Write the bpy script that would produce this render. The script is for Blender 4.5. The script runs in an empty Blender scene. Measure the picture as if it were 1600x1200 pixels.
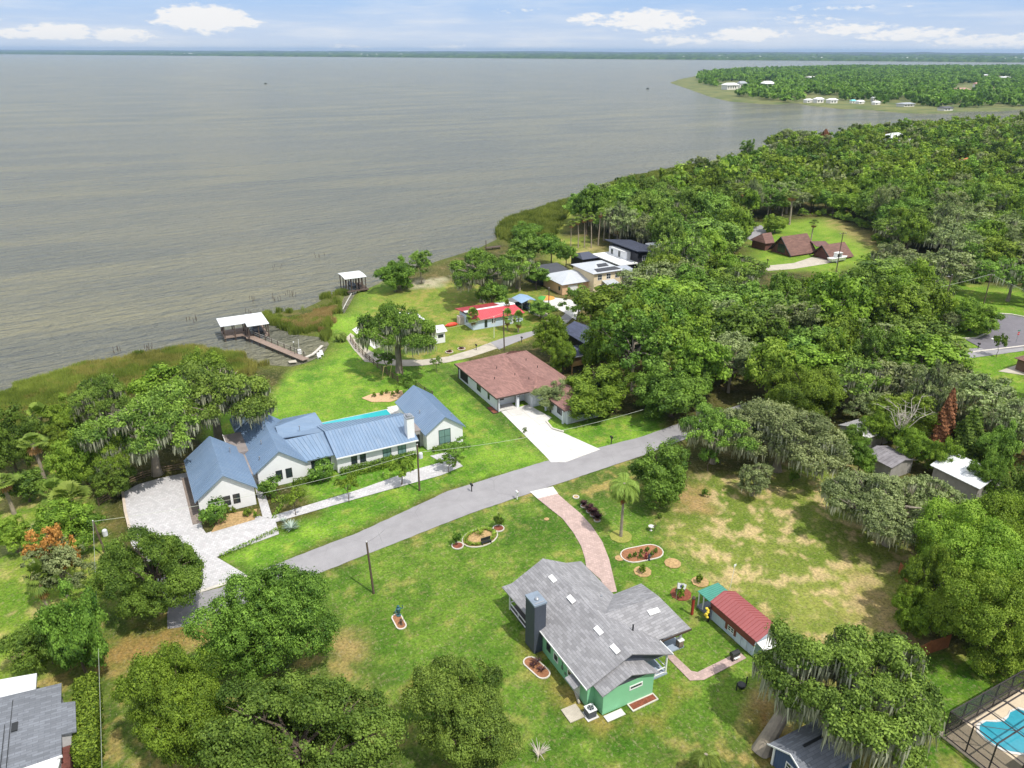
import bpy, math, random
import numpy as np
from mathutils import Matrix, Vector
# ------------------------------------------------------------------ camera, world, sun
S = bpy.context.scene
CAMH = 60.0; FOC = 1195.0; PIT = math.atan(521/1195); ROLL = math.atan(4/1600); YAW = math.radians(27.6)
cp, sp = math.cos(PIT), math.sin(PIT); cr, sr = math.cos(ROLL), math.sin(ROLL); ca, sa = math.cos(YAW), math.sin(YAW)
cam_d = bpy.data.cameras.new('camera'); cam = bpy.data.objects.new('camera', cam_d); S.collection.objects.link(cam)
cam_d.sensor_fit = 'HORIZONTAL'; cam_d.sensor_width = 36; cam_d.lens = FOC/1600*36
cam_d.clip_start = 0.5; cam_d.clip_end = 90000
def tog(x, y, z):      # view-aligned frame -> world (the streets' own grid)
    return (x*ca+y*sa, -x*sa+y*ca, z)
_r = Vector(tog(1,0,0)); _u = Vector(tog(0,sp,cp)); _f = Vector(tog(0,cp,-sp))
_R = _r*cr+_u*sr; _U = _u*cr-_r*sr
cam.matrix_world = Matrix(((_R.x,_U.x,-_f.x,0),(_R.y,_U.y,-_f.y,0),(_R.z,_U.z,-_f.z,CAMH),(0,0,0,1)))
S.camera = cam
S.view_settings.view_transform = 'Standard'; S.view_settings.look = 'None'
S.view_settings.exposure = 0.1; S.view_settings.gamma = 1
SUN_EL = math.radians(60)
_s = Vector(tog(0.70, -0.71, 0)).normalized()
sun_dir = Vector((_s.x*math.cos(SUN_EL), _s.y*math.cos(SUN_EL), math.sin(SUN_EL)))
sd = bpy.data.lights.new('sun', 'SUN'); sd.energy = 4.2; sd.angle = math.radians(0.53); sd.color = (1, 0.955, 0.87)
so = bpy.data.objects.new('sun', sd); S.collection.objects.link(so)
so.rotation_euler = sun_dir.to_track_quat('Z', 'Y').to_euler(); so.location = (0, 0, 300)

def NT(nt): return nt.nodes, nt.links
def node(nt, t, **k):
    n = nt.nodes.new(t)
    for a, b in k.items():
        if a.startswith('i_'):
            key = a[2:]; key = int(key) if key.isdigit() else key.replace('_', ' ')
            v = b
            if isinstance(v, bpy.types.NodeSocket): nt.links.new(v, n.inputs[key])
            else: n.inputs[key].default_value = v
        else: setattr(n, a, b)
    return n
def mth(nt, op, a, b=None, c=None, clamp=False):
    n = nt.nodes.new('ShaderNodeMath'); n.operation = op; n.use_clamp = clamp
    for i, v in enumerate((a, b, c)):
        if v is None: continue
        if isinstance(v, bpy.types.NodeSocket): nt.links.new(v, n.inputs[i])
        else: n.inputs[i].default_value = v
    return n.outputs[0]
def mixc(nt, f, a, b, bt='MIX'):
    n = nt.nodes.new('ShaderNodeMix'); n.data_type = 'RGBA'; n.blend_type = bt
    for key, v in ((0, f), (6, a), (7, b)):
        if isinstance(v, bpy.types.NodeSocket): nt.links.new(v, n.inputs[key])
        else: n.inputs[key].default_value = v if key == 0 else (v[0], v[1], v[2], 1)
    return n.outputs[2]
def ramp(nt, v, lo, hi, a=0.0, b=1.0):
    n = nt.nodes.new('ShaderNodeMapRange'); n.clamp = True
    n.inputs[1].default_value = lo; n.inputs[2].default_value = hi; n.inputs[3].default_value = a; n.inputs[4].default_value = b
    nt.links.new(v, n.inputs[0]); return n.outputs[0]

W = bpy.data.worlds.new('World'); S.world = W; W.use_nodes = True; nt = W.node_tree; nt.nodes.clear()
out = node(nt, 'ShaderNodeOutputWorld'); bg = node(nt, 'ShaderNodeBackground'); nt.links.new(bg.outputs[0], out.inputs[0])
sky = node(nt, 'ShaderNodeTexSky'); sky.sky_type = 'NISHITA'; sky.sun_disc = False
sky.sun_elevation = SUN_EL; sky.sun_rotation = math.atan2(sun_dir.x, sun_dir.y)
sky.altitude = 60; sky.air_density = 1.0; sky.dust_density = 0.6; sky.ozone_density = 2.0
tc = node(nt, 'ShaderNodeTexCoord')
sep = node(nt, 'ShaderNodeSeparateXYZ'); nt.links.new(tc.outputs['Generated'], sep.inputs[0])
az = mth(nt, 'ARCTAN2', sep.outputs[0], sep.outputs[1])        # 0 = +y, grows to +x (radians)
el = mth(nt, 'ARCSINE', sep.outputs[2])
comb = node(nt, 'ShaderNodeCombineXYZ'); nt.links.new(az, comb.inputs[0]); nt.links.new(el, comb.inputs[1])
def sky_noise(sx, sy, det, off=0.0, rough=0.6):
    mp = node(nt, 'ShaderNodeMapping'); mp.inputs['Scale'].default_value = (sx, sy, 1); mp.inputs['Location'].default_value = (off, off*.7, off)
    nt.links.new(comb.outputs[0], mp.inputs[0])
    n = node(nt, 'ShaderNodeTexNoise'); n.inputs['Scale'].default_value = 1; n.inputs['Detail'].default_value = det; n.inputs['Roughness'].default_value = rough
    nt.links.new(mp.outputs[0], n.inputs['Vector']); return n.outputs['Fac']
edge = sky_noise(70, 190, 6, 3.1, .62); wisp = sky_noise(7, 60, 5, 9.0, .55); wisp2 = sky_noise(16, 170, 5, 2.0, .6)
# cumulus seen low over the lake: centre azimuth / elevation and half sizes, in radians
CL = []
def cloud(px, py, wx, wy, s=1.0): CL.append((math.atan((px-800)/1303)+YAW, (81-py)/1303*math.cos(math.atan((px-800)/1303)), wx/1303, wy/1303, s))
for c in [(325,36,62,17,1.25),(290,40,40,10,.9),(385,42,30,8,.9),(95,56,52,11,1),(20,58,40,8,.8),(190,60,48,10,.95),(330,55,22,6,.6),(545,77,45,5,.6),(700,77,40,5,.6),
          (1010,38,75,16,.95),(915,36,30,9,.8),(1165,58,60,11,.9),(1060,66,60,9,.7),(1320,50,70,10,.75),(1410,56,80,10,.8),(1540,66,90,10,.8),(1240,36,60,8,.5),(-120,50,90,14,1),(1750,48,90,16,1),
          (-420,20,150,30,1),(2100,20,170,35,1),(820,25,60,4,.4),(1290,20,150,5,.4)]: cloud(*c)
acc = None
for (a0, e0, wa, we, st) in CL:
    dx = mth(nt, 'MULTIPLY', mth(nt, 'SUBTRACT', az, a0), 1/wa); dy = mth(nt, 'MULTIPLY', mth(nt, 'SUBTRACT', el, e0), 1/we)
    d2 = mth(nt, 'ADD', mth(nt, 'MULTIPLY', dx, dx), mth(nt, 'MULTIPLY', dy, dy))
    g = mth(nt, 'MULTIPLY', mth(nt, 'SUBTRACT', 1.0, mth(nt, 'MULTIPLY', d2, .55), clamp=True), st)
    acc = g if acc is None else mth(nt, 'MAXIMUM', acc, g)
dens = mth(nt, 'ADD', acc, mth(nt, 'MULTIPLY', mth(nt, 'SUBTRACT', edge, .5), 1.7))
cum = mth(nt, 'MULTIPLY', ramp(nt, dens, .34, .72), .95)
low = ramp(nt, el, 0.0, .09, 1, .25)
veil = mth(nt, 'MULTIPLY', mth(nt, 'ADD', ramp(nt, wisp, .46, .72, 0, .55), ramp(nt, wisp2, .52, .8, 0, .3)), low)
high = sky_noise(3, 5, 6, 20); hi_fill = mth(nt, 'MULTIPLY', ramp(nt, high, .40, .58, 0, .95), ramp(nt, el, .12, .3))  # bright overhead cloud cover, added outside the view to raise and whiten the fill
m = mth(nt, 'MAXIMUM', mth(nt, 'MAXIMUM', cum, veil), hi_fill)
skyc = mixc(nt, .8, sky.outputs[0], (3.9, 5.8, 9.2))
skyc = mixc(nt, ramp(nt, el, 0.0, .05, .85, 0), skyc, (6.7, 7.3, 8.2))
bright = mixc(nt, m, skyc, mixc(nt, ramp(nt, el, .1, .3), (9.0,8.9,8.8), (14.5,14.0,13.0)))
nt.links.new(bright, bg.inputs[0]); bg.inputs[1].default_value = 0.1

# ------------------------------------------------------------------ measuring: photo pixel at height z -> world metres
def P(px, py, z=0.0):
    u = (px-800)/FOC; v = (py-600)/FOC
    u, v = u*cr+v*sr, -u*sr+v*cr
    dx, dy, dz = u, cp-v*sp, -sp-v*cp
    t = (z-CAMH)/dz
    return tog(dx*t, dy*t, z)
def PX(a, b, z):       # world metres -> photo pixel, depth (arrays allowed)
    x = a*ca-b*sa; y = a*sa+b*ca; Z = z-CAMH
    d = y*cp-Z*sp; vy = -(y*sp+Z*cp); u = x/d; v = vy/d
    u, v = u*cr-v*sr, u*sr+v*cr
    return 800+FOC*u, 600+FOC*v, d
def pts(l, z=0.0): return [P(a, b, z) for a, b in l]
def pip(x, y, poly):
    x = np.asarray(x, float); y = np.asarray(y, float); ins = np.zeros(x.shape, bool); n = len(poly)
    for i in range(n):
        x0, y0 = poly[i][:2]; x1, y1 = poly[(i+1) % n][:2]
        if y0 == y1: continue
        c = ((y0 > y) != (y1 > y)) & (x < (x1-x0)*(y-y0)/(y1-y0)+x0)
        ins ^= c
    return ins
def dist_poly(x, y, poly, closed=True):
    d = np.full(np.shape(x), 1e9); n = len(poly)
    for i in range(n if closed else n-1):
        x0, y0 = poly[i][:2]; x1, y1 = poly[(i+1) % n][:2]
        dx, dy = x1-x0, y1-y0; L = dx*dx+dy*dy+1e-9
        t = np.clip(((x-x0)*dx+(y-y0)*dy)/L, 0, 1)
        d = np.minimum(d, np.hypot(x-x0-t*dx, y-y0-t*dy))
    return d
def vnoise(x, y, sc, seed=0):
    r = np.random.RandomState(seed); T = r.rand(256, 256)
    x = np.asarray(x)/sc+1000; y = np.asarray(y)/sc+1000
    xi = np.floor(x).astype(int); yi = np.floor(y).astype(int); fx = x-xi; fy = y-yi
    fx = fx*fx*(3-2*fx); fy = fy*fy*(3-2*fy)
    a = T[xi % 256, yi % 256]; b = T[(xi+1) % 256, yi % 256]; c = T[xi % 256, (yi+1) % 256]; d = T[(xi+1) % 256, (yi+1) % 256]
    return (a*(1-fx)+b*fx)*(1-fy)+(c*(1-fx)+d*fx)*fy
def fbm(x, y, sc, seed=0, o=4):
    s = 0; w = 0; a = 1.0
    for i in range(o): s = s+a*vnoise(x, y, sc/2**i, seed+i); w += a; a *= .55
    return s/w

def lin(r, g, b):
    f = lambda c: (c/255/12.92) if c/255 <= .04045 else ((c/255+.055)/1.055)**2.4
    return (f(r), f(g), f(b))

# ------------------------------------------------------------------ materials
MATS = {}
def newmat(name):
    m = bpy.data.materials.new(name); m.use_nodes = True; nt = m.node_tree; nt.nodes.clear()
    o = node(nt, 'ShaderNodeOutputMaterial'); b = node(nt, 'ShaderNodeBsdfPrincipled'); nt.links.new(b.outputs[0], o.inputs[0])
    MATS[name] = m; return m, nt, b, o
def noise(nt, vec, scale, det=4, rough=.6, sc=None):
    if sc is not None:
        mp = node(nt, 'ShaderNodeMapping'); mp.inputs['Scale'].default_value = sc; nt.links.new(vec, mp.inputs[0]); vec = mp.outputs[0]
    n = node(nt, 'ShaderNodeTexNoise'); n.inputs['Scale'].default_value = scale; n.inputs['Detail'].default_value = det; n.inputs['Roughness'].default_value = rough
    nt.links.new(vec, n.inputs['Vector']); return n.outputs['Fac']
def bump(nt, b, h, strength=.4, dist=.05):
    n = node(nt, 'ShaderNodeBump'); n.inputs['Strength'].default_value = strength; n.inputs['Distance'].default_value = dist
    nt.links.new(h, n.inputs['Height']); nt.links.new(n.outputs[0], b.inputs['Normal'])
def surf(name, rgb, rough=.6, var=.12, vs=1.2, kind=None, rgb2=None, metal=0.0, k=1.0, spec=None):
    """painted / built surface: base colour with wear; kind adds its own pattern in metres"""
    if name in MATS: return MATS[name]
    m, nt, b, o = newmat(name); c = lin(*rgb); c2 = lin(*rgb2) if rgb2 else tuple(x*.6 for x in c)
    uv = node(nt, 'ShaderNodeUVMap').outputs[0]; tc = node(nt, 'ShaderNodeTexCoord').outputs['Object']
    col = mixc(nt, ramp(nt, noise(nt, tc, vs, 6), .35, .7, 0, 1), tuple(x*(1+var) for x in c), tuple(x*(1-var*1.3) for x in c))
    if kind in ('shingle', 'paver', 'brick'):
        br = node(nt, 'ShaderNodeTexBrick'); nt.links.new(uv, br.inputs['Vector'])
        w, h, mo = {'shingle': (.9, .30, .018), 'paver': (.34, .34, .02), 'brick': (.24, .09, .012)}[kind]
        br.inputs['Scale'].default_value = 1; br.inputs['Brick Width'].default_value = w*k; br.inputs['Row Height'].default_value = h*k; br.inputs['Mortar Size'].default_value = mo*k
        br.inputs['Color1'].default_value = (1, 1, 1, 1); br.inputs['Color2'].default_value = (*[.62]*3, 1); br.inputs['Mortar'].default_value = (*[.45]*3, 1)
        col = mixc(nt, .85 if kind != 'paver' else .55, col, br.outputs['Color'], 'MULTIPLY')
        col = mixc(nt, ramp(nt, noise(nt, uv, 1.0, 5, .65, (2.2, .7, 1)), .5, .72, 0, .5), col, c2)
        bump(nt, b, br.outputs['Fac'], -.3, .02)
    elif kind == 'speckle':
        col = mixc(nt, ramp(nt, noise(nt, tc, 9, 6, .8), .48, .66, 0, .7), col, c2)
        col = mixc(nt, ramp(nt, noise(nt, tc, .35, 4), .5, .7, 0, .4), col, c2)
        bump(nt, b, noise(nt, tc, 20, 4), .3, .01)
        if k > 1:      # poured slabs: joints every k metres
            br = node(nt, 'ShaderNodeTexBrick'); nt.links.new(uv, br.inputs['Vector']); br.offset = 0; br.inputs['Scale'].default_value = 1; br.inputs['Brick Width'].default_value = k; br.inputs['Row Height'].default_value = k; br.inputs['Mortar Size'].default_value = .035
            br.inputs['Color1'].default_value = (1,1,1,1); br.inputs['Color2'].default_value = (.93,.93,.92,1); br.inputs['Mortar'].default_value = (.6,.58,.55,1); col = mixc(nt, 1.0, col, br.outputs['Color'], 'MULTIPLY')
        if k < 1:      # cracked and patched asphalt
            vo = node(nt, 'ShaderNodeTexVoronoi'); vo.feature = 'DISTANCE_TO_EDGE'; vo.inputs['Scale'].default_value = .22; wp = mixc(nt, .12, tc, node(nt, 'ShaderNodeTexNoise', i_Scale=.7).outputs['Color']); nt.links.new(wp, vo.inputs['Vector'])
            col = mixc(nt, mth(nt, 'MULTIPLY', ramp(nt, vo.outputs['Distance'], .0, .012, .45, 0), ramp(nt, noise(nt, tc, .12, 2), .45, .6)), col, tuple(x*.4 for x in c)); col = mixc(nt, ramp(nt, noise(nt, tc, .10, 3, .5, (.3, 1, 1)), .55, .6, 0, .22), col, tuple(x*1.3 for x in c))
    elif kind == 'siding':
        wv = node(nt, 'ShaderNodeTexWave'); wv.bands_direction = 'Y'; wv.wave_profile = 'SAW'; wv.inputs['Scale'].default_value = .8/k; nt.links.new(uv, wv.inputs['Vector'])
        bump(nt, b, wv.outputs['Fac'], .5, .03)
    elif kind == 'boards':
        wv = node(nt, 'ShaderNodeTexWave'); wv.bands_direction = 'X'; wv.inputs['Scale'].default_value = 1.1/k; wv.inputs['Distortion'].default_value = .3; nt.links.new(uv, wv.inputs['Vector'])
        col = mixc(nt, ramp(nt, wv.outputs['Fac'], .0, .2, .6, 0), col, c2); bump(nt, b, wv.outputs['Fac'], .3, .02)
    elif kind == 'streak':
        col = mixc(nt, ramp(nt, noise(nt, uv, 1, 5, .6, (1.5, .25, 1)), .45, .75, 0, .6), col, c2)
    nt.links.new(col, b.inputs['Base Color']); b.inputs['Roughness'].default_value = rough; b.inputs['Metallic'].default_value = metal
    if spec is not None: b.inputs['Specular IOR Level'].default_value = spec
    return m
def leafmat(name, dark, light, trans=.25, rough=.55, hv=True):
    if name in MATS: return MATS[name]
    m, nt, b, o = newmat(name)
    at = node(nt, 'ShaderNodeAttribute'); at.attribute_name = 'tint'
    oi = node(nt, 'ShaderNodeObjectInfo')
    col = mixc(nt, at.outputs['Fac'], lin(*dark), lin(*light))
    hs = node(nt, 'ShaderNodeHueSaturation'); nt.links.new(col, hs.inputs['Color'])
    nt.links.new(ramp(nt, oi.outputs['Random'], 0, 1, .484 if hv else .496, .505), hs.inputs['Hue']); nt.links.new(ramp(nt, oi.outputs['Random'], 0, 1, .82, 1.22), hs.inputs['Value'])
    nt.links.new(hs.outputs[0], b.inputs['Base Color']); b.inputs['Roughness'].default_value = rough; b.inputs['Specular IOR Level'].default_value = .18
    tr = node(nt, 'ShaderNodeBsdfTranslucent'); nt.links.new(mixc(nt, 1.0, hs.outputs[0], (.95, 1.1, .45), 'MULTIPLY'), tr.inputs[0])
    mx = node(nt, 'ShaderNodeMixShader'); mx.inputs[0].default_value = trans
    nt.links.new(b.outputs[0], mx.inputs[1]); nt.links.new(tr.outputs[0], mx.inputs[2]); nt.links.new(mx.outputs[0], o.inputs[0])
    return m

# ------------------------------------------------------------------ builders
COL = S.collection
class MB:
    def __init__(s): s.v = []; s.f = []
    def add(s, v, f):
        n = len(s.v); s.v += [tuple(p) for p in v]; s.f += [tuple(i+n for i in q) for q in f]; return s
    def box(s, x0, x1, y0, y1, z0, z1):
        v = [(x0,y0,z0),(x1,y0,z0),(x1,y1,z0),(x0,y1,z0),(x0,y0,z1),(x1,y0,z1),(x1,y1,z1),(x0,y1,z1)]
        return s.add(v, [(0,3,2,1),(4,5,6,7),(0,1,5,4),(1,2,6,5),(2,3,7,6),(3,0,4,7)])
    def slab(s, p, t=.1):      # top polygon given, thickness downwards; orientation fixed so that the top looks up
        p = [Vector(q) for q in p]; n = Vector((0,0,0))
        for i in range(len(p)): n += p[i].cross(p[(i+1) % len(p)])
        if n.z < 0: p = p[::-1]
        k = len(p); v = p+[q-Vector((0,0,t)) for q in p]
        f = [tuple(range(k)), tuple(range(2*k-1, k-1, -1))]+[(i, i+k, (i+1) % k+k, (i+1) % k) for i in range(k)]
        return s.add(v, f)
    def tube(s, path, r, n=8, cap=True):
        path = [Vector(p) for p in path]; k = len(path); r = r if isinstance(r, (list, tuple)) else [r]*k
        v = []; f = []
        for i, p in enumerate(path):
            d = (path[min(i+1, k-1)]-path[max(i-1, 0)]); d = d.normalized() if d.length > 1e-9 else Vector((0,0,1))
            a = d.cross(Vector((0,0,1)) if abs(d.z) < .9 else Vector((1,0,0))).normalized(); b = d.cross(a)
            for j in range(n):
                t = 2*math.pi*j/n; v.append(p+a*(r[i]*math.cos(t))+b*(r[i]*math.sin(t)))
        for i in range(k-1):
            for j in range(n):
                f.append((i*n+j, i*n+(j+1) % n, (i+1)*n+(j+1) % n, (i+1)*n+j))
        if cap: f += [tuple(range(n-1, -1, -1)), tuple(range((k-1)*n, k*n))]
        return s.add(v, f)
    def lathe(s, c, prof, n=14):   # profile [(r,z)]
        v = []; f = []
        for r, z in prof:
            for j in range(n): t = 2*math.pi*j/n; v.append((c[0]+r*math.cos(t), c[1]+r*math.sin(t), c[2]+z))
        for i in range(len(prof)-1):
            for j in range(n): f.append((i*n+j, i*n+(j+1) % n, (i+1)*n+(j+1) % n, (i+1)*n+j))
        f += [tuple(range(n-1, -1, -1)), tuple(range((len(prof)-1)*n, len(prof)*n))]
        return s.add(v, f)
    def gable(s, x0, x1, y0, y1, z0, z1, axis='y'):   # triangular prism under a roof
        if axis == 'y':
            m = (x0+x1)/2; v = [(x0,y0,z0),(x1,y0,z0),(m,y0,z1),(x0,y1,z0),(x1,y1,z0),(m,y1,z1)]
        else:
            m = (y0+y1)/2; v = [(x0,y1,z0),(x0,y0,z0),(x0,m,z1),(x1,y1,z0),(x1,y0,z0),(x1,m,z1)]
        return s.add(v, [(0,1,2),(3,5,4),(0,2,5,3),(1,4,5,2),(0,3,4,1)])
    def ribs(s, e0, e1, r0, r1, step=.5, w=.05, h=.06):  # standing seams between an eave edge and the matching upper edge
        e0, e1, r0, r1 = map(Vector, (e0, e1, r0, r1)); n = max(1, int((e1-e0).length/step)); al = (e1-e0).normalized()*(w/2)
        nr = (e1-e0).cross(r0-e0).normalized(); nr = nr if nr.z > 0 else -nr
        for i in range(n+1):
            t = i/n; a = e0.lerp(e1, t); b = r0.lerp(r1, t); o = nr*h
            s.add([a-al, a+al, b+al, b-al, a-al+o, a+al+o, b+al+o, b-al+o], [(4,5,6,7),(0,1,5,4),(1,2,6,5),(2,3,7,6),(3,0,4,7)])
        return s
    def build(s, name, mat, parent=None, kind=None):
        me = bpy.data.meshes.new(name); o = bpy.data.objects.new(name, me); COL.objects.link(o)
        off = Vector((0,0,0)); q = parent
        while q is not None: off += q.location; q = q.parent
        me.from_pydata([(x-off.x, y-off.y, z-off.z) for x, y, z in s.v], [], s.f)
        uvl = me.uv_layers.new(name='UVMap'); Z = Vector((0,0,1)); d = []
        for pl in me.polygons:
            n = pl.normal
            t = Z.cross(n)
            t = t.normalized() if t.length > .05 else Vector((1,0,0))
            b = n.cross(t)
            for li in pl.loop_indices:
                c = me.vertices[me.loops[li].vertex_index].co+off; d += [c.dot(t), c.dot(b)]
        uvl.data.foreach_set('uv', d)
        me.materials.append(mat)
        if parent is not None: o.parent = parent
        if kind: o['kind'] = kind
        return o
def thing(name, label, cat, loc=(0,0,0), group=None, rot=0):
    o = bpy.data.objects.new(name, None); COL.objects.link(o); o.location = loc; o.rotation_euler = (0,0,rot); o.empty_display_size = .3
    o['label'] = label; o['category'] = cat
    if group: o['group'] = group
    return o
def tag(o, label, cat, group=None):
    o['label'] = label; o['category'] = cat
    if group: o['group'] = group
    return o
def dup(root, loc, rot=0, scale=1.0, label=None, group=None, mats=None):
    r = root.copy(); COL.objects.link(r); r.location = loc; r.rotation_euler = (0,0,rot)
    r.scale = scale if isinstance(scale, (tuple, list)) else (scale,)*3
    if label: r['label'] = label
    if group: r['group'] = group
    elif 'group' in r: del r['group']
    for ch in list(root.children):
        c = ch.copy(); COL.objects.link(c); c.parent = r
        if mats and ch.name.split('.')[0] in mats:
            c.material_slots[0].link = 'OBJECT'; c.material_slots[0].material = mats[ch.name.split('.')[0]]
        for g in ch.children: d = g.copy(); COL.objects.link(d); d.parent = c
    return r
def npmesh(name, V, F, tint, mat, smooth=False):
    me = bpy.data.meshes.new(name); V = np.asarray(V, np.float32); F = np.asarray(F, np.int32); k = F.shape[1]
    me.vertices.add(len(V)); me.vertices.foreach_set('co', V.ravel())
    me.loops.add(F.size); me.loops.foreach_set('vertex_index', F.ravel())
    me.polygons.add(len(F)); me.polygons.foreach_set('loop_start', np.arange(0, F.size, k, dtype=np.int32))
    if tint is not None:
        a = me.attributes.new('tint', 'FLOAT', 'POINT'); a.data.foreach_set('value', np.asarray(tint, np.float32))
    me.materials.append(mat); me.update(calc_edges=True)
    if smooth: me.polygons.foreach_set('use_smooth', np.ones(len(F), bool))
    return me
def npobj(name, me, parent=None):
    o = bpy.data.objects.new(name, me); COL.objects.link(o)
    if parent is not None: o.parent = parent
    return o
# ------------------------------------------------------------------ ground, lake, far land
SH = [(-700,800),(-300,700),(0,611),(50,592),(100,576),(150,564),(200,554),(240,548),(300,541),(345,545),(385,556),(420,565),(455,567),(472,563),(488,556),(502,545),(508,535),
      (500,526),(460,522),(432,510),(412,500),(402,493),(430,484),(470,479),(495,468),(508,458),(530,452),(545,455),(533,486),(552,453),(575,446),(595,436),(620,425),(650,416),(680,405),(710,396),(745,385),
      (772,372),(776,350),(800,338),(850,322),(895,308),(950,287),(985,276),(1080,258),(1160,252),(1250,235),(1350,215),(1500,204),(1620,200),(1900,205)]
SHW = [p[:2] for p in pts(SH)]
LAND = SHW+[(1500, 300), (1500, -200), (-400, -200)]
def axis(segs):
    o = []
    for a, b, s in segs: o += list(np.arange(a, b, s))
    return np.array(o+[segs[-1][1]], float)
xs = axis([(-420,-80,8),(-80,-45,2),(-45,100,.5),(100,210,1.25),(210,420,4),(420,1500,20)]); ys = axis([(-60,10,5),(10,185,.5),(185,260,1.5),(260,460,5),(460,1100,16)])
X, Y = np.meshgrid(xs, ys, indexing='ij')
ins = pip(X, Y, LAND); dsh = dist_poly(X, Y, SHW, False); sd_ = np.where(ins, dsh, -dsh)
Zg = np.clip(sd_*.35-.75, -2.5, 0.0); Zg = np.where(sd_ > 2.2, 0, Zg)
bumpy = (fbm(X, Y, 14, 5)-.5)*.10
Zg = Zg+np.where(sd_ > 3, bumpy-.06, 0)
def zone(px, soft=1.0, z=0.0):
    poly = [p[:2] for p in pts(px, z)]; i = pip(X, Y, poly); d = dist_poly(X, Y, poly); s = np.where(i, d, -d)
    wob = (fbm(X, Y, 3.0, 77)-.5)*2*min(soft, 2.5)
    return np.clip((s+wob)/max(soft, .05)*.5+.5, 0, 1)
def L3(r, g, b): return np.array(lin(r, g, b))
G0 = np.zeros(X.shape+(3,)); n1 = fbm(X, Y, 6, 1); n2 = fbm(X, Y, 22, 2); n3 = fbm(X, Y, 1.6, 3); n4 = fbm(X, Y, 3.5, 9); n5 = fbm(X, Y, 1.1, 14, 3)
def blend(w, c): global G0; G0 = G0*(1-w[..., None])+w[..., None]*c
def smooth(v, a, b): t = np.clip((v-a)/(b-a), 0, 1); return t*t*(3-2*t)
base = L3(84,82,44); G0[:] = base; blend(smooth(n1, .45, .65), L3(62,66,34)); blend(smooth(n4, .6, .75)*.6, L3(120,104,72))
def turf(w, dark, light, dry, dryamt=.5, thr=.58):
    c = L3(*dark)*(1-smooth(n1*.5+n3*.5, .35, .68)[..., None])+L3(*light)*smooth(n1*.5+n3*.5, .35, .68)[..., None]
    c = c*(1-.35*(smooth(n2, .45, .7)[..., None]))+L3(*light)*.35*smooth(n2, .45, .7)[..., None]
    d = smooth(n4*.3+n3*.3+n5*.4, thr, thr+.09)*dryamt; c = c*(1-d[..., None])+L3(*dry)*d[..., None]
    blend(w, c)
# lots
turf(zone([(170,860),(480,905),(700,800),(960,700),(1100,800),(1330,960),(1480,1020),(1600,1030),(1600,1300),(-100,1300),(-100,780),(120,700)], 2), (78,98,40), (112,128,58), (164,142,92), .8, .5)
turf(zone([(470,905),(735,808),(860,770),(1010,790),(1060,870),(1110,900),(1240,1020),(1200,1130),(1100,1160),(850,1260),(640,1140),(560,1010)], 2), (70,104,32), (106,134,50), (156,146,88), .55, .55)
turf(zone([(-50,780),(60,770),(170,850),(120,990),(40,1060),(-50,1080)], 2), (96,128,40), (134,150,62), (176,160,112), .7, .52)
turf(zone([(345,872),(500,800),(470,760),(330,700),(300,640),(400,640),(470,560),(530,470),(560,440),(610,430),(640,560),(720,560),(900,660),(1040,640),(1040,680),(700,762),(465,868),(400,895)], 1.2), (84,126,38), (128,160,56), (160,152,82), .45, .57)
turf(zone([(660,565),(715,568),(790,640),(930,735),(862,722),(840,720)], 1), (72,104,38), (106,134,52), (150,140,80), .35, .58)
turf(zone([(640,452),(700,440),(860,450),(850,520),(790,540),(650,570),(560,520),(580,460)], 3), (96,122,42), (132,144,62), (158,140,84), .6, .5)
turf(zone([(1030,800),(1090,745),(1330,715),(1430,880),(1440,1010),(1390,1040),(1255,985),(1100,895),(1060,850)], 1.5), (100,118,46), (138,142,72), (190,166,128), .9, .505)
turf(zone([(1185,350),(1290,340),(1360,385),(1375,410),(1290,425),(1180,420),(1165,365)], 4), (96,130,38), (126,150,54), (170,150,90), .3, .6)
turf(zone([(1470,470),(1480,440),(1620,455),(1620,700),(1540,600),(1470,560)], 3), (92,130,34), (122,150,48), (168,150,95), .4, .55)
turf(zone([(860,370),(915,372),(925,400),(880,440),(845,440)], 4), (104,124,44), (136,144,62), (180,160,110), .5, .55)
turf(zone([(1400,1040),(1600,1000),(1600,1250),(1400,1250)], 1.5), (66,104,28), (104,134,44), (160,145,90), .5, .55)
turf(zone([(780,345),(890,310),(905,330),(870,370),(800,380)], 4), (104,124,40), (140,150,62), (150,140,80), .3, .6)
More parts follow.
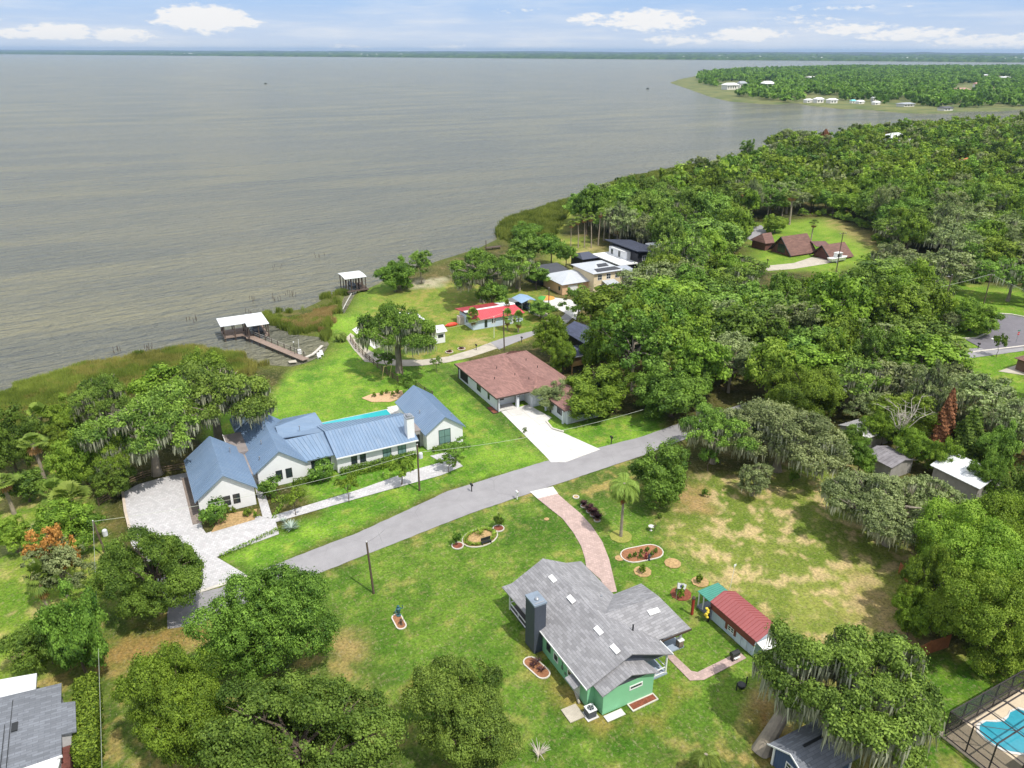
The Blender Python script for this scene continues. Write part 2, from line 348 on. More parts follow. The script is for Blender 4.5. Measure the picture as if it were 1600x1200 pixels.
# bare patches
for px, s, c in [([(1340,900),(1400,930),(1430,960),(1400,1000),(1350,980)],3,(150,128,90)), ([(150,1000),(250,975),(330,985),(280,1010),(140,1060)],1.5,(152,122,76)), ([(510,990),(560,985),(575,1030),(530,1050)],1.2,(158,136,92)),
    ([(625,1075),(660,1050),(662,1080),(635,1092)],1,(170,132,84)), ([(0,830),(60,815),(50,850),(0,880)],1.5,(168,160,130)), ([(1165,1080),(1210,1065),(1215,1110),(1170,1105)],1.2,(164,132,96)), ([(860,1010),(900,1060),(960,1120),(1040,1110),(1060,1080),(1040,1140),(930,1150),(860,1090),(820,1010)],1.2,(150,132,74)),
    ([(1180,1110),(1205,1105),(1240,1190),(1180,1210)],1,(130,92,60)), ([(1290,340),(1330,355),(1400,395),(1385,400),(1320,365),(1285,348)],3,(160,140,96)), ([(640,438),(700,432),(690,447),(650,450)],2,(190,178,160)), ([(880,395),(930,380),(935,395),(890,420)],3,(172,156,112)),
    ([(560,450),(575,446),(596,436),(600,444)],1,(190,180,150)), ([(726,530),(762,526),(765,535),(730,540)],1,(178,156,112)), ([(1300,600),(1380,600),(1370,650),(1300,640)],3,(112,98,66)), ([(1520,690),(1600,680),(1600,740),(1530,740)],3,(128,112,62)),
    ([(1440,900),(1470,920),(1430,1000),(1410,995)],2,(130,108,78)), ([(1050,765),(1100,755),(1110,800),(1060,800)],1,(160,132,92))]:
    blend(zone(px, s)*smooth(n3*.6+n4*.4, .3, .5)*.85, L3(*c))
# mowing passes across the two smooth lawns
mow = zone([(430,850),(720,770),(990,690),(880,650),(700,560),(640,560),(600,600),(730,700)], 1)
st = (np.sin(X*2*math.pi/1.7+(fbm(X, Y, 9, 31)-.5)*3)*.5+.5)
G0 *= (1-.20*(mow*smooth(n2, .3, .6)*st)[..., None])
mow2 = zone([(500,905),(735,812),(860,775),(900,850),(820,900),(700,1020),(600,980)], 1)
st2 = (np.sin((Y+.35*X)*2*math.pi/1.5+(fbm(X, Y, 9, 32)-.5)*3)*.5+.5)
G0 *= (1-.14*(mow2*st2)[..., None])
# wet edge under the reeds
blend(np.clip(1-(sd_-1)/6, 0, 1)*(sd_ < 8)*.8, L3(88,98,42)); blend(np.clip(-sd_, 0, 1), L3(60,56,36))
V = np.stack([X, Y, Zg], -1).reshape(-1, 3); ny = len(ys)
idx = np.arange(len(xs)*ny).reshape(len(xs), ny)
F = np.stack([idx[:-1,:-1], idx[1:,:-1], idx[1:,1:], idx[:-1,1:]], -1).reshape(-1, 4)
gm, nt, b, o = newmat('turf'); at = node(nt, 'ShaderNodeAttribute'); at.attribute_name = 'Col'; tcg = node(nt, 'ShaderNodeTexCoord').outputs['Object']
c = at.outputs['Color']
c = mixc(nt, ramp(nt, noise(nt, tcg, 3.2, 5, .75), .34, .66), tuple([.56]*3), (1.42,1.38,1.25)); c = mixc(nt, 1.0, at.outputs['Color'], c, 'MULTIPLY')
c = mixc(nt, ramp(nt, noise(nt, tcg, .35, 5, .6, (1, .7, 1)), .35, .7, 0, .55), c, mixc(nt, 1.0, c, (.62, .82, .55), 'MULTIPLY'))
c = mixc(nt, ramp(nt, noise(nt, tcg, 1.3, 6, .82), .53, .64, 0, .5), c, (.27,.22,.11))
c = mixc(nt, ramp(nt, noise(nt, tcg, 2.6, 4, .8, (1, .6, 1)), .58, .64, 0, .4), c, (.36,.33,.2))
c = mixc(nt, ramp(nt, noise(nt, tcg, 1.9, 5, .8, (.7, 1, 1)), .52, .64, 0, .5), c, mixc(nt, 1.0, c, (.5, .66, .45), 'MULTIPLY'))
nt.links.new(c, b.inputs['Base Color']); b.inputs['Roughness'].default_value = .9; b.inputs['Specular IOR Level'].default_value = .1
bump(nt, b, noise(nt, tcg, 5, 5, .8), .8, .12)
me = npmesh('ground', V, F, None, gm, True)
ca_ = me.color_attributes.new('Col', 'FLOAT_COLOR', 'POINT'); ca_.data.foreach_set('color', np.concatenate([G0.reshape(-1, 3), np.ones((len(V), 1))], 1).astype(np.float32).ravel())
g_ = npobj('ground', me); g_['kind'] = 'structure'

# lake
lm, nt, b, o = newmat('lake_water'); tcg = node(nt, 'ShaderNodeTexCoord').outputs['Object']
lc = mixc(nt, ramp(nt, noise(nt, tcg, .009, 5, .6, (.8, 3.4, 1)), .42, .58), (.255,.258,.205), (.365,.345,.225))
lc = mixc(nt, ramp(nt, noise(nt, tcg, .0016, 4, .6, (1, 1.6, 1)), .4, .65), lc, (.30,.295,.23))
sv = node(nt, 'ShaderNodeSeparateXYZ'); nt.links.new(tcg, sv.inputs[0])
lc = mixc(nt, ramp(nt, noise(nt, tcg, .55, 3, .7, (.25, 1, 1)), .60, .72, 0, .42), lc, (.42,.42,.36))
foam = mth(nt, 'MULTIPLY', ramp(nt, noise(nt, tcg, .9, 2, .5, (.16, 1, 1)), .70, .76), ramp(nt, noise(nt, tcg, .03, 3), .52, .62))
lc = mixc(nt, mth(nt, 'MULTIPLY', foam, .5), lc, (.6,.6,.55))
nt.links.new(lc, b.inputs['Base Color']); b.inputs['Roughness'].default_value = .16; b.inputs['IOR'].default_value = 1.33; b.inputs['Specular IOR Level'].default_value = .12
rot = node(nt, 'ShaderNodeMapping'); rot.inputs['Rotation'].default_value = (0,0,math.radians(-7)); nt.links.new(tcg, rot.inputs[0])
h1 = noise(nt, rot.outputs[0], .34, 4, .62, (.34, 1, 1)); h2 = noise(nt, rot.outputs[0], .95, 4, .68, (.5, 1, 1)); h3 = noise(nt, rot.outputs[0], .07, 2, .5, (.25, 1, 1))
h4 = noise(nt, rot.outputs[0], 2.6, 3, .6, (.5, 1, 1)); h = mth(nt, 'MULTIPLY', ramp(nt, h1, .35, .68), 1.6)
for h_, k_ in ((h2, .95), (h3, 1.0), (h4, .3)): h = mth(nt, 'ADD', h, mth(nt, 'MULTIPLY', h_, k_))
bump(nt, b, h, 1.0, 3.6)
K = 26000
MB().add([(-K,-K,-.45),(K,-K,-.45),(K,K,-.45),(-K,K,-.45)], [(0,1,2,3)]).build('lake', lm, None, 'structure')

# far land: flat wooded country beyond the water
fm, nt, b, o = newmat('far_country'); tcg = node(nt, 'ShaderNodeTexCoord').outputs['Object']
fc = mixc(nt, ramp(nt, noise(nt, tcg, .004, 6, .7), .4, .6), (.010,.020,.014), (.026,.042,.026)); fc = mixc(nt, ramp(nt, noise(nt, tcg, .0025, 5, .7, (1, 3, 1)), .62, .68, 0, .8), fc, (.2,.21,.14))
nt.links.new(fc, b.inputs['Base Color']); b.inputs['Roughness'].default_value = .95
rs = np.random.RandomState(4)
def vw(x, y, z=0): return tog(x, y, z)
def cyl_ring(az_px, dist): t = (az_px-800)/1303; return vw(dist*t, dist, 0)
apx = np.linspace(-900, 2500, 240); shore_px = 86+apx/1600*12+np.interp(apx, [-900,0,900,1600,2500], [0,0,0,0,0])
dshore = 1303*60/np.maximum(shore_px-(79+apx/1600*4-.0), 4.0)
rows = []
for k, (fr, hh) in enumerate([(1.0,-1.5),(1.004,1.0),(1.25,7),(1.6,16),(2.2,36),(2.6,44)]):
    hh2 = hh+(fbm(apx*20, apx*0+k*31, 900, 12+k)-.5)*hh*.7 if k > 1 else apx*0+hh
    d = np.minimum(dshore*fr, 25500)
    rows.append(np.stack([*[np.array(v) for v in np.array([vw(dd*(a-800)/1303*.999, dd) for a, dd in zip(apx, d)]).T[:2]], hh2], -1))
V = np.stack(rows, 1).reshape(-1, 3); n = len(apx); R_ = len(rows); idx = np.arange(n*R_).reshape(n, R_)
F = np.stack([idx[:-1,:-1], idx[1:,:-1], idx[1:,1:], idx[:-1,1:]], -1).reshape(-1, 4)
o_ = npobj('far_shore', npmesh('far_shore', V, F, None, fm, False)); o_['kind'] = 'structure'
# peninsula
PEN = [(1047,129),(1062,134),(1085,142),(1110,151),(1140,158),(1180,161),(1215,163),(1245,160),(1262,164),(1290,167),(1320,170),(1345,170),(1360,171),(1400,175),(1440,177),(1475,177),(1505,174),(1560,173),(1600,170),(1750,170),(2100,170),(2100,112),(1750,109),(1600,106),(1450,107),(1330,106),(1250,109),(1150,112),(1085,119),(1060,124)]
PW = [p[:2] for p in pts(PEN)]
xs2 = axis([(300,2000,9)]); ys2 = axis([(250,2600,12)])
a_ = np.array(PW); xs2 = np.arange(a_[:,0].min()-20, min(a_[:,0].max()+20, 3600), 14); ys2 = np.arange(a_[:,1].min()-20, a_[:,1].max()+20, 14)
X2, Y2 = np.meshgrid(xs2, ys2, indexing='ij'); i2 = pip(X2, Y2, PW); s2 = np.where(i2, 1, -1)*dist_poly(X2, Y2, PW)
Z2 = np.clip(s2*.2-.4, -1.5, .6)
pm, nt, b, o = newmat('peninsula_ground'); tcg = node(nt, 'ShaderNodeTexCoord').outputs['Object']
nt.links.new(mixc(nt, ramp(nt, noise(nt, tcg, .03, 6, .7), .4, .6), (.07,.10,.02), (.16,.16,.045)), b.inputs['Base Color']); b.inputs['Roughness'].default_value = .95
idx = np.arange(X2.size).reshape(X2.shape); F = np.stack([idx[:-1,:-1], idx[1:,:-1], idx[1:,1:], idx[:-1,1:]], -1).reshape(-1, 4)
o_ = npobj('peninsula', npmesh('peninsula', np.stack([X2, Y2, Z2], -1).reshape(-1, 3), F, None, pm, True)); o_['kind'] = 'structure'

# ------------------------------------------------------------------ roads, drives, walks (each a sheet above the one below)
ASPH = surf('asphalt', (142,140,142), .85, .08, .6, 'speckle', (126,122,126), k=.5); ASPH2 = surf('dark_asphalt', (112,108,114), .85, .08, .6, 'speckle', (94,92,98))
CONC = surf('concrete', (208,206,202), .8, .05, .5, 'speckle', (180,177,172), k=2.6); OLDC = surf('old_concrete', (178,170,156), .85, .12, .6, 'speckle', (140,132,118))
PAVW = surf('pale_pavers', (192,190,191), .8, .05, .8, 'paver', (176,168,170), k=1.3); PAVP = surf('pink_pavers', (184,160,152), .8, .08, .8, 'paver', (160,136,128))
CURB = surf('kerb_concrete', (196,190,180), .8, .1, 1); MULCH = surf('mulch', (150,104,72), .95, .25, 4, 'speckle', (104,66,44)); REDM = surf('red_mulch', (130,72,52), .95, .25, 4, 'speckle', (90,48,36)); TANM = surf('tan_mulch', (172,142,100), .95, .3, 3, 'speckle', (126,110,62))
def rough(p, step=.8, j=.06):
    rr = random.Random(len(p)); o = []
    for a, b_ in zip(p, p[1:]+p[:1]):
        a, b_ = Vector(a), Vector(b_); n = max(1, int((b_-a).length/step)); s = Vector((-(b_-a).y, (b_-a).x, 0)).normalized()
        o += [tuple(a.lerp(b_, i/n)+s*rr.uniform(-j, j)*(1 if i else 0)) for i in range(n)]
    return o
def sheet(name, px, m, z, kind='structure', t=.05):
    p = pts(px, z) if len(px[0]) == 2 and abs(px[0][0]) > 0 else px
    o = MB().slab(p if name not in ('road','side_road') else rough(p), t).build(name, m); o['kind'] = kind; return o
def sheetg(name, gp, m, z, t=.05):
    o = MB().slab([(a, b, z) for a, b in gp], t).build(name, m); o['kind'] = 'structure'; return o
sheet('road', [(262,944),(300,930),(345,918),(400,894),(465,868),(560,832),(700,767),(850,721),(1000,683),(1060,662),(1130,640),(1230,612),(1330,590),(1420,560),(1500,545),(1600,540),(1600,548),(1510,560),(1430,575),(1340,608),(1240,632),(1140,662),(1075,684),(1000,713),(960,726),(835,768),(735,802),(600,855),(480,903),(400,935),(345,958),(310,976),(262,982)], ASPH, .012)
sheet('cul_de_sac', [(1508,530),(1530,528),(1548,520),(1552,507),(1546,498),(1552,490),(1580,492),(1620,500),(1800,530),(1800,570),(1620,540),(1580,545),(1540,547)], ASPH2, .03)
sheet('side_road', [(570,565),(600,569),(628,572),(660,571),(700,566),(735,558),(790,540),(836,522),(870,505),(855,500),(833,517),(790,527),(766,535),(740,545),(700,557),(660,562),(620,562),(585,552),(572,544),(560,530),(548,520),(540,528),(552,545)], OLDC, .014)
sheet('side_road', [(766,535),(790,527),(833,517),(870,502),(905,470),(915,478),(880,510),(836,523),(790,541),(780,546)], ASPH, .026)
sheet('driveway', [b_ for b_ in [(783,643),(826,632),(839,640),(862,652),(854,659),(863,671),(880,676),(938,702),(884,722),(861,722),(851,711)]], CONC, .024)
sheet('driveway', [(192,770),(215,757),(250,747),(293,738),(308,793),(317,826),(322,833),(405,806),(430,812),(436,834),(338,870),(387,899),(262,940),(240,900),(205,850)], PAVW, .02)
sheet('garden_path', [(398,760),(410,757),(425,806),(411,810)], PAVW, .034); sheet('garden_path', [(418,808),(560,765),(650,733),(690,722),(672,712),(700,706),(723,728),(690,742),(560,778),(432,815)], PAVW, .028)
sheet('driveway', [(828,768),(864,760),(872,771),(840,779)], CONC, .03)
sheet('driveway', [(840,779),(871,771),(888,786),(907,802),(925,822),(941,846),(952,874),(960,908),(964,924),(950,926),(938,905),(916,885),(914,872),(908,853),(896,832),(879,810),(860,795)], PAVP, .022)
sheet('garden_path', [(1038,1022),(1048,1018),(1080,1048),(1090,1050),(1155,1018),(1166,1028),(1100,1062),(1078,1063)], PAVP, .02)
sheet('driveway', [(1165,352),(1190,352),(1198,362),(1180,378),(1165,372)], ASPH, .02); sheet('driveway', [(1190,416),(1240,411),(1268,402),(1322,404),(1290,412),(1240,420),(1200,423)], OLDC, .02)
sheet('driveway', [(1383,395),(1440,405),(1500,424),(1490,434),(1420,420),(1380,405)], ASPH, .02)
sheet('driveway', [(845,462),(905,470),(900,500),(885,490),(850,472)], CONC, .03); sheet('driveway', [(823,482),(845,485),(860,492),(850,497),(828,489)], OLDC, .03)
sheet('paved_yard', [(550,515),(562,508),(580,520),(600,540),(585,545),(568,532)], CONC, .02)
sheet('driveway', [(1560,580),(1600,566),(1640,568),(1600,586)], OLDC, .02)
def kerb(px, w=.25, h=.12, m=None, name='kerb', closed=False):
    p = [Vector(q) for q in pts(px)] if len(px[0]) == 2 else [Vector(q) for q in px]; mb = MB(); n = len(p)
    for i in range(n if closed else n-1):
        a, b_ = p[i], p[(i+1) % n]; d = (b_-a); 
        if d.length < 1e-6: continue
        s = Vector((-d.y, d.x, 0)).normalized()*w/2; e = d.normalized()*w*.3; z = Vector((0,0,h+.0007*(i % 7)))
        mb.slab([a-s-e+z, b_-s+e+z, b_+s+e+z, a+s-e+z], h+.02)
    o = mb.build(name, m or CURB); return o
o = kerb([(1500,529),(1525,528),(1543,520),(1547,508),(1541,498)], .4); o['kind'] = 'structure'
o = kerb([(1548,489),(1580,491),(1620,499)], .4); o['kind'] = 'structure'
o = kerb([(1520,550),(1545,547),(1580,543),(1620,538)], .4); o['kind'] = 'structure'
o = kerb([(265,940),(387,900)], .45, .05); o['kind'] = 'structure'
o = kerb([(854,659),(863,670),(880,675)], .3, .2); o['kind'] = 'structure'
sheet('road_marking', [(1548,529),(1551,528),(1562,532),(1559,533)], surf('white_paint', (225,225,220), .7), .04, t=.004)
# ------------------------------------------------------------------ houses
WHITE = surf('white_wall', (226,226,228), .7, .03, .4); WSID = surf('white_siding', (214,218,224), .7, .04, .4, 'siding', k=1.6); TRIM = surf('white_trim', (222,222,222), .6, .02)
BLUER = surf('blue_metal_roof', (118,140,166), .42, .06, .3, 'streak', (142,158,178), metal=.15); MEMB = surf('grey_membrane', (140,132,130), .85, .1, .8, 'speckle', (120,110,106))
BRSH = surf('brown_shingle', (150,112,104), .9, .08, .5, 'shingle', (134,98,92)); GRSH = surf('grey_shingle', (150,149,152), .9, .08, .7, 'shingle', (112,111,116)); GRSH2 = surf('slate_grey_shingle', (122,126,134), .9, .08, .6, 'shingle', (102,106,114))
GREEN = surf('mint_green_wall', (126,186,144), .75, .05, .4); SLATE = surf('slate_siding', (66,72,84), .7, .06, 1, 'siding'); NAVY = surf('navy_siding', (66,84,116), .7, .06, 1, 'boards')
BLK = surf('black_frame', (36,38,40), .5, .1); DKGR = surf('dark_green_frame', (40,66,62), .5, .1); GLASS = surf('window_glass', (46,56,62), .12, .1, 2, spec=.8); GLASSG = surf('green_window_glass', (110,140,138), .12, .1, 2, spec=.8)
WOOD = surf('weathered_wood', (140,122,110), .85, .15, 2, 'boards', (96,80,70)); DKWOOD = surf('dark_wood', (84,70,60), .85, .15, 2, 'boards', (54,44,38)); TANWOOD = surf('tan_wood', (176,140,90), .85, .15, 2, 'boards', (126,96,60))
STEEL = surf('galvanised_metal', (160,164,170), .4, .08, 1, metal=.5); WMET = surf('white_metal_roof', (214,216,218), .5, .04, .3, 'streak', (196,198,202)); PORC = surf('painted_porch_floor', (150,162,178), .6, .05, .6)
BROWNT = surf('brown_trim', (72,58,52), .6, .1); STONE = surf('stone_pier', (140,122,110), .9, .2, 3, 'brick', (110,94,84), k=2.2)
def window(th, face, at_, a0, a1, z0, z1, fm=None, gm=None, bars=(1, 1), fw=.09, lab=None):
    fm = fm or BLK; gm = gm or GLASS; mb = MB(); g = MB(); d = .05
    def bx(m_, p0, p1, q0, q1, off):
        if face == 'S': m_.box(p0, p1, at_-off, at_+.02, q0, q1)
        elif face == 'N': m_.box(p0, p1, at_-.02, at_+off, q0, q1)
        elif face == 'W': m_.box(at_-off, at_+.02, p0, p1, q0, q1)
        else: m_.box(at_-.02, at_+off, p0, p1, q0, q1)
    bx(mb, a0, a1, z0, z0+fw, d); bx(mb, a0, a1, z1-fw, z1, d); bx(mb, a0, a0+fw, z0+fw, z1-fw, d); bx(mb, a1-fw, a1, z0+fw, z1-fw, d)
    for i in range(1, bars[0]+1): c = a0+(a1-a0)*i/(bars[0]+1); bx(mb, c-.03, c+.03, z0+fw, z1-fw, d-.008)
    for i in range(1, bars[1]+1): c = z0+(z1-z0)*i/(bars[1]+1); bx(mb, a0+fw, a1-fw, c-.03, c+.03, d-.014)
    bx(g, a0+fw-.01, a1-fw+.01, z0+fw-.01, z1-fw+.01, .022)
    w = mb.build('window', fm, th); g.build('pane', gm, w); return w
def door(th, face, at_, a0, a1, z1, m, z0=0.02, name='door', panels=0):
    mb = MB(); h = MB()
    def bx(m_, p0, p1, q0, q1, off):
        if face == 'S': m_.box(p0, p1, at_-off, at_+.02, q0, q1)
        elif face == 'W': m_.box(at_-off, at_+.02, p0, p1, q0, q1)
        else: m_.box(at_-.02, at_+off, p0, p1, q0, q1)
    bx(mb, a0, a1, z0, z1, .05)
    for i in range(panels): zz = z0+(z1-z0)*(i+.12)/panels; bx(mb, a0+.1, a1-.1, zz, zz+(z1-z0)/panels*.76, .075)
    bx(h, a1-.18, a1-.1, z0+1.0, z0+1.12, .1)
    o = mb.build(name, m, th); h.build('handle', STEEL, o); return o
def roofmesh(polys, t=.12, seams=None, step=.5):
    mb = MB()
    for p in polys: mb.slab(p, t)
    for s in (seams or []): mb.ribs(*s, step=step)
    return mb

# --- 1. white farmhouse with blue metal roofs
T = thing('farmhouse', 'long white farmhouse with blue standing seam metal roofs and three front gables', 'house', (24, 104, 0))
mb = MB(); mb.box(3.5, 11.0, 100.4, 112.6, 0, 3.0).gable(3.5, 11.0, 100.4, 112.6, 3.0, 5.85)
mb.box(12.2, 19.2, 104.2, 119.5, 0, 3.0).gable(12.2, 19.2, 104.2, 119.5, 3.0, 5.62); mb.box(12.0, 17, 119.5, 123.9, 0, 3.0).gable(12.0, 17, 119.5, 123.9, 3, 5.1)
mb.box(19.2, 23.9, 104.9, 114.9, 0, 3.0); mb.box(19.3, 24.5, 114.9, 120, 0, 2.99)
mb.box(23.9, 36.8, 103.7, 110.6, 0, 3.0); mb.slab([(36.75,103.8,2.9),(36.75,109.2,4.6),(36.75,111,4.0),(36.55,111,4.0),(36.55,109.2,4.6),(36.55,103.8,2.9)][:3]+[(36.55,109.2,4.6)], .1)
mb.add([(36.8,103.7,3),(36.8,109.2,4.65),(36.8,111.0,4.0),(36.5,103.7,3),(36.5,109.2,4.65),(36.5,111.0,4.0)], [(0,2,1),(3,4,5),(0,1,4,3),(1,2,5,4)])
mb.box(38.9, 45.3, 104.3, 117.8, 0, 3.0).gable(38.9, 45.3, 104.3, 117.8, 3.0, 5.3)
mb.box(11.0, 12.2, 106, 117.6, 0, 2.7)
mb.build('wall', WHITE, T)
def gab(x0, x1, y0, y1, ze, zr, xr=None):
    xr = xr if xr is not None else (x0+x1)/2
    return [[(x0,y0,ze),(xr,y0,zr),(xr,y1,zr),(x0,y1,ze)], [(x1,y0,ze),(xr,y0,zr),(xr,y1,zr),(x1,y1,ze)]]
def gseam(p): return [(p[0][0], p[0][3], p[0][1], p[0][2]), (p[1][0], p[1][3], p[1][1], p[1][2])]
g1 = gab(3.0, 11.4, 99.9, 113.1, 2.85, 6.02, 7.15)
roofmesh(g1, .12, gseam(g1)).build('roof', BLUER, T)
g2 = gab(11.6, 19.5, 103.8, 119.4, 2.9, 5.82); g2b = gab(11.4, 17.4, 119.0, 124.3, 2.95, 5.45, 14.3)
r = roofmesh(g2+g2b, .12, gseam(g2)+gseam(g2b))
r.slab([(19.3,120.6,3.0),(24.9,120.5,3.0),(17.0,113.6,5.2)], .12).slab([(24.9,120.5,3.0),(24.9,115.0,3.0),(23.9,110.0,4.35),(16.9,110.4,4.6),(17.0,113.6,5.2)], .12)
r.ribs((19.6,120.55,3.02),(24.7,120.45,3.02),(17.2,114.2,5.1),(17.3,113.9,5.15), .5)
r.build('roof', BLUER, T)
g3 = [[(18.4,104.35,2.95),(23.8,104.35,2.95),(23.8,110,4.36),(16.8,110,4.36)], [(23.8,110,4.34),(23.8,115.1,3.1),(24.9,115.1,3.0),(23.8,110,4.34)][:3]]
roofmesh(g3, .11, [((18.9,104.35,2.95),(23.8,104.35,2.95),(17.3,110,4.36),(23.8,110,4.36))]).build('roof', BLUER, T)
g4 = [[(23.7,103.1,2.95),(37.0,103.1,2.95),(37.0,109.2,4.75),(23.7,109.2,4.75)], [(23.7,109.2,4.75),(37.0,109.2,4.75),(37.0,111.2,4.19),(23.7,115.8,2.9)]]
roofmesh(g4, .14, [(g4[0][0],g4[0][1],g4[0][3],g4[0][2]), (g4[1][3],g4[1][2],g4[1][0],g4[1][1])]).build('roof', BLUER, T)
g5 = gab(38.5, 45.7, 103.9, 118.3, 2.9, 5.48)
roofmesh(g5, .12, gseam(g5)).build('roof', BLUER, T)
mb = MB(); mb.slab([(9.5,111,3.35),(12.8,111,3.35),(12.8,118.1,3.35),(9.5,118.1,3.35)], .4).build('flat_roof', MEMB, T); MB().slab([(11.15,104.2,2.9),(12.15,104.2,2.9),(12.15,110.98,2.9),(11.15,110.98,2.9)], .3).build('flat_roof', MEMB, T); mb = MB(); mb.slab([(36.9,106,3.0),(38.9,106,3.0),(38.9,113,3.0),(36.9,113,3.0)], .25); mb.build('flat_roof', MEMB, T)
MB().box(11.05, 11.15, 104.1, 111, 2.2, 3.0).box(9.4, 9.5, 110.9, 118.2, 2.95, 3.45).build('fascia', TRIM, T)
mb = MB().box(35.5, 36.7, 103.75, 105.1, 0, 6.6); ch = mb.build('chimney', WHITE, T)
MB().box(35.42, 36.78, 103.67, 105.18, 6.6, 6.75).build('cap', STEEL, ch); MB().box(35.7, 36.5, 103.9, 104.9, 6.75, 7.05).lathe((36.1,104.4,7.05), [(.28,0),(.28,.12),(.1,.2)]).build('flue', STEEL, ch)
for a in (6.7, 8.0): window(T, 'S', 100.4, a, a+.95, .95, 2.45, bars=(0,1))
for a in (14.75, 16.2): window(T, 'S', 104.2, a, a+.95, .95, 2.5, bars=(0,1))
for a in (20.2, 22.4): window(T, 'S', 104.9, a, a+.9, .9, 2.4, bars=(0,1))
for a in (26.1, 27.5): window(T, 'S', 103.7, a, a+.95, .95, 2.5, bars=(0,1))
for a in (31.2, 33.7): window(T, 'S', 103.7, a, a+1.4, .6, 2.7, DKGR, GLASSG, (1,1))
window(T, 'S', 104.3, 41.0, 43.1, .5, 3.1, DKGR, GLASSG, (1,1)); window(T, 'W', 3.5, 102, 105, .2, 2.4, bars=(2,0)); window(T, 'W', 3.5, 107, 110, .2, 2.4, bars=(2,0))
door(T, 'S', 106.02, 37.2, 38.3, 2.3, BLK); MB().box(36.8, 38.9, 106.02, 106.3, 0, 2.75).build('entry_wall', surf('grey_entry', (150,148,148), .8), T)
for x, y, z in [(9.4,109.5,4.7),(15.0,113.2,5.62),(14.0,109.5,4.8),(13.0,106,4.0),(40.0,110,4.05),(44.3,106.5,4.0),(20.5,112.5,4.5)]:
    MB().lathe((x,y,z-.35), [(.07,0),(.07,.75),(.12,.78),(.12,.88)], 8).build('roof_vent', STEEL, T)
for x in (3.05, 11.35): MB().box(x-.06, x+.06, 99.95, 113.1, 2.68, 2.84).build('gutter', TRIM, T)
MB().box(23.7, 37.0, 102.97, 103.09, 2.75, 2.93).build('gutter', TRIM, T)
# pool behind it
wm, nt, b, o = newmat('pool_water'); nt.links.new(mixc(nt, .5, (.03,.36,.40), (.05,.42,.45)), b.inputs['Base Color']); b.inputs['Roughness'].default_value = .06
bump(nt, b, noise(nt, node(nt, 'ShaderNodeTexCoord').outputs['Object'], 1.5, 3), .12, .1)
def pool(name, label, poly, rim=.35, wmat=None):
    T = thing(name, label, 'pool', (sum(p[0] for p in poly)/len(poly), sum(p[1] for p in poly)/len(poly), 0))
    c = Vector((sum(p[0] for p in poly)/len(poly), sum(p[1] for p in poly)/len(poly), 0)); mb = MB(); n = len(poly)
    for i in range(n):
        a, b_ = Vector((*poly[i], 0)), Vector((*poly[(i+1) % n], 0)); oa = a+(a-c).normalized()*rim; ob = b_+(b_-c).normalized()*rim
        mb.add([(a.x,a.y,.1),(b_.x,b_.y,.1),(ob.x,ob.y,.1),(oa.x,oa.y,.1),(a.x,a.y,.0),(b_.x,b_.y,.0),(ob.x,ob.y,.0),(oa.x,oa.y,.0)], [(0,1,2,3),(0,4,5,1),(2,6,7,3)])
    mb.build('coping', CONC, T); MB().add([(p[0],p[1],.045) for p in poly], [tuple(range(n))]).build('water', wmat or wm, T); return T
pool('swimming_pool', 'long narrow turquoise swimming pool behind the blue metal roof of the farmhouse', [(24.5,118.9),(38.0,118.9),(38.0,122.0),(24.5,122.0)])
sheetg('pool_terrace', [(38.4,113),(40.2,118.4),(40.3,122.9),(38.4,122.9)], CONC, .06); sheetg('pool_terrace', [(23.5,115.8),(38.4,115.8),(38.4,118.5),(23.5,118.5)], CONC, .05)

# --- 2. white house with the large brown roof
T = thing('bungalow', 'white bungalow with broad reddish brown shingle roof and porch facing white concrete drive', 'house', (62, 112, 0))
mb = MB(); mb.box(55.7, 70.8, 114.2, 129.6, 0, 2.9).box(55.7, 56.0, 111.9, 114.2, 0, 2.9).box(62.2, 70.8, 110.9, 114.2, 0, 2.895).box(64.1, 70.8, 101.9, 110.9, 0, 2.89)
mb.box(59.5, 60.0, 111.9, 112.4, 0, 2.9).box(63.5, 63.8, 108.3, 108.6, 0, 2.85).box(63.5, 63.8, 102.3, 102.6, 0, 2.85); mb.build('wall', WSID, T)
mb = MB()
R1 = [(55.1,111.4,3.0),(61.6,111.4,3.0),(62.0,110.3,3.0),(63.0,110.3,3.0),(64.6,113.0,4.9),(63.8,117.5,5.15),(63.6,125.0,5.15)]
mb.slab([(55.1,111.4,3.0),(61.7,111.4,3.0),(64.4,113.4,4.9),(63.8,125.0,5.15),(55.1,130.0,3.0)], .14)
mb.slab([(55.1,130.0,3.0),(71.3,130.0,3.0),(65.6,126.2,5.15),(63.8,125.0,5.15)], .14)
mb.slab([(61.7,111.4,3.0),(61.9,110.25,3.0),(63.2,110.25,3.0),(66.6,108.0,4.75),(64.4,113.4,4.9)], .14)
mb.slab([(63.2,110.25,3.0),(63.3,101.4,3.0),(67.2,104.6,4.7),(66.6,108.0,4.75)], .14).slab([(63.3,101.4,3.0),(71.3,101.4,3.0),(67.2,104.6,4.7)], .14)
mb.slab([(71.3,101.4,3.0),(71.3,130.0,3.0),(65.6,126.2,5.15),(63.8,125.0,5.15),(64.4,113.4,4.9),(66.6,108.0,4.75),(67.2,104.6,4.7)], .14)
mb.build('roof', BRSH, T)
mb = MB().box(55.02, 55.1, 111.3, 130.05, 2.78, 3.02).box(55.02, 61.7, 111.3, 111.39, 2.78, 3.02).box(63.2, 63.29, 101.3, 110.3, 2.78, 3.02).box(61.8, 63.3, 110.14, 110.24, 2.78, 3.02); mb.build('gutter', BROWNT, T)
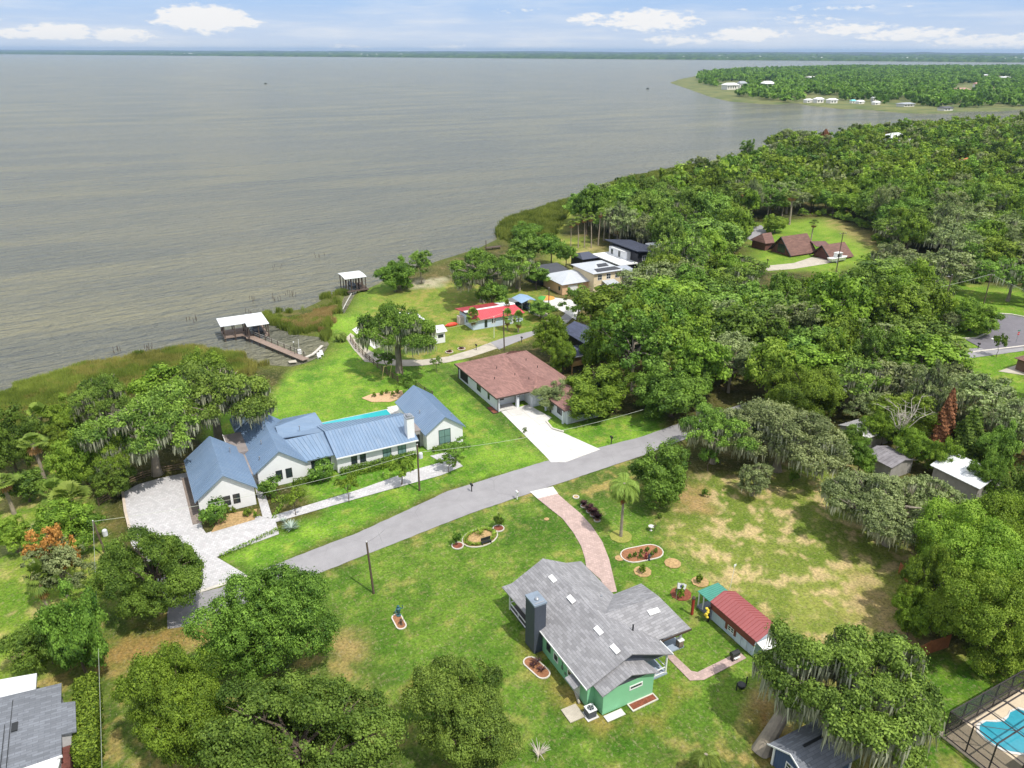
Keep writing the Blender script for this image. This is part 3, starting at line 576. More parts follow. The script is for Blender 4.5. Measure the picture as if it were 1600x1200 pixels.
MB().box(55.56, 55.68, 111.75, 111.87, 0, 2.8).build('downpipe', BROWNT, T); MB().box(55.56, 55.68, 129.4, 129.5, 0, 2.8).build('downpipe', BROWNT, T)
window(T, 'W', 55.7, 125.0, 128.6, .4, 2.6, BLK, surf('porch_screen', (34,32,34), .8), (0,0)); window(T, 'W', 55.7, 119.2, 120.9, .9, 2.3, bars=(0,1)); window(T, 'W', 55.7, 115.4, 116.2, .9, 2.2, bars=(0,0))
window(T, 'S', 114.2, 56.6, 58.0, 1.0, 2.1, bars=(1,0)); door(T, 'S', 114.2, 60.3, 61.3, 2.15, BLK); door(T, 'W', 64.1, 107.2, 108.2, 2.15, BLK); window(T, 'W', 64.1, 103.6, 105.2, .9, 2.2); window(T, 'S', 101.9, 66, 68, .9, 2.2)
MB().box(56, 59.5, 111.9, 114.2, 0, .09).build('porch_floor', CONC, T); MB().box(59.6, 59.85, 111.82, 111.9, 2.1, 2.35).build('wall_lamp', BLK, T)
for x, y, z in [(61.5,116.5,4.45),(60.2,121.5,4.2),(58.0,118.0,3.8),(62.9,113.6,4.45),(66.9,117.5,4.6),(66.6,121.5,4.7)]: MB().lathe((x,y,z-.1), [(.07,0),(.07,.45)], 8).build('roof_vent', BLK, T)
mb = MB()
for i in range(14): x = 64.3+i*.45; mb.box(x, x+.38, 101.75, 101.82, .1, 1.25)
sk = mb.build('picket_panel', surf('grey_pickets', (176,180,186), .7), T)

# --- 3. green house with the grey shingle roof
T = thing('green_house', 'mint green house with grey shingle roof and tall slate chimney', 'house', (38, 52, 0))
mb = MB(); mb.box(33.05, 40.0, 47.0, 59.2, 0, 2.72).box(40.0, 42.6, 49.5, 63.6, 0, 2.715).box(35.8, 40.0, 59.2, 63.6, 0, 2.71); mb.box(33.9, 40.0, 45.5, 47.0, 0, 2.95); mb.box(42.6, 43.2, 50.5, 56.9, 0, 2.7)
mb.build('wall', GREEN, T)
mb = MB(); mb.gable(33.15, 42.7, 47.0, 63.7, 2.74, 4.95); mb.add([(34.3,45.5,2.96),(39.9,45.5,2.96),(36.9,45.5,3.9),(34.3,47,2.96),(39.9,47,2.96),(36.9,47,3.9)], [(0,1,2),(3,5,4),(0,2,5,3),(1,4,5,2)]); mb.build('gable_wall', SLATE, T)
mb = MB()
mb.slab([(32.7,46.6,2.9),(37.9,46.6,5.15),(37.9,56.5,5.3),(32.7,56.6,2.9)], .12)
mb.slab([(33.5,56.6,3.25),(37.9,56.5,5.3),(37.6,64.0,5.35),(33.5,64.0,3.25)], .12).slab([(32.6,58.0,2.9),(33.5,58.0,3.25),(33.5,64.0,3.25),(32.4,64.4,2.85)], .12)
mb.slab([(43.2,46.6,2.85),(43.2,49.2,2.85),(38.9,53.0,4.92),(38.2,56.8,5.27),(37.9,56.5,5.3),(37.9,46.6,5.15)], .12)
mb.slab([(43.2,57.3,2.85),(43.2,64.3,2.85),(40.6,63.6,3.95),(37.6,64.0,5.35),(37.9,56.5,5.3),(38.9,53.0,4.92)], .12)
mb.slab([(43.2,49.0,2.86),(47.4,48.8,2.8),(46.2,53.1,4.5),(38.9,53.0,4.92)], .12).slab([(43.2,57.3,2.86),(47.2,57.5,2.8),(46.2,53.1,4.5),(38.9,53.0,4.92)], .12).slab([(47.4,48.8,2.8),(47.2,57.5,2.8),(46.2,53.1,4.5)], .12)
mb.slab([(33.5,45.1,2.95),(36.9,45.1,4.2),(36.9,47.3,4.35),(33.5,47.0,2.95)], .1).slab([(40.4,45.1,2.95),(36.9,45.1,4.2),(36.9,47.3,4.35),(39.6,47.4,3.3)], .1)
mb.slab([(32.0,47.9,2.1),(33.5,47.9,2.5),(33.5,49.6,2.5),(32.0,49.6,2.1)], .1)
mb.build('roof', GRSH, T)
mb = MB().box(32.0, 33.4, 55.9, 57.9, 0, 6.3); ch = mb.build('chimney', SLATE, T); MB().box(31.93, 33.47, 55.83, 57.97, 6.3, 6.5).build('cap', surf('chimney_cap', (120,132,146), .6), ch); MB().lathe((32.7,56.7,6.5), [(.25,0),(.25,.15),(.12,.28)], 12).box(32.15, 33.25, 56.05, 56.2, 6.5, 6.56).build('flue', STEEL, ch)
for x, y, z0, z1 in [(35.9,60.6,3.95,4.7),(35.9,56.6,3.95,4.7),(35.9,51.2,3.95,4.7),(35.9,48.2,3.95,4.7)]:
    s_ = (5.15-2.9)/5.2; xa, xb = 36.7, 37.2; f = lambda x: 2.9+(x-32.7)*s_+.1+(.16 if y > 56.55 else .04)
    MB().slab([(xa,y-.6,f(xa)+.06),(xb,y-.6,f(xb)+.06),(xb,y+.6,f(xb)+.06),(xa,y+.6,f(xa)+.06)], .08).build('ridge_vent', TRIM, T)
MB().slab([(43.8,51.4,4.05),(45.2,51.4,4.0),(45.2,51.95,4.2),(43.8,51.95,4.27)], .08).build('ridge_vent', TRIM, T)
for x, y, z in [(34.4,52.6,3.62),(34.2,51.4,3.5),(34.6,48.9,3.7)]: MB().slab([(x-.5,y-.1,z-.18),(x+.5,y-.1,z+.26),(x+.5,y+.1,z+.26),(x-.5,y+.1,z-.18)], .06).build('flashing', TRIM, T)
MB().lathe((40.8,50.4,3.8), [(.09,0),(.09,.9),(.11,.92)], 8).build('vent_pipe', BLK, T); MB().lathe((40.9,56.5,3.8), [(.12,0),(.12,.3),(.05,.4)], 8).build('vent_pipe', STEEL, T)
window(T, 'W', 33.05, 54.2, 55.0, 1.0, 2.2, bars=(0,1)); window(T, 'W', 33.05, 52.6, 53.5, .9, 1.9, TRIM, bars=(0,0)); window(T, 'W', 33.05, 49.9, 50.7, 1.2, 2.0, TRIM, bars=(0,0)); window(T, 'S', 45.5, 37.0, 38.6, 1.75, 2.3, TRIM, bars=(0,0), fw=.13)
MB().box(32.93, 33.05, 51.6, 51.85, 1.0, 1.4).box(32.97, 33.05, 51.68, 51.74, 1.4, 2.6).box(32.95, 33.05, 50.95, 51.2, .8, 1.1).build('meter_box', surf('meter_grey', (96,120,104), .6), T)
door(T, 'W', 33.05, 48.3, 49.2, 2.05, surf('pale_door', (190,196,190), .6))
MB().box(43.2, 47.1, 49.2, 57.0, 0, .18).build('porch_floor', PORC, T); MB().box(40.0, 43.0, 46.9, 49.5, 0, .2).build('porch_floor', PORC, T)
for x, y in [(46.7,49.5),(46.7,56.5)]:
    p = MB().tube([(x,y,1.0),(x,y,2.75)], [.17,.12], 8).build('porch_post', TRIM, T); MB().box(x-.3, x+.3, y-.3, y+.3, .1, 1.0).build('stone_base', STONE, p); MB().box(x-.35, x+.35, y-.35, y+.35, 1.0, 1.09).build('cap_stone', TRIM, p)
for x, y in [(42.8,47.0),(33.0,59.4),(33.0,63.5)]: MB().box(x-.08, x+.08, y-.08, y+.08, 0, 2.8).build('porch_post', TRIM, T)
MB().box(32.95, 33.05, 59.4, 63.5, .95, 1.03).box(32.95, 33.05, 59.4, 63.5, .25, .32).box(32.96, 33.04, 61.4, 61.5, .32, .95).box(33.05, 35.8, 63.45, 63.55, .95, 1.03).build('railing', TRIM, T); MB().box(40.2, 42.8, 46.95, 47.05, .95, 1.03).box(40.2, 42.8, 46.95, 47.05, .3, .37).box(41.4, 41.5, 46.96, 47.04, .37, .95).box(42.75, 42.85, 47.05, 49.4, .95, 1.03).build('railing', TRIM, T)
MB().box(33.0, 35.8, 59.2, 63.6, 0, .25).build('porch_floor', surf('dark_deck', (70,66,66), .8, .1), T)
MB().box(32.62, 32.7, 46.6, 56.6, 2.76, 2.92).box(43.22, 43.3, 46.6, 48.8, 2.7, 2.87).build('gutter', TRIM, T); MB().box(43.3, 47.45, 48.7, 48.79, 2.6, 2.82).build('gutter', BROWNT, T)
T = thing('grill', 'black covered grill standing on the blue painted porch of the green house', 'grill', (44.6, 50.6, .18)); MB().box(44.1, 45.1, 50.3, 50.9, .18, .95).build('cabinet', BLK, T); MB().lathe((44.6,50.6,.95), [(.42,0),(.4,.2),(.2,.36)], 12).build('lid', BLK, T)
T = thing('air_conditioner', 'square dark air conditioning unit with a white fan grille beside the green wall', 'air conditioner', (32.9, 46.0, 0)); MB().box(32.4, 33.3, 45.6, 46.5, .05, .9).build('housing', surf('ac_grey', (70,74,84), .6), T)
MB().box(32.37, 33.33, 45.57, 46.53, .9, .97).build('top_frame', TRIM, T); MB().lathe((32.85,46.05,.97), [(.36,0),(.36,.02)], 18).build('fan_guard', STEEL, T); mb = MB()
for i in range(5): t = i*1.257; mb.slab([(32.85,46.05,1.0),(32.85+.33*math.cos(t),46.05+.33*math.sin(t),1.0),(32.85+.33*math.cos(t+.6),46.05+.33*math.sin(t+.6),1.02)], .01)
mb.build('fan_blade', BLK, T); MB().box(32.2, 33.5, 45.4, 46.7, 0, .05).build('pad', CONC, T)

def bed(name, label, poly, m, edge=CURB, w=.14, h=.09, cat='flower bed'):
    c = (sum(p[0] for p in poly)/len(poly), sum(p[1] for p in poly)/len(poly), 0); T = thing(name, label, cat, c); n = len(poly)
    MB().slab([(p[0],p[1],.05) for p in poly], .05).build('mulch', m, T)
    k = kerb([(p[0],p[1],0) for p in poly], w, h, edge, 'edging', True); k.data.transform(Matrix.Translation((-c[0],-c[1],0))); k.parent = T; return T
def oval(cx, cy, rx, ry, n=20, rot=0): return [(cx+rx*math.cos(t)*math.cos(rot)-ry*math.sin(t)*math.sin(rot), cy+rx*math.cos(t)*math.sin(rot)+ry*math.sin(t)*math.cos(rot)) for t in [2*math.pi*i/n for i in range(n)]]
def stadium(px, r):   # rounded bed between two photo points
    a, b_ = [Vector(P(*q)) for q in px]; d = (b_-a).normalized(); t0 = math.atan2(d.y, d.x); o = []
    for i in range(9): t = t0-math.pi/2+math.pi*i/8; o.append((b_.x+r*math.cos(t), b_.y+r*math.sin(t)))
    for i in range(9): t = t0+math.pi/2+math.pi*i/8; o.append((a.x+r*math.cos(t), a.y+r*math.sin(t)))
    return o
bed('planting_bed', 'rectangular concrete edged bed of red mulch along the front of the green house', [(36.9,44.5),(40.0,44.6),(40.0,45.42),(36.9,45.42)], REDM)
bed('planting_bed', 'long rounded bed with a white kerb beside the tall slate chimney', stadium([(829,1035),(848,1052)], .75), MULCH)
bed('planting_bed', 'small rounded white kerbed bed with two dark figures alone in the big front lawn', stadium([(620,965),(627,978)], .55), MULCH)
bed('planting_bed', 'wide rounded bed with a pale kerb and small shrubs, beside the pink paver drive', stadium([(988,868),(1018,862)], 1.5), MULCH)
bed('planting_bed', 'narrow red mulch bed at the corner of the brown roofed bungalow', [(54.6,111.6),(55.6,111.6),(55.6,114.4),(54.6,114.4)], REDM, BROWNT)
MB().box(30.6, 32.3, 46.1, 47.9, 0, .1).build('step_slab', OLDC)['kind'] = 'structure'; o = bpy.data.objects['step_slab']; tag(o, 'square weathered concrete slab under the side door of the green house', 'slab'); del o['kind']
o = MB().box(33.9, 36.0, 44.5, 45.3, 0, .08).build('stone_slab', CONC); tag(o, 'white decorated stepping slab against the front corner of the green house', 'slab')
o = MB().tube([P(845,1005,.2), P(868,1030,.2), P(897,1075,.2), P(905,1098,.2)], [.14]*4, 6).build('log_edging', OLDC); tag(o, 'low grey masonry edging along the side wall of the green house', 'edging')

# --- 4. shed with barn roof
T = thing('garden_shed', 'pale blue shed with dark red gambrel roof and a green porch awning', 'shed', (54.4, 48, 0))
MB().box(52.7, 56.1, 44.6, 51.2, .12, 2.35).gable(52.7, 56.1, 44.6, 51.2, 2.35, 3.1).build('wall', surf('pale_blue_siding', (176,188,204), .7, .04, .5, 'boards', (160,174,192), k=1.5), T)
RM = surf('red_metal_roof', (150,84,84), .5, .05, .3, 'streak', (140,76,76)); DRM = surf('dark_red_metal', (106,52,46), .55, .08)
g = gab(52.5, 56.3, 44.2, 51.5, 2.5, 3.3); roofmesh(g, .06, gseam(g), .45).build('roof', RM, T)
MB().slab([(52.42,44.4,1.75),(52.5,44.4,2.45),(52.5,51.4,2.45),(52.42,51.4,1.75)], .04).add([(52.4,44.4,1.75),(52.48,44.4,2.46),(52.48,51.4,2.46),(52.4,51.4,1.75),(52.66,44.4,1.75),(52.66,51.4,1.75)], [(0,1,2,3),(0,3,5,4)]).build('lower_roof', DRM, T)
w = window(T, 'W', 52.68, 47.6, 48.6, .75, 1.7, TRIM, bars=(1,2)); MB().box(52.58, 52.68, 48.62, 48.95, .7, 1.74).box(52.58, 52.68, 47.25, 47.58, .7, 1.74).build('shutter', DRM, T)
for y in (45.6, 46.5): door(T, 'W', 52.68, y, y+.85, 1.7, surf('pale_blue_door', (186,196,208), .6), z0=.15)
MB().slab([(52.7,51.5,2.25),(55.8,51.5,2.35),(55.8,53.9,2.3),(52.7,53.9,2.2)], .06).ribs((52.7,51.5,2.25),(52.7,53.9,2.2),(55.8,51.5,2.35),(55.8,53.9,2.3),.3,.04,.04).build('porch_roof', surf('green_metal_roof', (70,136,120), .5, .05), T)
for x, y in ((52.85,53.7),(52.85,52.9),(55.6,53.7)): MB().box(x-.06, x+.06, y-.06, y+.06, 0, 2.2).build('porch_post', TRIM, T)
MB().box(52.7, 55.8, 51.2, 53.8, 0, .25).build('porch_deck', surf('grey_deck', (110,116,124), .8, .1, 2, 'boards'), T)
MB().slab([(52.9,44.5,2.0),(56.3,44.5,2.0),(56.4,43.4,1.7),(53.0,43.4,1.7)], .06).build('awning', TRIM, T); MB().box(52.8, 56.0, 44.7, 51.1, 0, .12).build('skid', DKWOOD, T)
# --- 5. blue shed bottom right
T = thing('blue_shed', 'navy blue shed with white trim and grey shingle roof under the leaning mossy oak', 'shed', (47, 31.5, 0))
MB().box(44.6, 49.8, 29.6, 33.6, 0, 2.45).add([(44.6,29.6,2.45),(44.6,33.6,2.45),(44.6,31.6,3.5),(49.8,29.6,2.45),(49.8,33.6,2.45),(49.8,31.6,3.5)], [(0,2,1),(3,4,5),(0,3,5,2),(1,2,5,4)]).build('wall', NAVY, T)
MB().slab([(44.1,29.2,2.4),(50.4,29.2,2.4),(50.4,31.6,3.65),(44.1,31.6,3.65)], .1).slab([(44.1,34.0,2.4),(50.4,34.0,2.4),(50.4,31.6,3.65),(44.1,31.6,3.65)], .1).build('roof', GRSH2, T)
MB().box(45.7, 49.0, 31.5, 31.75, 3.66, 3.75).build('ridge_vent', BLK, T); MB().box(44.5, 44.6, 33.5, 33.7, 0, 2.4).box(44.5, 44.6, 29.5, 29.7, 0, 2.4).box(49.7,49.85,29.5,29.6,0,2.4).build('corner_board', TRIM, T)
MB().slab([(44.05,29.1,2.38),(44.12,29.1,2.38),(44.12,31.6,3.66),(44.05,31.6,3.66)], .16).slab([(44.05,34.1,2.38),(44.12,34.1,2.38),(44.12,31.6,3.66),(44.05,31.6,3.66)], .16).build('bargeboard', TRIM, T); window(T, 'W', 44.6, 31.0, 32.2, 1.0, 1.9, TRIM)
# --- 6. pool cage bottom right
T = thing('pool_enclosure', 'large black framed screen enclosure over the kidney shaped pool at the lawn edge', 'pool enclosure', (66, 26, 0))
mb = MB(); Hh = 3.1
xsn = [61.5, 64.0, 66.5, 69.0, 71.5, 74.0]; yb, yf = 28.4, 21.5
def bar(a, b_, w=.075): mb.tube([a, b_], [w, w], 4)
for i, x in enumerate(xsn):
    top = Hh+(.0 if i == 0 else .35); bar((x,yb,.15), (x,yb,Hh)); bar((x,yb,Hh), (x,yb-2,top+.3)); bar((x,yb-2,top+.3), (x,yf,top+.3)); 
bar((61.5,yb,Hh), (74,yb,Hh), .06); bar((61.5,yb,1.2), (74,yb,1.2)); bar((61.5,yb,.15), (74,yb,.15)); bar((61.5,yb-2,Hh+.3), (74,yb-2,Hh+.65)); bar((61.5,yb,.15), (61.5,yf,.15)); bar((61.5,yb,1.2), (61.5,yf,1.2)); bar((61.5,yb-4.4,Hh+.3), (74,yb-4.4,Hh+.6)); bar((61.5,yb-2,Hh+.3),(64.0,yb-4.4,Hh+.6),.04)
for y in (26.2, 24.0, 21.6): bar((61.5,y,.15), (61.5,y,Hh+.3))
mb.build('frame', surf('bronze_frame', (58,52,54), .5, .05), T)
sm_, nt, b, o = newmat('insect_screen'); nt.links.new(mixc(nt, .5, (.03,.03,.035), (.05,.05,.055)), b.inputs['Base Color']); trn = node(nt, 'ShaderNodeBsdfTransparent'); mx = node(nt, 'ShaderNodeMixShader'); mx.inputs[0].default_value = .42
nt.links.new(trn.outputs[0], mx.inputs[1]); nt.links.new(b.outputs[0], mx.inputs[2]); nt.links.new(mx.outputs[0], o.inputs[0])
MB().box(61.53, 74, 28.36, 28.38, .2, 3.05).box(61.52, 61.54, 21.6, 28.36, .2, 3.05).build('screen', sm_, T)
MB().box(61.2, 74, 21.0, 28.7, 0, .14).build('deck', surf('pool_deck', (200,184,160), .85, .06, .6, 'speckle', (180,164,140)), T)
kp = [(64.6,26.2),(64.8,27.0),(65.6,27.5),(66.6,27.5),(67.4,27.0),(68.2,26.7),(69.0,26.8),(69.8,27.1),(70.9,27.0),(71.6,26.0),(71.4,24.4),(70.2,23.3),(68.5,22.9),(66.6,23.2),(65.2,24.3),(64.7,25.2)]
T2 = pool('swimming_pool', 'kidney shaped bright blue pool inside the black screen enclosure', kp, .3, surf('bright_pool_water', (56,146,166), .08, .08, 1.5)); T2.location.z = .12
T = thing('patio_house', 'grey metal roofed house corner touching the pool enclosure at the bottom right', 'house', (68, 20, 0)); MB().box(64.5, 76, 14, 21.6, 0, 2.7).build('wall', surf('beige_wall', (200,190,172), .8), T)
g = [[(63.8,22.2,2.75),(76,22.2,2.75),(76,17.5,4.2),(67.5,17.5,4.2)],[(63.8,22.2,2.75),(67.5,17.5,4.2),(63.8,13.5,2.75)]]; roofmesh(g, .1, [(g[0][0],g[0][1],(67.5,17.5,4.2),(76,17.5,4.2))], .4).build('roof', surf('grey_metal_roof', (150,152,154), .5, .05, .4, 'streak', (130,130,132)), T)
# --- 7. grey roofed house bottom left
T = thing('grey_roof_house', 'house with slate grey shingle roof and white fascia cut off at the bottom left corner', 'house', (-15, 66, 0))
MB().box(-19.5, -12.9, 59, 70.4, 0, 2.85).box(-12.9, -11.9, 64.2, 67.3, 0, 2.85).build('wall', surf('white_grey_wall', (196,196,196), .8), T)
MB().slab([(-20,61.5,3.05),(-12.55,61.5,3.0),(-12.6,64.0,3.0),(-11.4,63.8,3.0),(-11.5,67.8,3.0),(-12.7,68.2,3.0),(-12.7,71.0,3.0),(-20,71.4,3.4)], .14).build('roof', GRSH2, T)
MB().slab([(-20,70.9,3.2),(-14.9,70.9,3.05),(-14.9,73.6,3.0),(-20,74.6,3.1)], .3).build('flat_roof', WMET, T); MB().slab([(-20,58.5,2.8),(-13.2,58.5,2.7),(-12.7,61.3,2.8),(-20,61.4,2.9)], .2).build('flat_roof', WMET, T)
MB().box(-20, -12.5, 61.38, 61.46, 2.8, 3.04).build('fascia', TRIM, T); MB().box(-16.6, -16.1, 66.1, 67.2, 3.2, 3.3).build('roof_vent', BLK, T)
for x in (-17.2, -16.75): MB().box(x, x+.06, 62, 70.4, 3.2, 3.24).build('roof_cable', BLK, T)
MB().box(-12.9, -12.2, 61.5, 64.1, 0, 1.4).build('brick_planter', surf('red_brick', (120,72,62), .9, .2, 2, 'brick'), T)
# --- 10. red roof house, carport, bungalow, neighbours
def rect_house(name, label, x0, x1, y0, y1, ze, zr, axis_, wm_, rm_, oh=.4, seam=True, cat='house', wins=(), hip=0, door_at=None, z0=0):
    T = thing(name, label, cat, ((x0+x1)/2, (y0+y1)/2, 0)); mb = MB().box(x0, x1, y0, y1, z0, ze); mb.gable(x0, x1, y0, y1, ze, zr-.12, axis_) if not hip else None; mb.build('wall', wm_, T)
    a0, a1, b0, b1 = x0-oh, x1+oh, y0-oh, y1+oh
    if axis_ == 'y':
        xm = (a0+a1)/2; g = [[(a0,b0,ze),(xm,b0+hip,zr),(xm,b1-hip,zr),(a0,b1,ze)],[(a1,b0,ze),(xm,b0+hip,zr),(xm,b1-hip,zr),(a1,b1,ze)]]
        if hip: g += [[(a0,b0,ze),(a1,b0,ze),(xm,b0+hip,zr)],[(a0,b1,ze),(a1,b1,ze),(xm,b1-hip,zr)]]
    else:
        ym = (b0+b1)/2; g = [[(a0,b0,ze),(a1,b0,ze),(a1-hip,ym,zr),(a0+hip,ym,zr)],[(a0,b1,ze),(a1,b1,ze),(a1-hip,ym,zr),(a0+hip,ym,zr)]]
        if hip: g += [[(a0,b0,ze),(a0,b1,ze),(a0+hip,ym,zr)],[(a1,b0,ze),(a1,b1,ze),(a1-hip,ym,zr)]]
    sm = []
    if seam and not hip: sm = [(g[0][0],g[0][3],g[0][1],g[0][2]),(g[1][0],g[1][3],g[1][1],g[1][2])] if axis_ == 'y' else [(g[0][0],g[0][1],g[0][3],g[0][2]),(g[1][0],g[1][1],g[1][3],g[1][2])]
    roofmesh(g, .1, sm, .6).build('roof', rm_, T)
    for w in wins: window(T, *w)
    if door_at: door(T, *door_at)
    return T
REDP = surf('red_painted_roof', (196,76,84), .5, .06, .4, 'streak', (184,84,90)); DKRED = surf('faded_red_roof', (150,50,56), .55, .1, .5, 'streak', (176,96,90)); PBL = surf('pale_blue_wall', (190,204,222), .75, .05, .5)
T = thing('red_roof_house', 'long white house with bright red and white metal roof behind potted palms', 'house', (77, 158, 0))
MB().box(70.2, 83.4, 154.0, 161.6, 0, 2.6).build('wall', PBL, T); 
g = [[(69.6,153.4,2.5),(83.6,153.4,2.5),(82.6,157.0,3.7),(70.6,157.0,3.7)],[(83.6,153.4,2.5),(83.6,157.6,2.5),(82.6,157.0,3.7)]]; roofmesh(g, .1, [(g[0][0],g[0][1],g[0][3],g[0][2])], .5).build('roof', REDP, T)
MB().slab([(69.6,157.0,3.6),(82.9,157.0,3.7),(82.9,158.0,3.75),(69.6,158.0,3.65)], .15).build('flat_roof', WMET, T); MB().slab([(79.6,158.02,3.6),(83.4,158.02,3.6),(83.4,162.2,3.0),(79.6,162.2,3.0)], .15).build('flat_roof', WMET, T); MB().slab([(69.4,158.0,3.55),(79.6,158.0,3.6),(79.6,162.6,3.0),(69.4,162.6,3.0)], .15).build('back_roof', DKRED, T)
for a in (75.0, 78.3): window(T, 'S', 154.0, a, a+1.1, .9, 2.1, TRIM)
window(T, 'S', 154.0, 73.2, 73.9, .2, 2.0, BLK, bars=(0,0)); window(T, 'W', 70.2, 157.2, 157.7, .9, 1.7); door(T, 'S', 154.0, 80.4, 81.3, 2.05, TRIM); MB().box(69.0, 70.2, 159.0, 160.6, 0, 1.9).build('lean_to', surf('cream_boards', (206,190,180), .8), T)
T = thing('carport', 'open carport with pale blue metal gable roof beside the red roofed house', 'carport', (89, 162, 0)); g = gab(86.4, 91.0, 160.2, 165.4, 2.5, 3.2); roofmesh(g, .06, gseam(g), .5).build('roof', surf('pale_blue_metal', (150,174,200), .45, .05), T); roofmesh([[(84.8,162.0,2.4),(86.5,162.0,2.5),(86.5,165.6,2.5),(84.8,165.6,2.4)]], .06).build('lean_to_roof', STEEL, T)
for x, y in ((86.6,160.4),(90.8,160.4),(86.6,165.2),(90.8,165.2),(88.7,160.4)): MB().box(x-.05, x+.05, y-.05, y+.05, 0, 2.5).build('post', STEEL, T)
MB().box(86.5, 90.9, 165.2, 165.3, .1, 2.45).build('back_wall', surf('dark_panel', (50,56,66), .7), T)
T = thing('utility_cart', 'dark low vehicle parked in the shade of the carport', 'vehicle', (89.3, 161.8, 0)); MB().box(88.2, 90.3, 160.8, 162.8, .35, .85).add([(88.4,161.4,.85),(90.1,161.4,.85),(90.1,162.7,.85),(88.4,162.7,.85),(88.6,161.7,1.45),(89.9,161.7,1.45),(89.9,162.6,1.45),(88.6,162.6,1.45)], [(4,5,6,7),(0,1,5,4),(1,2,6,5),(2,3,7,6),(3,0,4,7)]).build('body', surf('dark_blue_paint', (40,50,64), .35), T)
for x in (88.3, 90.2):
    for y in (161.1, 162.5): MB().tube([(x-.1,y,.35),(x+.1,y,.35)], .33, 12).build('wheel', BLK, T)
rect_house('white_bungalow', 'small white bungalow with white metal roof and low annex, right of the big dark oak', 58.3, 61.3, 149.6, 153.4, 2.7, 3.5, 'x', WHITE, WMET, .4, wins=[('S',149.6,59.6,60.9,1.3,2.0)])
T = thing('lake_cottage', 'white metal roofed cottage seen in pieces through the big dark oak', 'house', (54, 160, 0)); MB().box(48.5, 59.6, 153.9, 163, 0, 2.8).build('wall', WHITE, T); roofmesh(gab(47.9, 60.2, 153.4, 163.6, 2.8, 4.2), .1).build('roof', WMET, T); window(T, 'S', 153.9, 50, 52, .9, 2.1)
TAN = surf('tan_stucco', (206,170,132), .85, .05, .5); TANL = surf('cream_stucco', (222,204,170), .85, .05, .5)
GMET = surf('pale_grey_metal_roof', (178,182,188), .5, .05, .3, 'streak', (160,164,170))
T = thing('stucco_house', 'two storey tan stucco house with pale metal hip roof carrying black solar panels', 'house', (112, 172, 0))
MB().box(103.2, 111.4, 168.6, 178.6, 0, 3).build('wall', TAN, T); MB().box(111.4, 120.4, 166.0, 176.4, 0, 5.6).build('wall', TANL, T)
roofmesh([[(102.7,168.0,3.0),(108.0,173.4,4.3),(108.0,176,4.3),(102.7,179.4,3.0)],[(102.7,168.0,3.0),(111.6,168.0,3.0),(111.6,173.4,4.3),(108.0,173.4,4.3)],[(102.7,179.4,3.0),(108,176,4.3),(111.6,176,4.3),(111.6,179.4,3.0)],[(108,173.4,4.3),(111.6,173.4,4.3),(111.6,176,4.3),(108,176,4.3)]], .1).build('roof', GMET, T)
roofmesh([[(110.8,165.4,5.6),(121.0,165.4,5.6),(116.4,171.2,7.1),(115.4,171.2,7.1)],[(110.8,165.4,5.6),(115.4,171.2,7.1),(110.8,177.0,5.6)],[(121.0,165.4,5.6),(116.4,171.2,7.1),(121.0,177.0,5.6)],[(110.8,177.0,5.6),(121,177.0,5.6),(116.4,171.2,7.1),(115.4,171.2,7.1)]], .1).build('roof', GMET, T)
SOL = surf('solar_panel', (40,42,50), .25, .1, 2); f = lambda y: 5.6+(y-165.4)*1.5/5.8+.13
MB().slab([(112.4,166.0,f(166.0)),(120.0,166.0,f(166.0)),(119.0,167.6,f(167.6)),(112.4,167.6,f(167.6))], .05).build('solar_panel', SOL, T); MB().slab([(114.2,168.3,f(168.3)),(117.6,168.3,f(168.3)),(117.6,169.8,f(169.8)),(114.6,169.8,f(169.8))], .05).build('solar_panel', SOL, T)
for a in (112.6, 115.4, 118.2): window(T, 'S', 166.0, a, a+1.4, 3.5, 5.0, TRIM)
window(T, 'W', 103.2, 169.6, 170.5, 1.0, 2.1); window(T, 'S', 166.0, 113, 115, .8, 2.2, TRIM); roofmesh([[(114,163.4,2.8),(118,163.4,2.8),(118,166,3.3),(114,166,3.3)]], .1).build('entry_roof', GMET, T); door(T, 'S', 168.6, 105, 108, 2.4, TRIM, name='garage_door', panels=3)
T = thing('screen_room', 'black screened pool room with low curved roof behind the tan stucco house', 'screen room', (106, 182, 0)); MB().box(102.0, 112, 179.4, 187, 0, 3.0).build('screen_wall', surf('black_mesh', (38,40,44), .8, .1, 2, 'boards'), T)
MB().slab([(101.6,179.2,3.0),(112.2,179.2,3.0),(111.2,181.5,4.0),(102.6,181.5,4.0)], .06).slab([(102.6,181.5,4.0),(111.2,181.5,4.0),(111.2,185,4.2),(102.6,185,4.2)], .06).slab([(102.6,185,4.2),(111.2,185,4.2),(112.2,187.4,3.0),(101.6,187.4,3.0)], .06).build('screen_roof', surf('black_mesh_roof', (62,64,70), .7), T)
BK = surf('black_siding', (34,34,42), .6, .06, 1, 'siding'); CHR = surf('charcoal_metal_roof', (66,70,86), .5, .05, .4, 'streak', (58,62,76))
T = thing('modern_house', 'modern black and white house with charcoal shed roof above flat white roofs', 'house', (136, 186, 0))
MB().box(133.6, 141.6, 176.8, 191.5, 0, 6.0).build('wall', BK, T); MB().slab([(132.4,175.6,7.2),(142.4,175.6,6.0),(142.4,192.4,6.0),(132.4,192.4,7.2)], .25).ribs((132.4,175.6,7.2),(132.4,192.4,7.2),(142.4,175.6,6.0),(142.4,192.4,6.0),.6).build('roof', CHR, T)
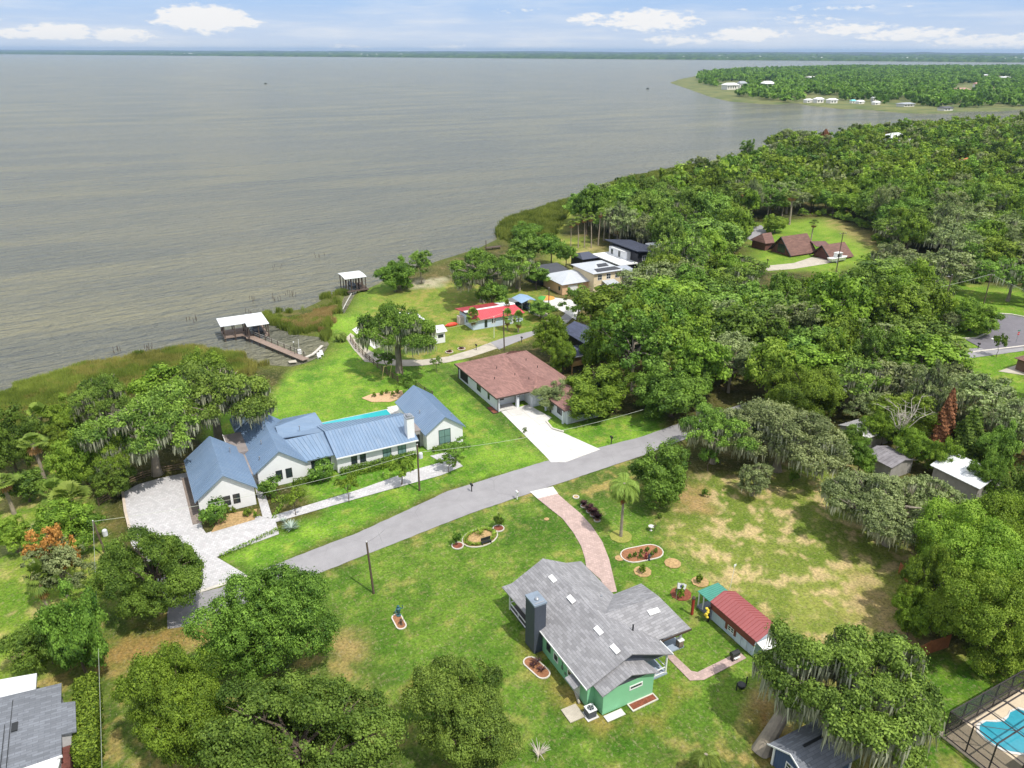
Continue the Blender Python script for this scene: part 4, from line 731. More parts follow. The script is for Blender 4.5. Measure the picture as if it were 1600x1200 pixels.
MB().box(132.2, 133.6, 180.4, 189.5, 0, 5.8).build('upper_wall', WHITE, T); MB().box(127.6, 132.2, 176.8, 190, 0, 3.2).build('lower_wall', BK, T); MB().slab([(127.2,176.4,3.5),(133.5,176.4,3.5),(133.5,191.5,3.5),(127.2,191.5,3.5)], .3).build('flat_roof', TRIM, T); MB().slab([(131.6,181,5.95),(133.6,181,5.95),(133.6,188,5.95),(131.6,188,5.95)], .1).build('flat_roof', TRIM, T)
window(T, 'W', 132.2, 183.6, 184.6, 3.7, 5.4, BLK); window(T, 'W', 132.2, 187.4, 188.4, 3.7, 5.2, BLK); window(T, 'S', 176.8, 135.2, 136.6, 3.8, 5.2, TRIM); window(T, 'S', 176.8, 128.6, 129.6, .5, 2.6, TRIM); window(T, 'S', 176.8, 130.2, 131.2, .5, 2.6, TRIM); MB().slab([(143,180,6.2),(147,180,6.2),(147,186,6.2),(143,186,6.2)], .3).build('flat_roof', TRIM, T); MB().box(143.2,146.8,180.2,185.8,0,5.9).build('side_wall', BK, T)
T = thing('black_annex', 'small black gabled annex left of the modern black and white house', 'outbuilding', (124, 190, 0)); MB().box(121.6, 126.4, 187.4, 194, 0, 3.4).build('wall', BK, T); roofmesh([[(121.2,187,3.4),(126.8,187,3.4),(125.6,190.6,4.6),(122.4,190.6,4.6)],[(121.2,194.4,3.4),(126.8,194.4,3.4),(125.6,190.6,4.6),(122.4,190.6,4.6)],[(121.2,187,3.4),(122.4,190.6,4.6),(121.2,194.4,3.4)]], .1).build('roof', CHR, T)
T = thing('grey_outbuilding', 'low grey metal roof between the tan stucco house and the modern black house', 'outbuilding', (126, 172, 0)); MB().box(122.4, 128.2, 167.6, 175.0, 0, 2.7).build('wall', surf('pale_grey_wall', (176,178,180), .8), T); roofmesh([[(122,167.2,2.75),(128.8,167.2,2.75),(128.8,175.6,3.6),(122,175.6,3.6)]], .1).build('roof', surf('blue_grey_metal', (156,162,174), .5, .05), T)
T = thing('stilt_house', 'dark raised house with navy shingle roof and a wooden stair deck, among the trees', 'house', (84, 127, 0)); MB().box(82.0, 87.5, 124.0, 132.4, 1.8, 5).build('wall', BK, T); roofmesh(gab(81.4, 88.0, 123.4, 133.0, 4.9, 6.4), .12).build('roof', surf('navy_shingle', (78,84,108), .85, .06, .5, 'shingle', (66,70,92)), T)
MB().slab([(78.2,122.4,2.9),(82.0,122.4,3.3),(82.0,127.4,3.3),(78.2,127.4,2.9)], .1).build('porch_roof', surf('navy_shingle', (78,84,108)), T); MB().box(78.2, 82, 122.2, 122.35, 2.75, 2.95).build('gutter', TRIM, T); MB().box(76.6, 82, 120.6, 126, 1.7, 1.85).box(76.6, 76.7, 120.6, 126, 1.85, 2.7).box(76.6, 80, 120.6, 120.7, 1.85, 2.7).build('deck', TANWOOD, T)
for x, y in ((76.8,120.8),(79.8,120.8),(76.8,123.4),(76.8,125.8),(82.2,124.2),(87.3,124.2)): MB().box(x-.08, x+.08, y-.08, y+.08, 0, 1.8).build('stilt', TANWOOD, T)
# A-frame pair
BRR = surf('red_brown_roof', (122,90,80), .85, .08, .6, 'shingle', (104,76,68), k=1.3); BRD = surf('brown_brick', (120,80,70), .85, .15, 2, 'brick', k=2)
T = thing('a_frame_house', 'steep red brown A-frame house with dark open gable in the clearing', 'house', (193, 178, 0))
def aframe(T, x0, x1, y0, y1, z, oh=.5, door_=False):
    ym = (y0+y1)/2
    MB().add([(x0+oh,y0+.4,0),(x0+oh,y1-.4,0),(x0+oh,ym,z-.4),(x1-oh,y0+.4,0),(x1-oh,y1-.4,0),(x1-oh,ym,z-.4)], [(0,2,1),(3,4,5),(0,3,5,2),(1,2,5,4),(0,1,4,3)]).build('gable_wall', BRD, T)
    MB().slab([(x0,y0,.5),(x1,y0,.5),(x1-.3,ym,z),(x0-.3,ym,z)], .15).slab([(x0,y1,.5),(x1,y1,.5),(x1-.3,ym,z),(x0-.3,ym,z)], .15).build('roof', BRR, T)
    MB().slab([(x0-.35,y0-.05,.45),(x0-.02,y0-.05,.45),(x0-.32,ym,z),(x0-.5,ym,z)], .3).slab([(x0-.35,y1+.05,.45),(x0-.02,y1+.05,.45),(x0-.32,ym,z),(x0-.5,ym,z)], .3).build('bargeboard', BLK, T)
    if door_: door(T, 'W', x0+oh, ym-2.1, ym+2.1, 2.3, DKRED2, name='garage_door', panels=4)
    else: window(T, 'W', x0+oh, ym-1.6, ym+1.6, .5, 3.2, BLK, bars=(2,1))
DKRED2 = surf('maroon_door', (88,52,50), .6, .1)
aframe(T, 189.0, 200.5, 170.6, 180.4, 5.7)
roofmesh([[(187.5,180.5,2.5),(191.5,180.5,2.5),(193,184,5.0),(189,184,5.0)],[(187.5,187.5,2.5),(191.5,187.5,2.5),(193,184,5.0),(189,184,5.0)],[(187.5,180.5,2.5),(189,184,5),(187.5,187.5,2.5)]], .15).build('rear_roof', BRR, T); MB().box(188,192,181,187,0,2.5).build('rear_wall', BRD, T)
MB().slab([(199,170.0,2.6),(203,167.5,2.6),(204,171,3.6),(199.5,173,3.6)], .12).slab([(199.5,173,3.6),(204,171,3.6),(204,174,2.6),(199.5,176,2.6)], .12).build('link_roof', surf('dark_brown_shingle', (104,76,74), .9), T)
T = thing('a_frame_garage', 'red brown gabled garage with maroon door and white boat beside it', 'garage', (201, 166, 0)); aframe(T, 196.4, 206.5, 161.2, 169.6, 4.3, .4, True)
# distant roofs among the trees
rect_house('wood_house', 'small white roof showing between the treetops of the far wood', *(lambda p: (p[0]-9, p[0]+9, p[1]-6, p[1]+6))(P(1393,236,0)), 9, 11.5, 'x', WHITE, WMET, .5, False, hip=6)
rect_house('wood_house', 'orange tiled roof half hidden in the far wood at the right', *(lambda p: (p[0]-6, p[0]+6, p[1]-5, p[1]+5))(P(1508,275,0)), 7, 9.5, 'x', TAN, surf('orange_tile', (196,120,80), .8), .5, False, hip=5)
rect_house('grove_house', 'white metal roofed building partly under mossy oaks at the right edge', *(lambda a: (a[0], a[0]+6.2, a[1]-3, a[1]+4))(P(1492,772,0)), 2.8, 3.9, 'y', surf('grey_board_wall', (150,146,140), .8), WMET, .4, True)
rect_house('grove_shed', 'weathered grey shed roof under the pale leafless branches', *(lambda a: (a[0]-2.5, a[0]+2.5, a[1]-2, a[1]+2.5))(P(1388,735,0)), 2.3, 3.0, 'y', surf('grey_board_wall', (150,146,140)), surf('weathered_roof', (128,124,128), .8, .2, 1, 'streak', (90,84,84)), .3)
rect_house('grove_shed', 'old sagging shed with patched pale roof beside the bright round tree', *(lambda a: (a[0]-3, a[0]+3, a[1]-2, a[1]+3))(P(1352,690,0)), 2.4, 3.3, 'x', surf('grey_board_wall', (150,146,140)), surf('patched_roof', (186,184,184), .7, .2, 1, 'streak', (130,120,116)), .3)
rect_house('roadside_house', 'low brown roofed house cut off by the right edge beside the cul de sac', *(lambda a: (a[0], a[0]+10, a[1]-8, a[1]-.5))(P(1582,576,0)), 2.5, 3.3, 'x', surf('brown_wall', (110,84,74), .8), BRR, .5, False, hip=3)
# far peninsula houses
FW = surf('pale_far_wall', (220,216,208), .8, .03, .2); FR = surf('pale_far_roof', (232,232,232), .6, .03, .2); FGY = surf('grey_far_roof', (150,154,160), .7, .05, .2); FT = surf('terracotta_far_roof', (170,130,120), .8, .05, .2)
far = [(1140,134,26,13,'two storey white lake house at the left of the peninsula point',FR),(1158,132,16,15,'grey roofed tall house beside the white one on the peninsula point',FGY),(1198,132,22,15,'white house with dark storey standing alone on the wooded peninsula',FR),
 (1262,157,14,8,'leftmost of the low white shore cottages on the peninsula',FR),(1278,156,17,11,'white two storey shore cottage second from the left on the peninsula',FR),(1299,157,18,10,'square pale shore cottage third from the left on the peninsula',FR),
 (1332,159,10,6,'small turquoise roofed boathouse on the peninsula shore',surf('turquoise_far_roof',(120,200,200),.7)),(1343,160,14,6,'low white shed beside the turquoise boathouse on the peninsula shore',FR),(1364,154,8,10,'narrow white gabled house behind the peninsula reeds',FR),(1368,162,14,5,'flat white boathouse right of the narrow gabled one on the peninsula',FR),
 (1414,164,28,6,'long grey roofed boathouse along the peninsula reeds',FGY),(1430,139,12,6,'lone white roof in the trees in the middle of the peninsula',FR),(1469,153,12,6,'small white house above the dark clump at the peninsula shore',FR),(1476,170,24,7,'dark open boathouse at the right end of the peninsula shore',surf('dark_far_roof',(80,80,84),.7)),
 (1500,141,28,11,'big terracotta and white house among the peninsula trees',FT),(1524,132,10,9,'narrow pale house right of the terracotta one on the peninsula',FT),(1267,121,16,4,'pair of white roofs deep in the peninsula wood',FR),(1568,121,22,4,'white roofs deep in the peninsula wood at the far right',FR),(1538,118,14,3,'tiny pale roof deep in the peninsula wood, left of the far right roofs',FR),(1550,140,14,6,'tan roof at the right of the peninsula wood',FT)]
for i, (px, py, wp, hp, lab, rm) in enumerate(far):
    a = P(px, py+hp/2, 0); d = PX(a[0], a[1], 0)[2]; w = wp*d/FOC*.85; h = max(5.0, hp*d/FOC*.8); dd = w*.6
    th = thing('lake_house' if 'boathouse' not in lab else 'boathouse', lab, 'house' if 'boathouse' not in lab else 'boathouse', (a[0],a[1],0), 'far houses on the peninsula')
    MB().box(a[0]-w/2, a[0]+w/2, a[1]-dd/2, a[1]+dd/2, 0, h*.75).build('wall', FW, th)
    roofmesh([[(a[0]-w*.55,a[1]-dd*.6,h*.72),(a[0]+w*.55,a[1]-dd*.6,h*.72),(a[0]+w*.4,a[1],h),(a[0]-w*.4,a[1],h)],[(a[0]-w*.55,a[1]+dd*.6,h*.72),(a[0]+w*.55,a[1]+dd*.6,h*.72),(a[0]+w*.4,a[1],h),(a[0]-w*.4,a[1],h)],[(a[0]-w*.55,a[1]-dd*.6,h*.72),(a[0]-w*.4,a[1],h),(a[0]-w*.55,a[1]+dd*.6,h*.72)],[(a[0]+w*.55,a[1]-dd*.6,h*.72),(a[0]+w*.4,a[1],h),(a[0]+w*.55,a[1]+dd*.6,h*.72)]], .3).build('roof', rm, th)
    wmb = MB()
    for k in range(max(1, int(w/5))): xx = a[0]-w/2+2+k*5; wmb.box(xx, xx+1.8, a[1]-dd/2-.06, a[1]-dd/2, h*.25, h*.55)
    wmb.build('window', GLASS, th)
# far-shore town: pale buildings kilometres away
tb = MB(); rr = random.Random(8)
for i in range(150):
    px = rr.choice([rr.uniform(20,110), rr.uniform(260,330), rr.uniform(500,600), rr.uniform(540,640), rr.uniform(1000,1330), rr.uniform(1000,1170), rr.uniform(1400,1440), rr.uniform(1560,1620)])
    dsh_ = 1303*60/((86+px/1600*12)-(79+px/1600*4)); d = dsh_*rr.uniform(1.01, 1.35); x, y, _ = vw(d*(px-800)/1303, d); w = rr.uniform(12,42)*d/8000; z = (d/dsh_-1)*26; h = rr.uniform(5,13)
    tb.box(x-w/2, x+w/2, y-w/3, y+w/3, z, z+h*.7).slab([(x-w*.52,y-w*.36,z+h*.7),(x+w*.52,y-w*.36,z+h*.7),(x+w*.4,y,z+h),(x-w*.4,y,z+h)], .3)
o = tb.build('far_town', FR); tag(o, 'scattered pale buildings of the town along the far shore below the horizon', 'town'); o['kind'] = 'stuff'

# ------------------------------------------------------------------ docks
T = thing('boathouse_dock', 'L shaped white roofed boathouse with a long plank walkway to the farmhouse lawn', 'dock', (22, 174, -.4))
MB().slab([(17.1,173.1,3.45),(22.4,173.1,3.45),(22.4,176.2,3.9),(20.6,179.4,3.45),(17.1,179.4,3.45)], .12).slab([(22.4,176.2,3.9),(22.4,170.4,3.45),(27.2,170.4,3.45),(27.2,179.4,3.45),(20.6,179.4,3.45)], .12).build('roof', WMET, T)
MB().box(17.6, 22.0, 173.4, 179, .35, .55).box(22.0, 23.6, 171, 179, .35, .54).box(26.2, 27.0, 171, 179, .3, .5).build('deck', WOOD, T)
A_, B_ = Vector((21.9,174.8,.5)), Vector((30.8,152.6,.35)); dv = (B_-A_).normalized(); sv_ = Vector((-dv.y,dv.x,0))*.85
MB().slab([A_-sv_, B_-sv_, B_+sv_, A_+sv_], .14).build('walkway', WOOD, T)
for x, y in [(17.8,173.6),(20,173.5),(22.2,173.2),(17.8,176.2),(17.8,178.9),(20.2,178.9),(22.6,170.9),(24.8,170.8),(26.9,170.8),(26.9,173.6),(26.9,176.4),(26.9,179),(23.2,179),(22.3,176.5)]: MB().box(x-.11, x+.11, y-.11, y+.11, -2, 3.45).build('post', DKWOOD, T)
L_ = (B_-A_).length
for k in range(10):
    for s_ in (-1, 1): q = A_+dv*(L_*(k+.3)/10)+sv_*s_*.92; MB().box(q.x-.08, q.x+.08, q.y-.08, q.y+.08, -2, 1.5 if s_ > 0 else .3).build('piling', DKWOOD, T)
for z in (1.45, 1.0): a = A_+sv_*.95+dv*3; c_ = B_+sv_*.95-dv*1; MB().tube([(a.x,a.y,z),(c_.x,c_.y,z)], .05, 4).build('handrail', surf('pale_rail', (170,164,156), .7), T)
MB().box(17.7, 22, 173.42, 173.5, 1.35, 1.45).box(17.7, 17.8, 173.4, 179, 1.35, 1.45).box(22.4, 22.5, 171, 176, 1.35, 1.45).build('handrail', DKWOOD, T)
T = thing('moored_boat', 'dark covered boat on the lift under the L shaped boathouse roof', 'boat', (25, 174, .6)); h_ = [(23.9,171.6),(25.9,171.6),(26.0,175.5),(24.9,177.8),(23.8,175.5)]
MB().add([(x,y,1.4) for x,y in h_]+[(x*.7+24.9*.3,y*.8+174*.2,.6) for x,y in h_], [(0,1,2,3,4),(9,8,7,6,5)]+[(i,i+5,(i+1)%5+5,(i+1)%5) for i in range(5)]).build('hull', surf('dark_boat', (50,56,66), .4), T); MB().slab([(24,172.2,1.9),(25.8,172.2,1.9),(25.7,175,2.1),(24.1,175,2.1)], .4).build('cover', surf('grey_canvas', (108,110,118), .8), T)
T = thing('dock_lamp', 'thin lamp post on the lawn end of the long dock walkway', 'lamp post', (*P(461,556)[:2], 0)); q = P(461,556); MB().tube([q,(q[0],q[1],3.0)], .05, 6).build('pole', BLK, T); MB().lathe((q[0],q[1],3.0), [(.1,0),(.16,.15),(.05,.3)], 8).build('lamp', TRIM, T)
T = thing('dock_crane', 'white fish cleaning station with tall mast at the shore end of the dock', 'station', (*P(468,553)[:2], 0)); q = P(468,553); MB().box(q[0]-.4, q[0]+.4, q[1]-.3, q[1]+.3, 0, 1.0).build('cabinet', TRIM, T); MB().tube([(q[0],q[1],1),(q[0]+.1,q[1],3.4)], .04, 6).build('mast', TRIM, T)
T = thing('open_boathouse', 'small white roofed boathouse on tall dark pilings beyond the seawall', 'boathouse', (56, 200, -.4)); MB().slab([(52.2,196.2,4.0),(58.2,196.2,4.0),(58.2,199.6,4.22),(52.2,199.6,4.22)], .12).slab([(52.2,203,4.0),(58.2,203,4.0),(58.2,199.6,4.22),(52.2,199.6,4.22)], .12).build('roof', WMET, T)
for x in (52.6,54.0,55.4,56.8,57.9):
    for y in (196.6,199.6,202.6): MB().box(x-.1, x+.1, y-.1, y+.1, -2, 4.0).build('piling', DKWOOD, T)
MB().box(56.4, 58.4, 195.5, 203, .5, .65).box(52.4, 58.4, 195.4, 196.4, .5, .64).build('deck', DKWOOD, T)
T = thing('lift_boat', 'dark boat hanging inside the small open boathouse', 'boat', (54.8,199.4,1)); MB().add([(54,197.2,1.6),(55.6,197.2,1.6),(55.7,200.5,1.6),(54.8,202,1.7),(53.9,200.5,1.6),(54.3,197.4,.8),(55.3,197.4,.8),(55.3,200.3,.8),(54.8,201.2,.9),(54.3,200.3,.8)], [(0,1,2,3,4),(9,8,7,6,5)]+[(i,i+5,(i+1)%5+5,(i+1)%5) for i in range(5)]).build('hull', surf('dark_boat', (50,56,66)), T)
o = kerb([(534,487),(544,468),(553,453)], .25, .15, surf('seawall_cap', (176,174,166), .8), 'seawall'); tag(o, 'thin white capped seawall along the mown point by the small boathouse', 'seawall')
o = kerb([(470,562),(480,558),(489,554),(497,547),(503,541)], .6, .18, surf('pale_rock', (190,184,174), .9, .2, 2), 'rock_edging'); tag(o, 'pale rock edging around the little bay beside the dock', 'rock edging')
sheet('landing', [(450,564),(462,562),(464,566),(452,567)], OLDC, .05)
o = MB()
for (a, b_) in [((985,274),(1010,283))]: p0, p1 = P(*a), P(*b_); o.tube([(p0[0],p0[1],.8),(p1[0],p1[1],.8)], .5, 4)
o = o.build('old_dock', OLDC); tag(o, 'narrow pale dock lying out over the far reed bed', 'dock')
T = thing('tall_dock', 'small dark dock with a tall piling beyond the big waterfront oak', 'dock', (*P(765,385)[:2], 0)); q = P(765,390); MB().box(q[0]-1.5, q[0]+4, q[1]-.8, q[1]+.8, .6, .8).build('deck', DKWOOD, T)
for dx in (-1.3, 1, 3.6): MB().box(q[0]+dx-.1, q[0]+dx+.1, q[1]-.1, q[1]+.1, -2, .6 if dx > -1 else 3.2).build('piling', DKWOOD, T)
# tiny boats far out on the lake
for px, py, lab in ((415,131,'dark speck of a boat far out on the open lake'),(537,94,'tiny boat near the far shore'),(1012,139,'tiny dark boat left of the peninsula point')):
    q = P(px, py, -.4); T = thing('small_boat', lab, 'boat', (q[0], q[1], -.4)); s_ = 3 if py > 100 else 8
    MB().add([(q[0]-s_,q[1]-.8,.5),(q[0]+s_*.7,q[1]-.8,.5),(q[0]+s_,q[1],.6),(q[0]+s_*.7,q[1]+.8,.5),(q[0]-s_,q[1]+.8,.5),(q[0]-s_*.9,q[1]-.5,-.5),(q[0]+s_*.6,q[1]-.5,-.5),(q[0]+s_*.8,q[1],-.5),(q[0]+s_*.6,q[1]+.5,-.5),(q[0]-s_*.9,q[1]+.5,-.5)], [(0,1,2,3,4),(9,8,7,6,5)]+[(i,i+5,(i+1)%5+5,(i+1)%5) for i in range(5)]).build('hull', BLK, T); MB().box(q[0]-.6, q[0]+.9, q[1]-.5, q[1]+.5, .5, 1.6).build('cabin', DKGR, T)
# ------------------------------------------------------------------ vegetation builders
LG = leafmat('leaf_bright', (48,80,22), (148,178,64), .3); LD = leafmat('leaf_dark', (50,82,30), (134,168,68), .28); LO = leafmat('leaf_olive', (62,92,34), (130,160,68), .3); LM = leafmat('leaf_live_oak', (56,88,34), (150,182,80), .26)
LY = leafmat('leaf_yellow_green', (82,114,34), (156,182,70), .3); LB = leafmat('leaf_rust', (104,66,44), (160,108,74), .15, hv=False); LR = leafmat('leaf_orange', (156,112,56), (206,150,84), .2, hv=False); LS = leafmat('leaf_silver', (88,104,64), (164,176,120), .28)
MOSS = leafmat('hanging_moss', (124,126,104), (184,186,156), .15, .9, hv=False); PALM = leafmat('palm_green', (70,96,34), (140,160,72), .25); DEADP = leafmat('dead_frond', (128,92,58), (190,150,100), .15, .8, hv=False); REED = leafmat('reed_green', (80,98,36), (142,152,70), .2, hv=False); REEDT = leafmat('reed_tan', (140,122,72), (196,172,118), .2, hv=False)
BARK = surf('bark', (96,84,72), .95, .25, 1.5, 'streak', (66,58,50)); BARKP = surf('pale_bark', (140,130,116), .95, .2, 1.5, 'streak', (104,96,86)); PBARK = surf('palm_bark', (150,138,122), .95, .2, 2, 'streak', (112,100,86)); BARKD = surf('dead_bark', (176,168,156), .9, .15, 2)
def sph(rs, n, zmin=-1.0):
    z = rs.uniform(zmin, 1, n); t = rs.uniform(0, 2*math.pi, n); r = np.sqrt(1-z*z); return np.stack([r*np.cos(t), r*np.sin(t), z], 1)
def leafquads(rs, c, nrm, size, asp=1.5):
    n = len(c); a = np.cross(nrm, rs.normal(size=(n, 3))); a /= np.linalg.norm(a, axis=1)[:, None]+1e-9; b = np.cross(nrm, a)
    s = size if np.ndim(size) else np.full(n, size); w = (s*.5)[:, None]; l = (s*.5*asp)[:, None]
    fold = nrm*(s*.18)[:, None]
    V = np.stack([c-b*l, c+a*w+fold, c+b*l, c-a*w+fold], 1).reshape(-1, 3); F = np.arange(4*n).reshape(n, 4); return V, F
def crown_pts(seed, R, H, nl, csz, nleaf, jit=.55, zmin=-.35, spread=.62, lr=(.30,.46), flat=1.0, core=True, per0=44):
    """clumped crown in an ellipsoid of radius R and height H centred on 0 -> leaf centres, normals, tint, lobes"""
    rs = np.random.RandomState(seed)
    d = sph(rs, nl*6, zmin)          # spread lobe directions apart
    pick = [0]
    while len(pick) < nl:
        dm = np.min(np.linalg.norm(d[:, None]-d[pick][None], axis=2), axis=1); pick.append(int(np.argmax(dm*(1+rs.uniform(-.15, .15, len(dm))))))
    d = d[pick]; fr_ = rs.uniform(spread-.26, spread+.2, nl); lc = d*np.array([R, R, H/2])*fr_[:, None]; rl = R*(lr[0]+(lr[1]-lr[0])*rs.beta(1.1, 1.6, nl))
    if core: lc = np.concatenate([lc, [[0, 0, H*.03]]]); rl = np.append(rl, R*.40)
    zs = np.clip(H/(2*R), .55, 1.3)
    area = rl**2; ncl = max(12, int(nleaf/per0)); which = rs.choice(len(rl), ncl, p=area/area.sum())
    cd = sph(rs, ncl, -.55); cc = lc[which]+cd*rl[which][:, None]*np.array([1, 1, zs*flat])*rs.uniform(.86, 1.08, ncl)[:, None]
    keep = np.ones(ncl, bool)
    for k in range(len(rl)):
        q = (cc-lc[k])/np.array([1, 1, zs*flat]); keep &= (np.linalg.norm(q, axis=1) > rl[k]*.80) | (which == k)
    fq = rs.normal(size=(5, 3))*(5.2/R); ph = rs.uniform(0, 6.28, 5); keep &= np.sin(cc@fq.T+ph).sum(1)/2.2 > -.6
    cc = cc[keep]; cd = cd[keep]; which = which[keep]; ncl = len(cc); rc = csz*rs.uniform(.5, 1.45, ncl)
    ct = np.clip(rs.normal(.5, .3, ncl)+.18*np.take(rs.normal(size=len(rl)), which), 0, 1)
    per = max(3, int(nleaf/ncl)); w = np.repeat(np.arange(ncl), per)
    ld = sph(rs, len(w), -.6)+cd[w]*.55+np.array([0, 0, .25]); ld /= np.linalg.norm(ld, axis=1)[:, None]
    lp = cc[w]+ld*(rc[w]*np.where(rs.rand(len(w)) < .14, rs.uniform(1.1, 1.75, len(w)), rs.uniform(.6, 1.06, len(w))))[:, None]*np.array([1, 1, .8])
    nr = ld+rs.normal(size=(len(w), 3))*jit; nr /= np.linalg.norm(nr, axis=1)[:, None]
    t = np.clip(ct[w]*.65+rs.uniform(0, .35, len(w)), 0, 1)
    fxy = R/np.percentile(np.hypot(lp[:, 0], lp[:, 1]), 98.5); fz = (H/2)/np.percentile(np.abs(lp[:, 2]), 99); S3 = np.array([fxy, fxy, fz]); lp = lp*S3; lc = lc*S3; cc = cc*S3; p1, p2, p3 = rs.uniform(0, 6.28, 3)
    def warp(q): a_z = np.arctan2(q[:, 1], q[:, 0]); s_ = 1+.13*np.sin(2*a_z+p1)+.09*np.sin(3*a_z+p2+q[:, 2]/R*1.5); return q*np.stack([s_, s_, 1+.12*np.sin(a_z+p3)], 1)
    lp, lc, cc = warp(lp), warp(lc), warp(cc)
    return lp, nr, t, lc, rl, cc, rc
def limbs(mb, base, top, lc, rl, r0, n=7, seed=1, wob=.3):
    rr = random.Random(seed); b, t = Vector(base), Vector(top); k = 5
    path = [b.lerp(t, i/k)+Vector((rr.uniform(-wob, wob), rr.uniform(-wob, wob), 0))*(i/k) for i in range(k+1)]; path[0] = b
    mb.tube([b-Vector((0,0,.3))]+path, [r0*1.5, r0*1.25]+[r0*(1-.45*i/k) for i in range(1, k+1)], 8)
    order = sorted(range(len(lc)), key=lambda i: -rl[i])[:n]
    for i in order:
        s = path[rr.choice([3, 4, 5])]; e = Vector(lc[i]); m_ = s.lerp(e, .5)+Vector((rr.uniform(-.5,.5), rr.uniform(-.5,.5), rr.uniform(.0,.6)))
        mb.tube([s, m_, e], [r0*.5, r0*.32, r0*.12], 6)
        for j in range(2): e2 = e+Vector((rr.uniform(-1,1), rr.uniform(-1,1), rr.uniform(-.2,1)))*rl[i]*.8; mb.tube([m_.lerp(e, .6), e2], [r0*.2, r0*.05], 5)
def strands(seed, cc, rc, n, ln=(.6,1.9), w=(.045,.13), low=True):
    rs = np.random.RandomState(seed); k = rs.choice(len(cc), n); p = cc[k]+sph(rs, n, -1)*(rc[k]*.8)[:, None]; p[:, 2] -= rc[k]*.35
    L = rs.uniform(ln[0], ln[1], n); Wd = rs.uniform(w[0], w[1], n); t = rs.uniform(0, math.pi, n); a = np.stack([np.cos(t), np.sin(t), 0*t], 1)*Wd[:, None]
    dr = np.stack([rs.normal(0, .08, n), rs.normal(0, .08, n), -np.ones(n)], 1)*L[:, None]
    V = np.stack([p-a, p+a, p+a*.75+dr*.55, p-a*.75+dr*.55, p+dr+a*.12, p+dr-a*.12], 1).reshape(-1, 3); i = np.arange(n)*6
    F = np.concatenate([np.stack([i, i+1, i+2, i+3], 1), np.stack([i+3, i+2, i+4, i+5], 1)]); return V, F, np.repeat(rs.uniform(0, 1, n), 6)
PROTO_Y = -3000.0
def tree_proto(name, seed, R, H, ht, leaf, nleaf, lmat, nl=14, csz=None, moss=0, r0=.35, zmin=-.35, bark=None, jit=.55, nlimb=7, asp=1.5, spread=.62, lr=(.30,.46), flat=1.0, mln=(.6,1.9), core=True):
    """tree standing on 0,0,0; crown radius R, crown height H, total height ht. returned as (root, R, H, ht) and used through dup()"""
    T = thing(name, 'tree', 'tree'); lp, nr, t, lc, rl, cc, rc = crown_pts(seed, R, H, nl, csz or .16*R, nleaf, jit, zmin, spread, lr, flat)
    up = np.array([0, 0, ht-H/2]); rs = np.random.RandomState(seed+99); V, F = leafquads(rs, lp+up, nr, leaf*rs.uniform(.65, 1.3, len(lp)), asp)
    c = npobj('crown', npmesh('crown', V, F, np.repeat(t, 4), lmat), T)
    mb = MB(); limbs(mb, (0,0,0), (0,0,ht-H*.55), lc+up, rl, r0, nlimb, seed); mb.build('trunk', bark or BARK, T)
    if moss:
        V, F, t = strands(seed+5, cc+up, rc, moss, mln); npobj('moss', npmesh('moss', V, F, t, MOSS), T)
    return (T, R, H, ht)
def fan_frond(V, F, t, o, az, pitch, L, Rf, droop, tv, nb=11):
    d = np.array([math.cos(az)*math.cos(pitch), math.sin(az)*math.cos(pitch), math.sin(pitch)]); side = np.array([-math.sin(az), math.cos(az), 0]); up = np.cross(d, side)*-1
    o = np.array(o); tip = o+d*L; n = len(V); w = side*.03; V += [o-w, o+w, tip+w, tip-w]; F.append((n, n+1, n+2, n+3)); t += [tv]*4
    for i in range(nb):
        a = (i/(nb-1)-.5)*2.6; dd = d*math.cos(a)+side*math.sin(a); fold = up*(.10*abs(math.sin(a*2.2))); pr = np.cross(dd, up); pr /= np.linalg.norm(pr)+1e-9; ww = pr*Rf*.10
        m_ = tip+dd*Rf*.6+fold; e = tip+dd*Rf*.95+fold-np.array([0, 0, droop*Rf]); n = len(V)
        V += [tip, m_-ww, e, m_+ww]; F.append((n, n+1, n+2, n+3)); t += [min(1, max(0, tv+random.uniform(-.15, .15)))]*4
def palm_proto(name, seed, ht, nf=30, ndead=14, L=.9, Rf=.9, r=.17, lean=.3):
    random.seed(seed); T = thing(name, 'palm', 'palm'); top = (lean, lean*.4, ht); V, F, t = [], [], []
    for i in range(nf): fan_frond(V, F, t, top, i*2.399+random.uniform(-.2,.2), random.uniform(-.5, 1.35)*(1-.0*i), L*random.uniform(.8,1.1), Rf*random.uniform(.8,1.15), .25, random.uniform(.2,.9))
    npobj('fronds', npmesh('fronds', V, F, t, PALM), T); V, F, t = [], [], []
    for i in range(ndead): fan_frond(V, F, t, (top[0],top[1],ht-.3), i*2.399, random.uniform(-1.45,-.75), L*.8, Rf*.8, .35, random.uniform(.1,.9), 7)
    npobj('dead_fronds', npmesh('dead_fronds', V, F, t, DEADP), T)
    MB().tube([(0,0,-.2),(lean*.2,0,ht*.4),(lean*.7,lean*.2,ht*.8),(top[0],top[1],ht-.05)], [r*1.3, r, r*.95, r*1.5], 9).build('trunk', PBARK, T); return (T, L+Rf, (L+Rf)*1.6, ht+1.0)
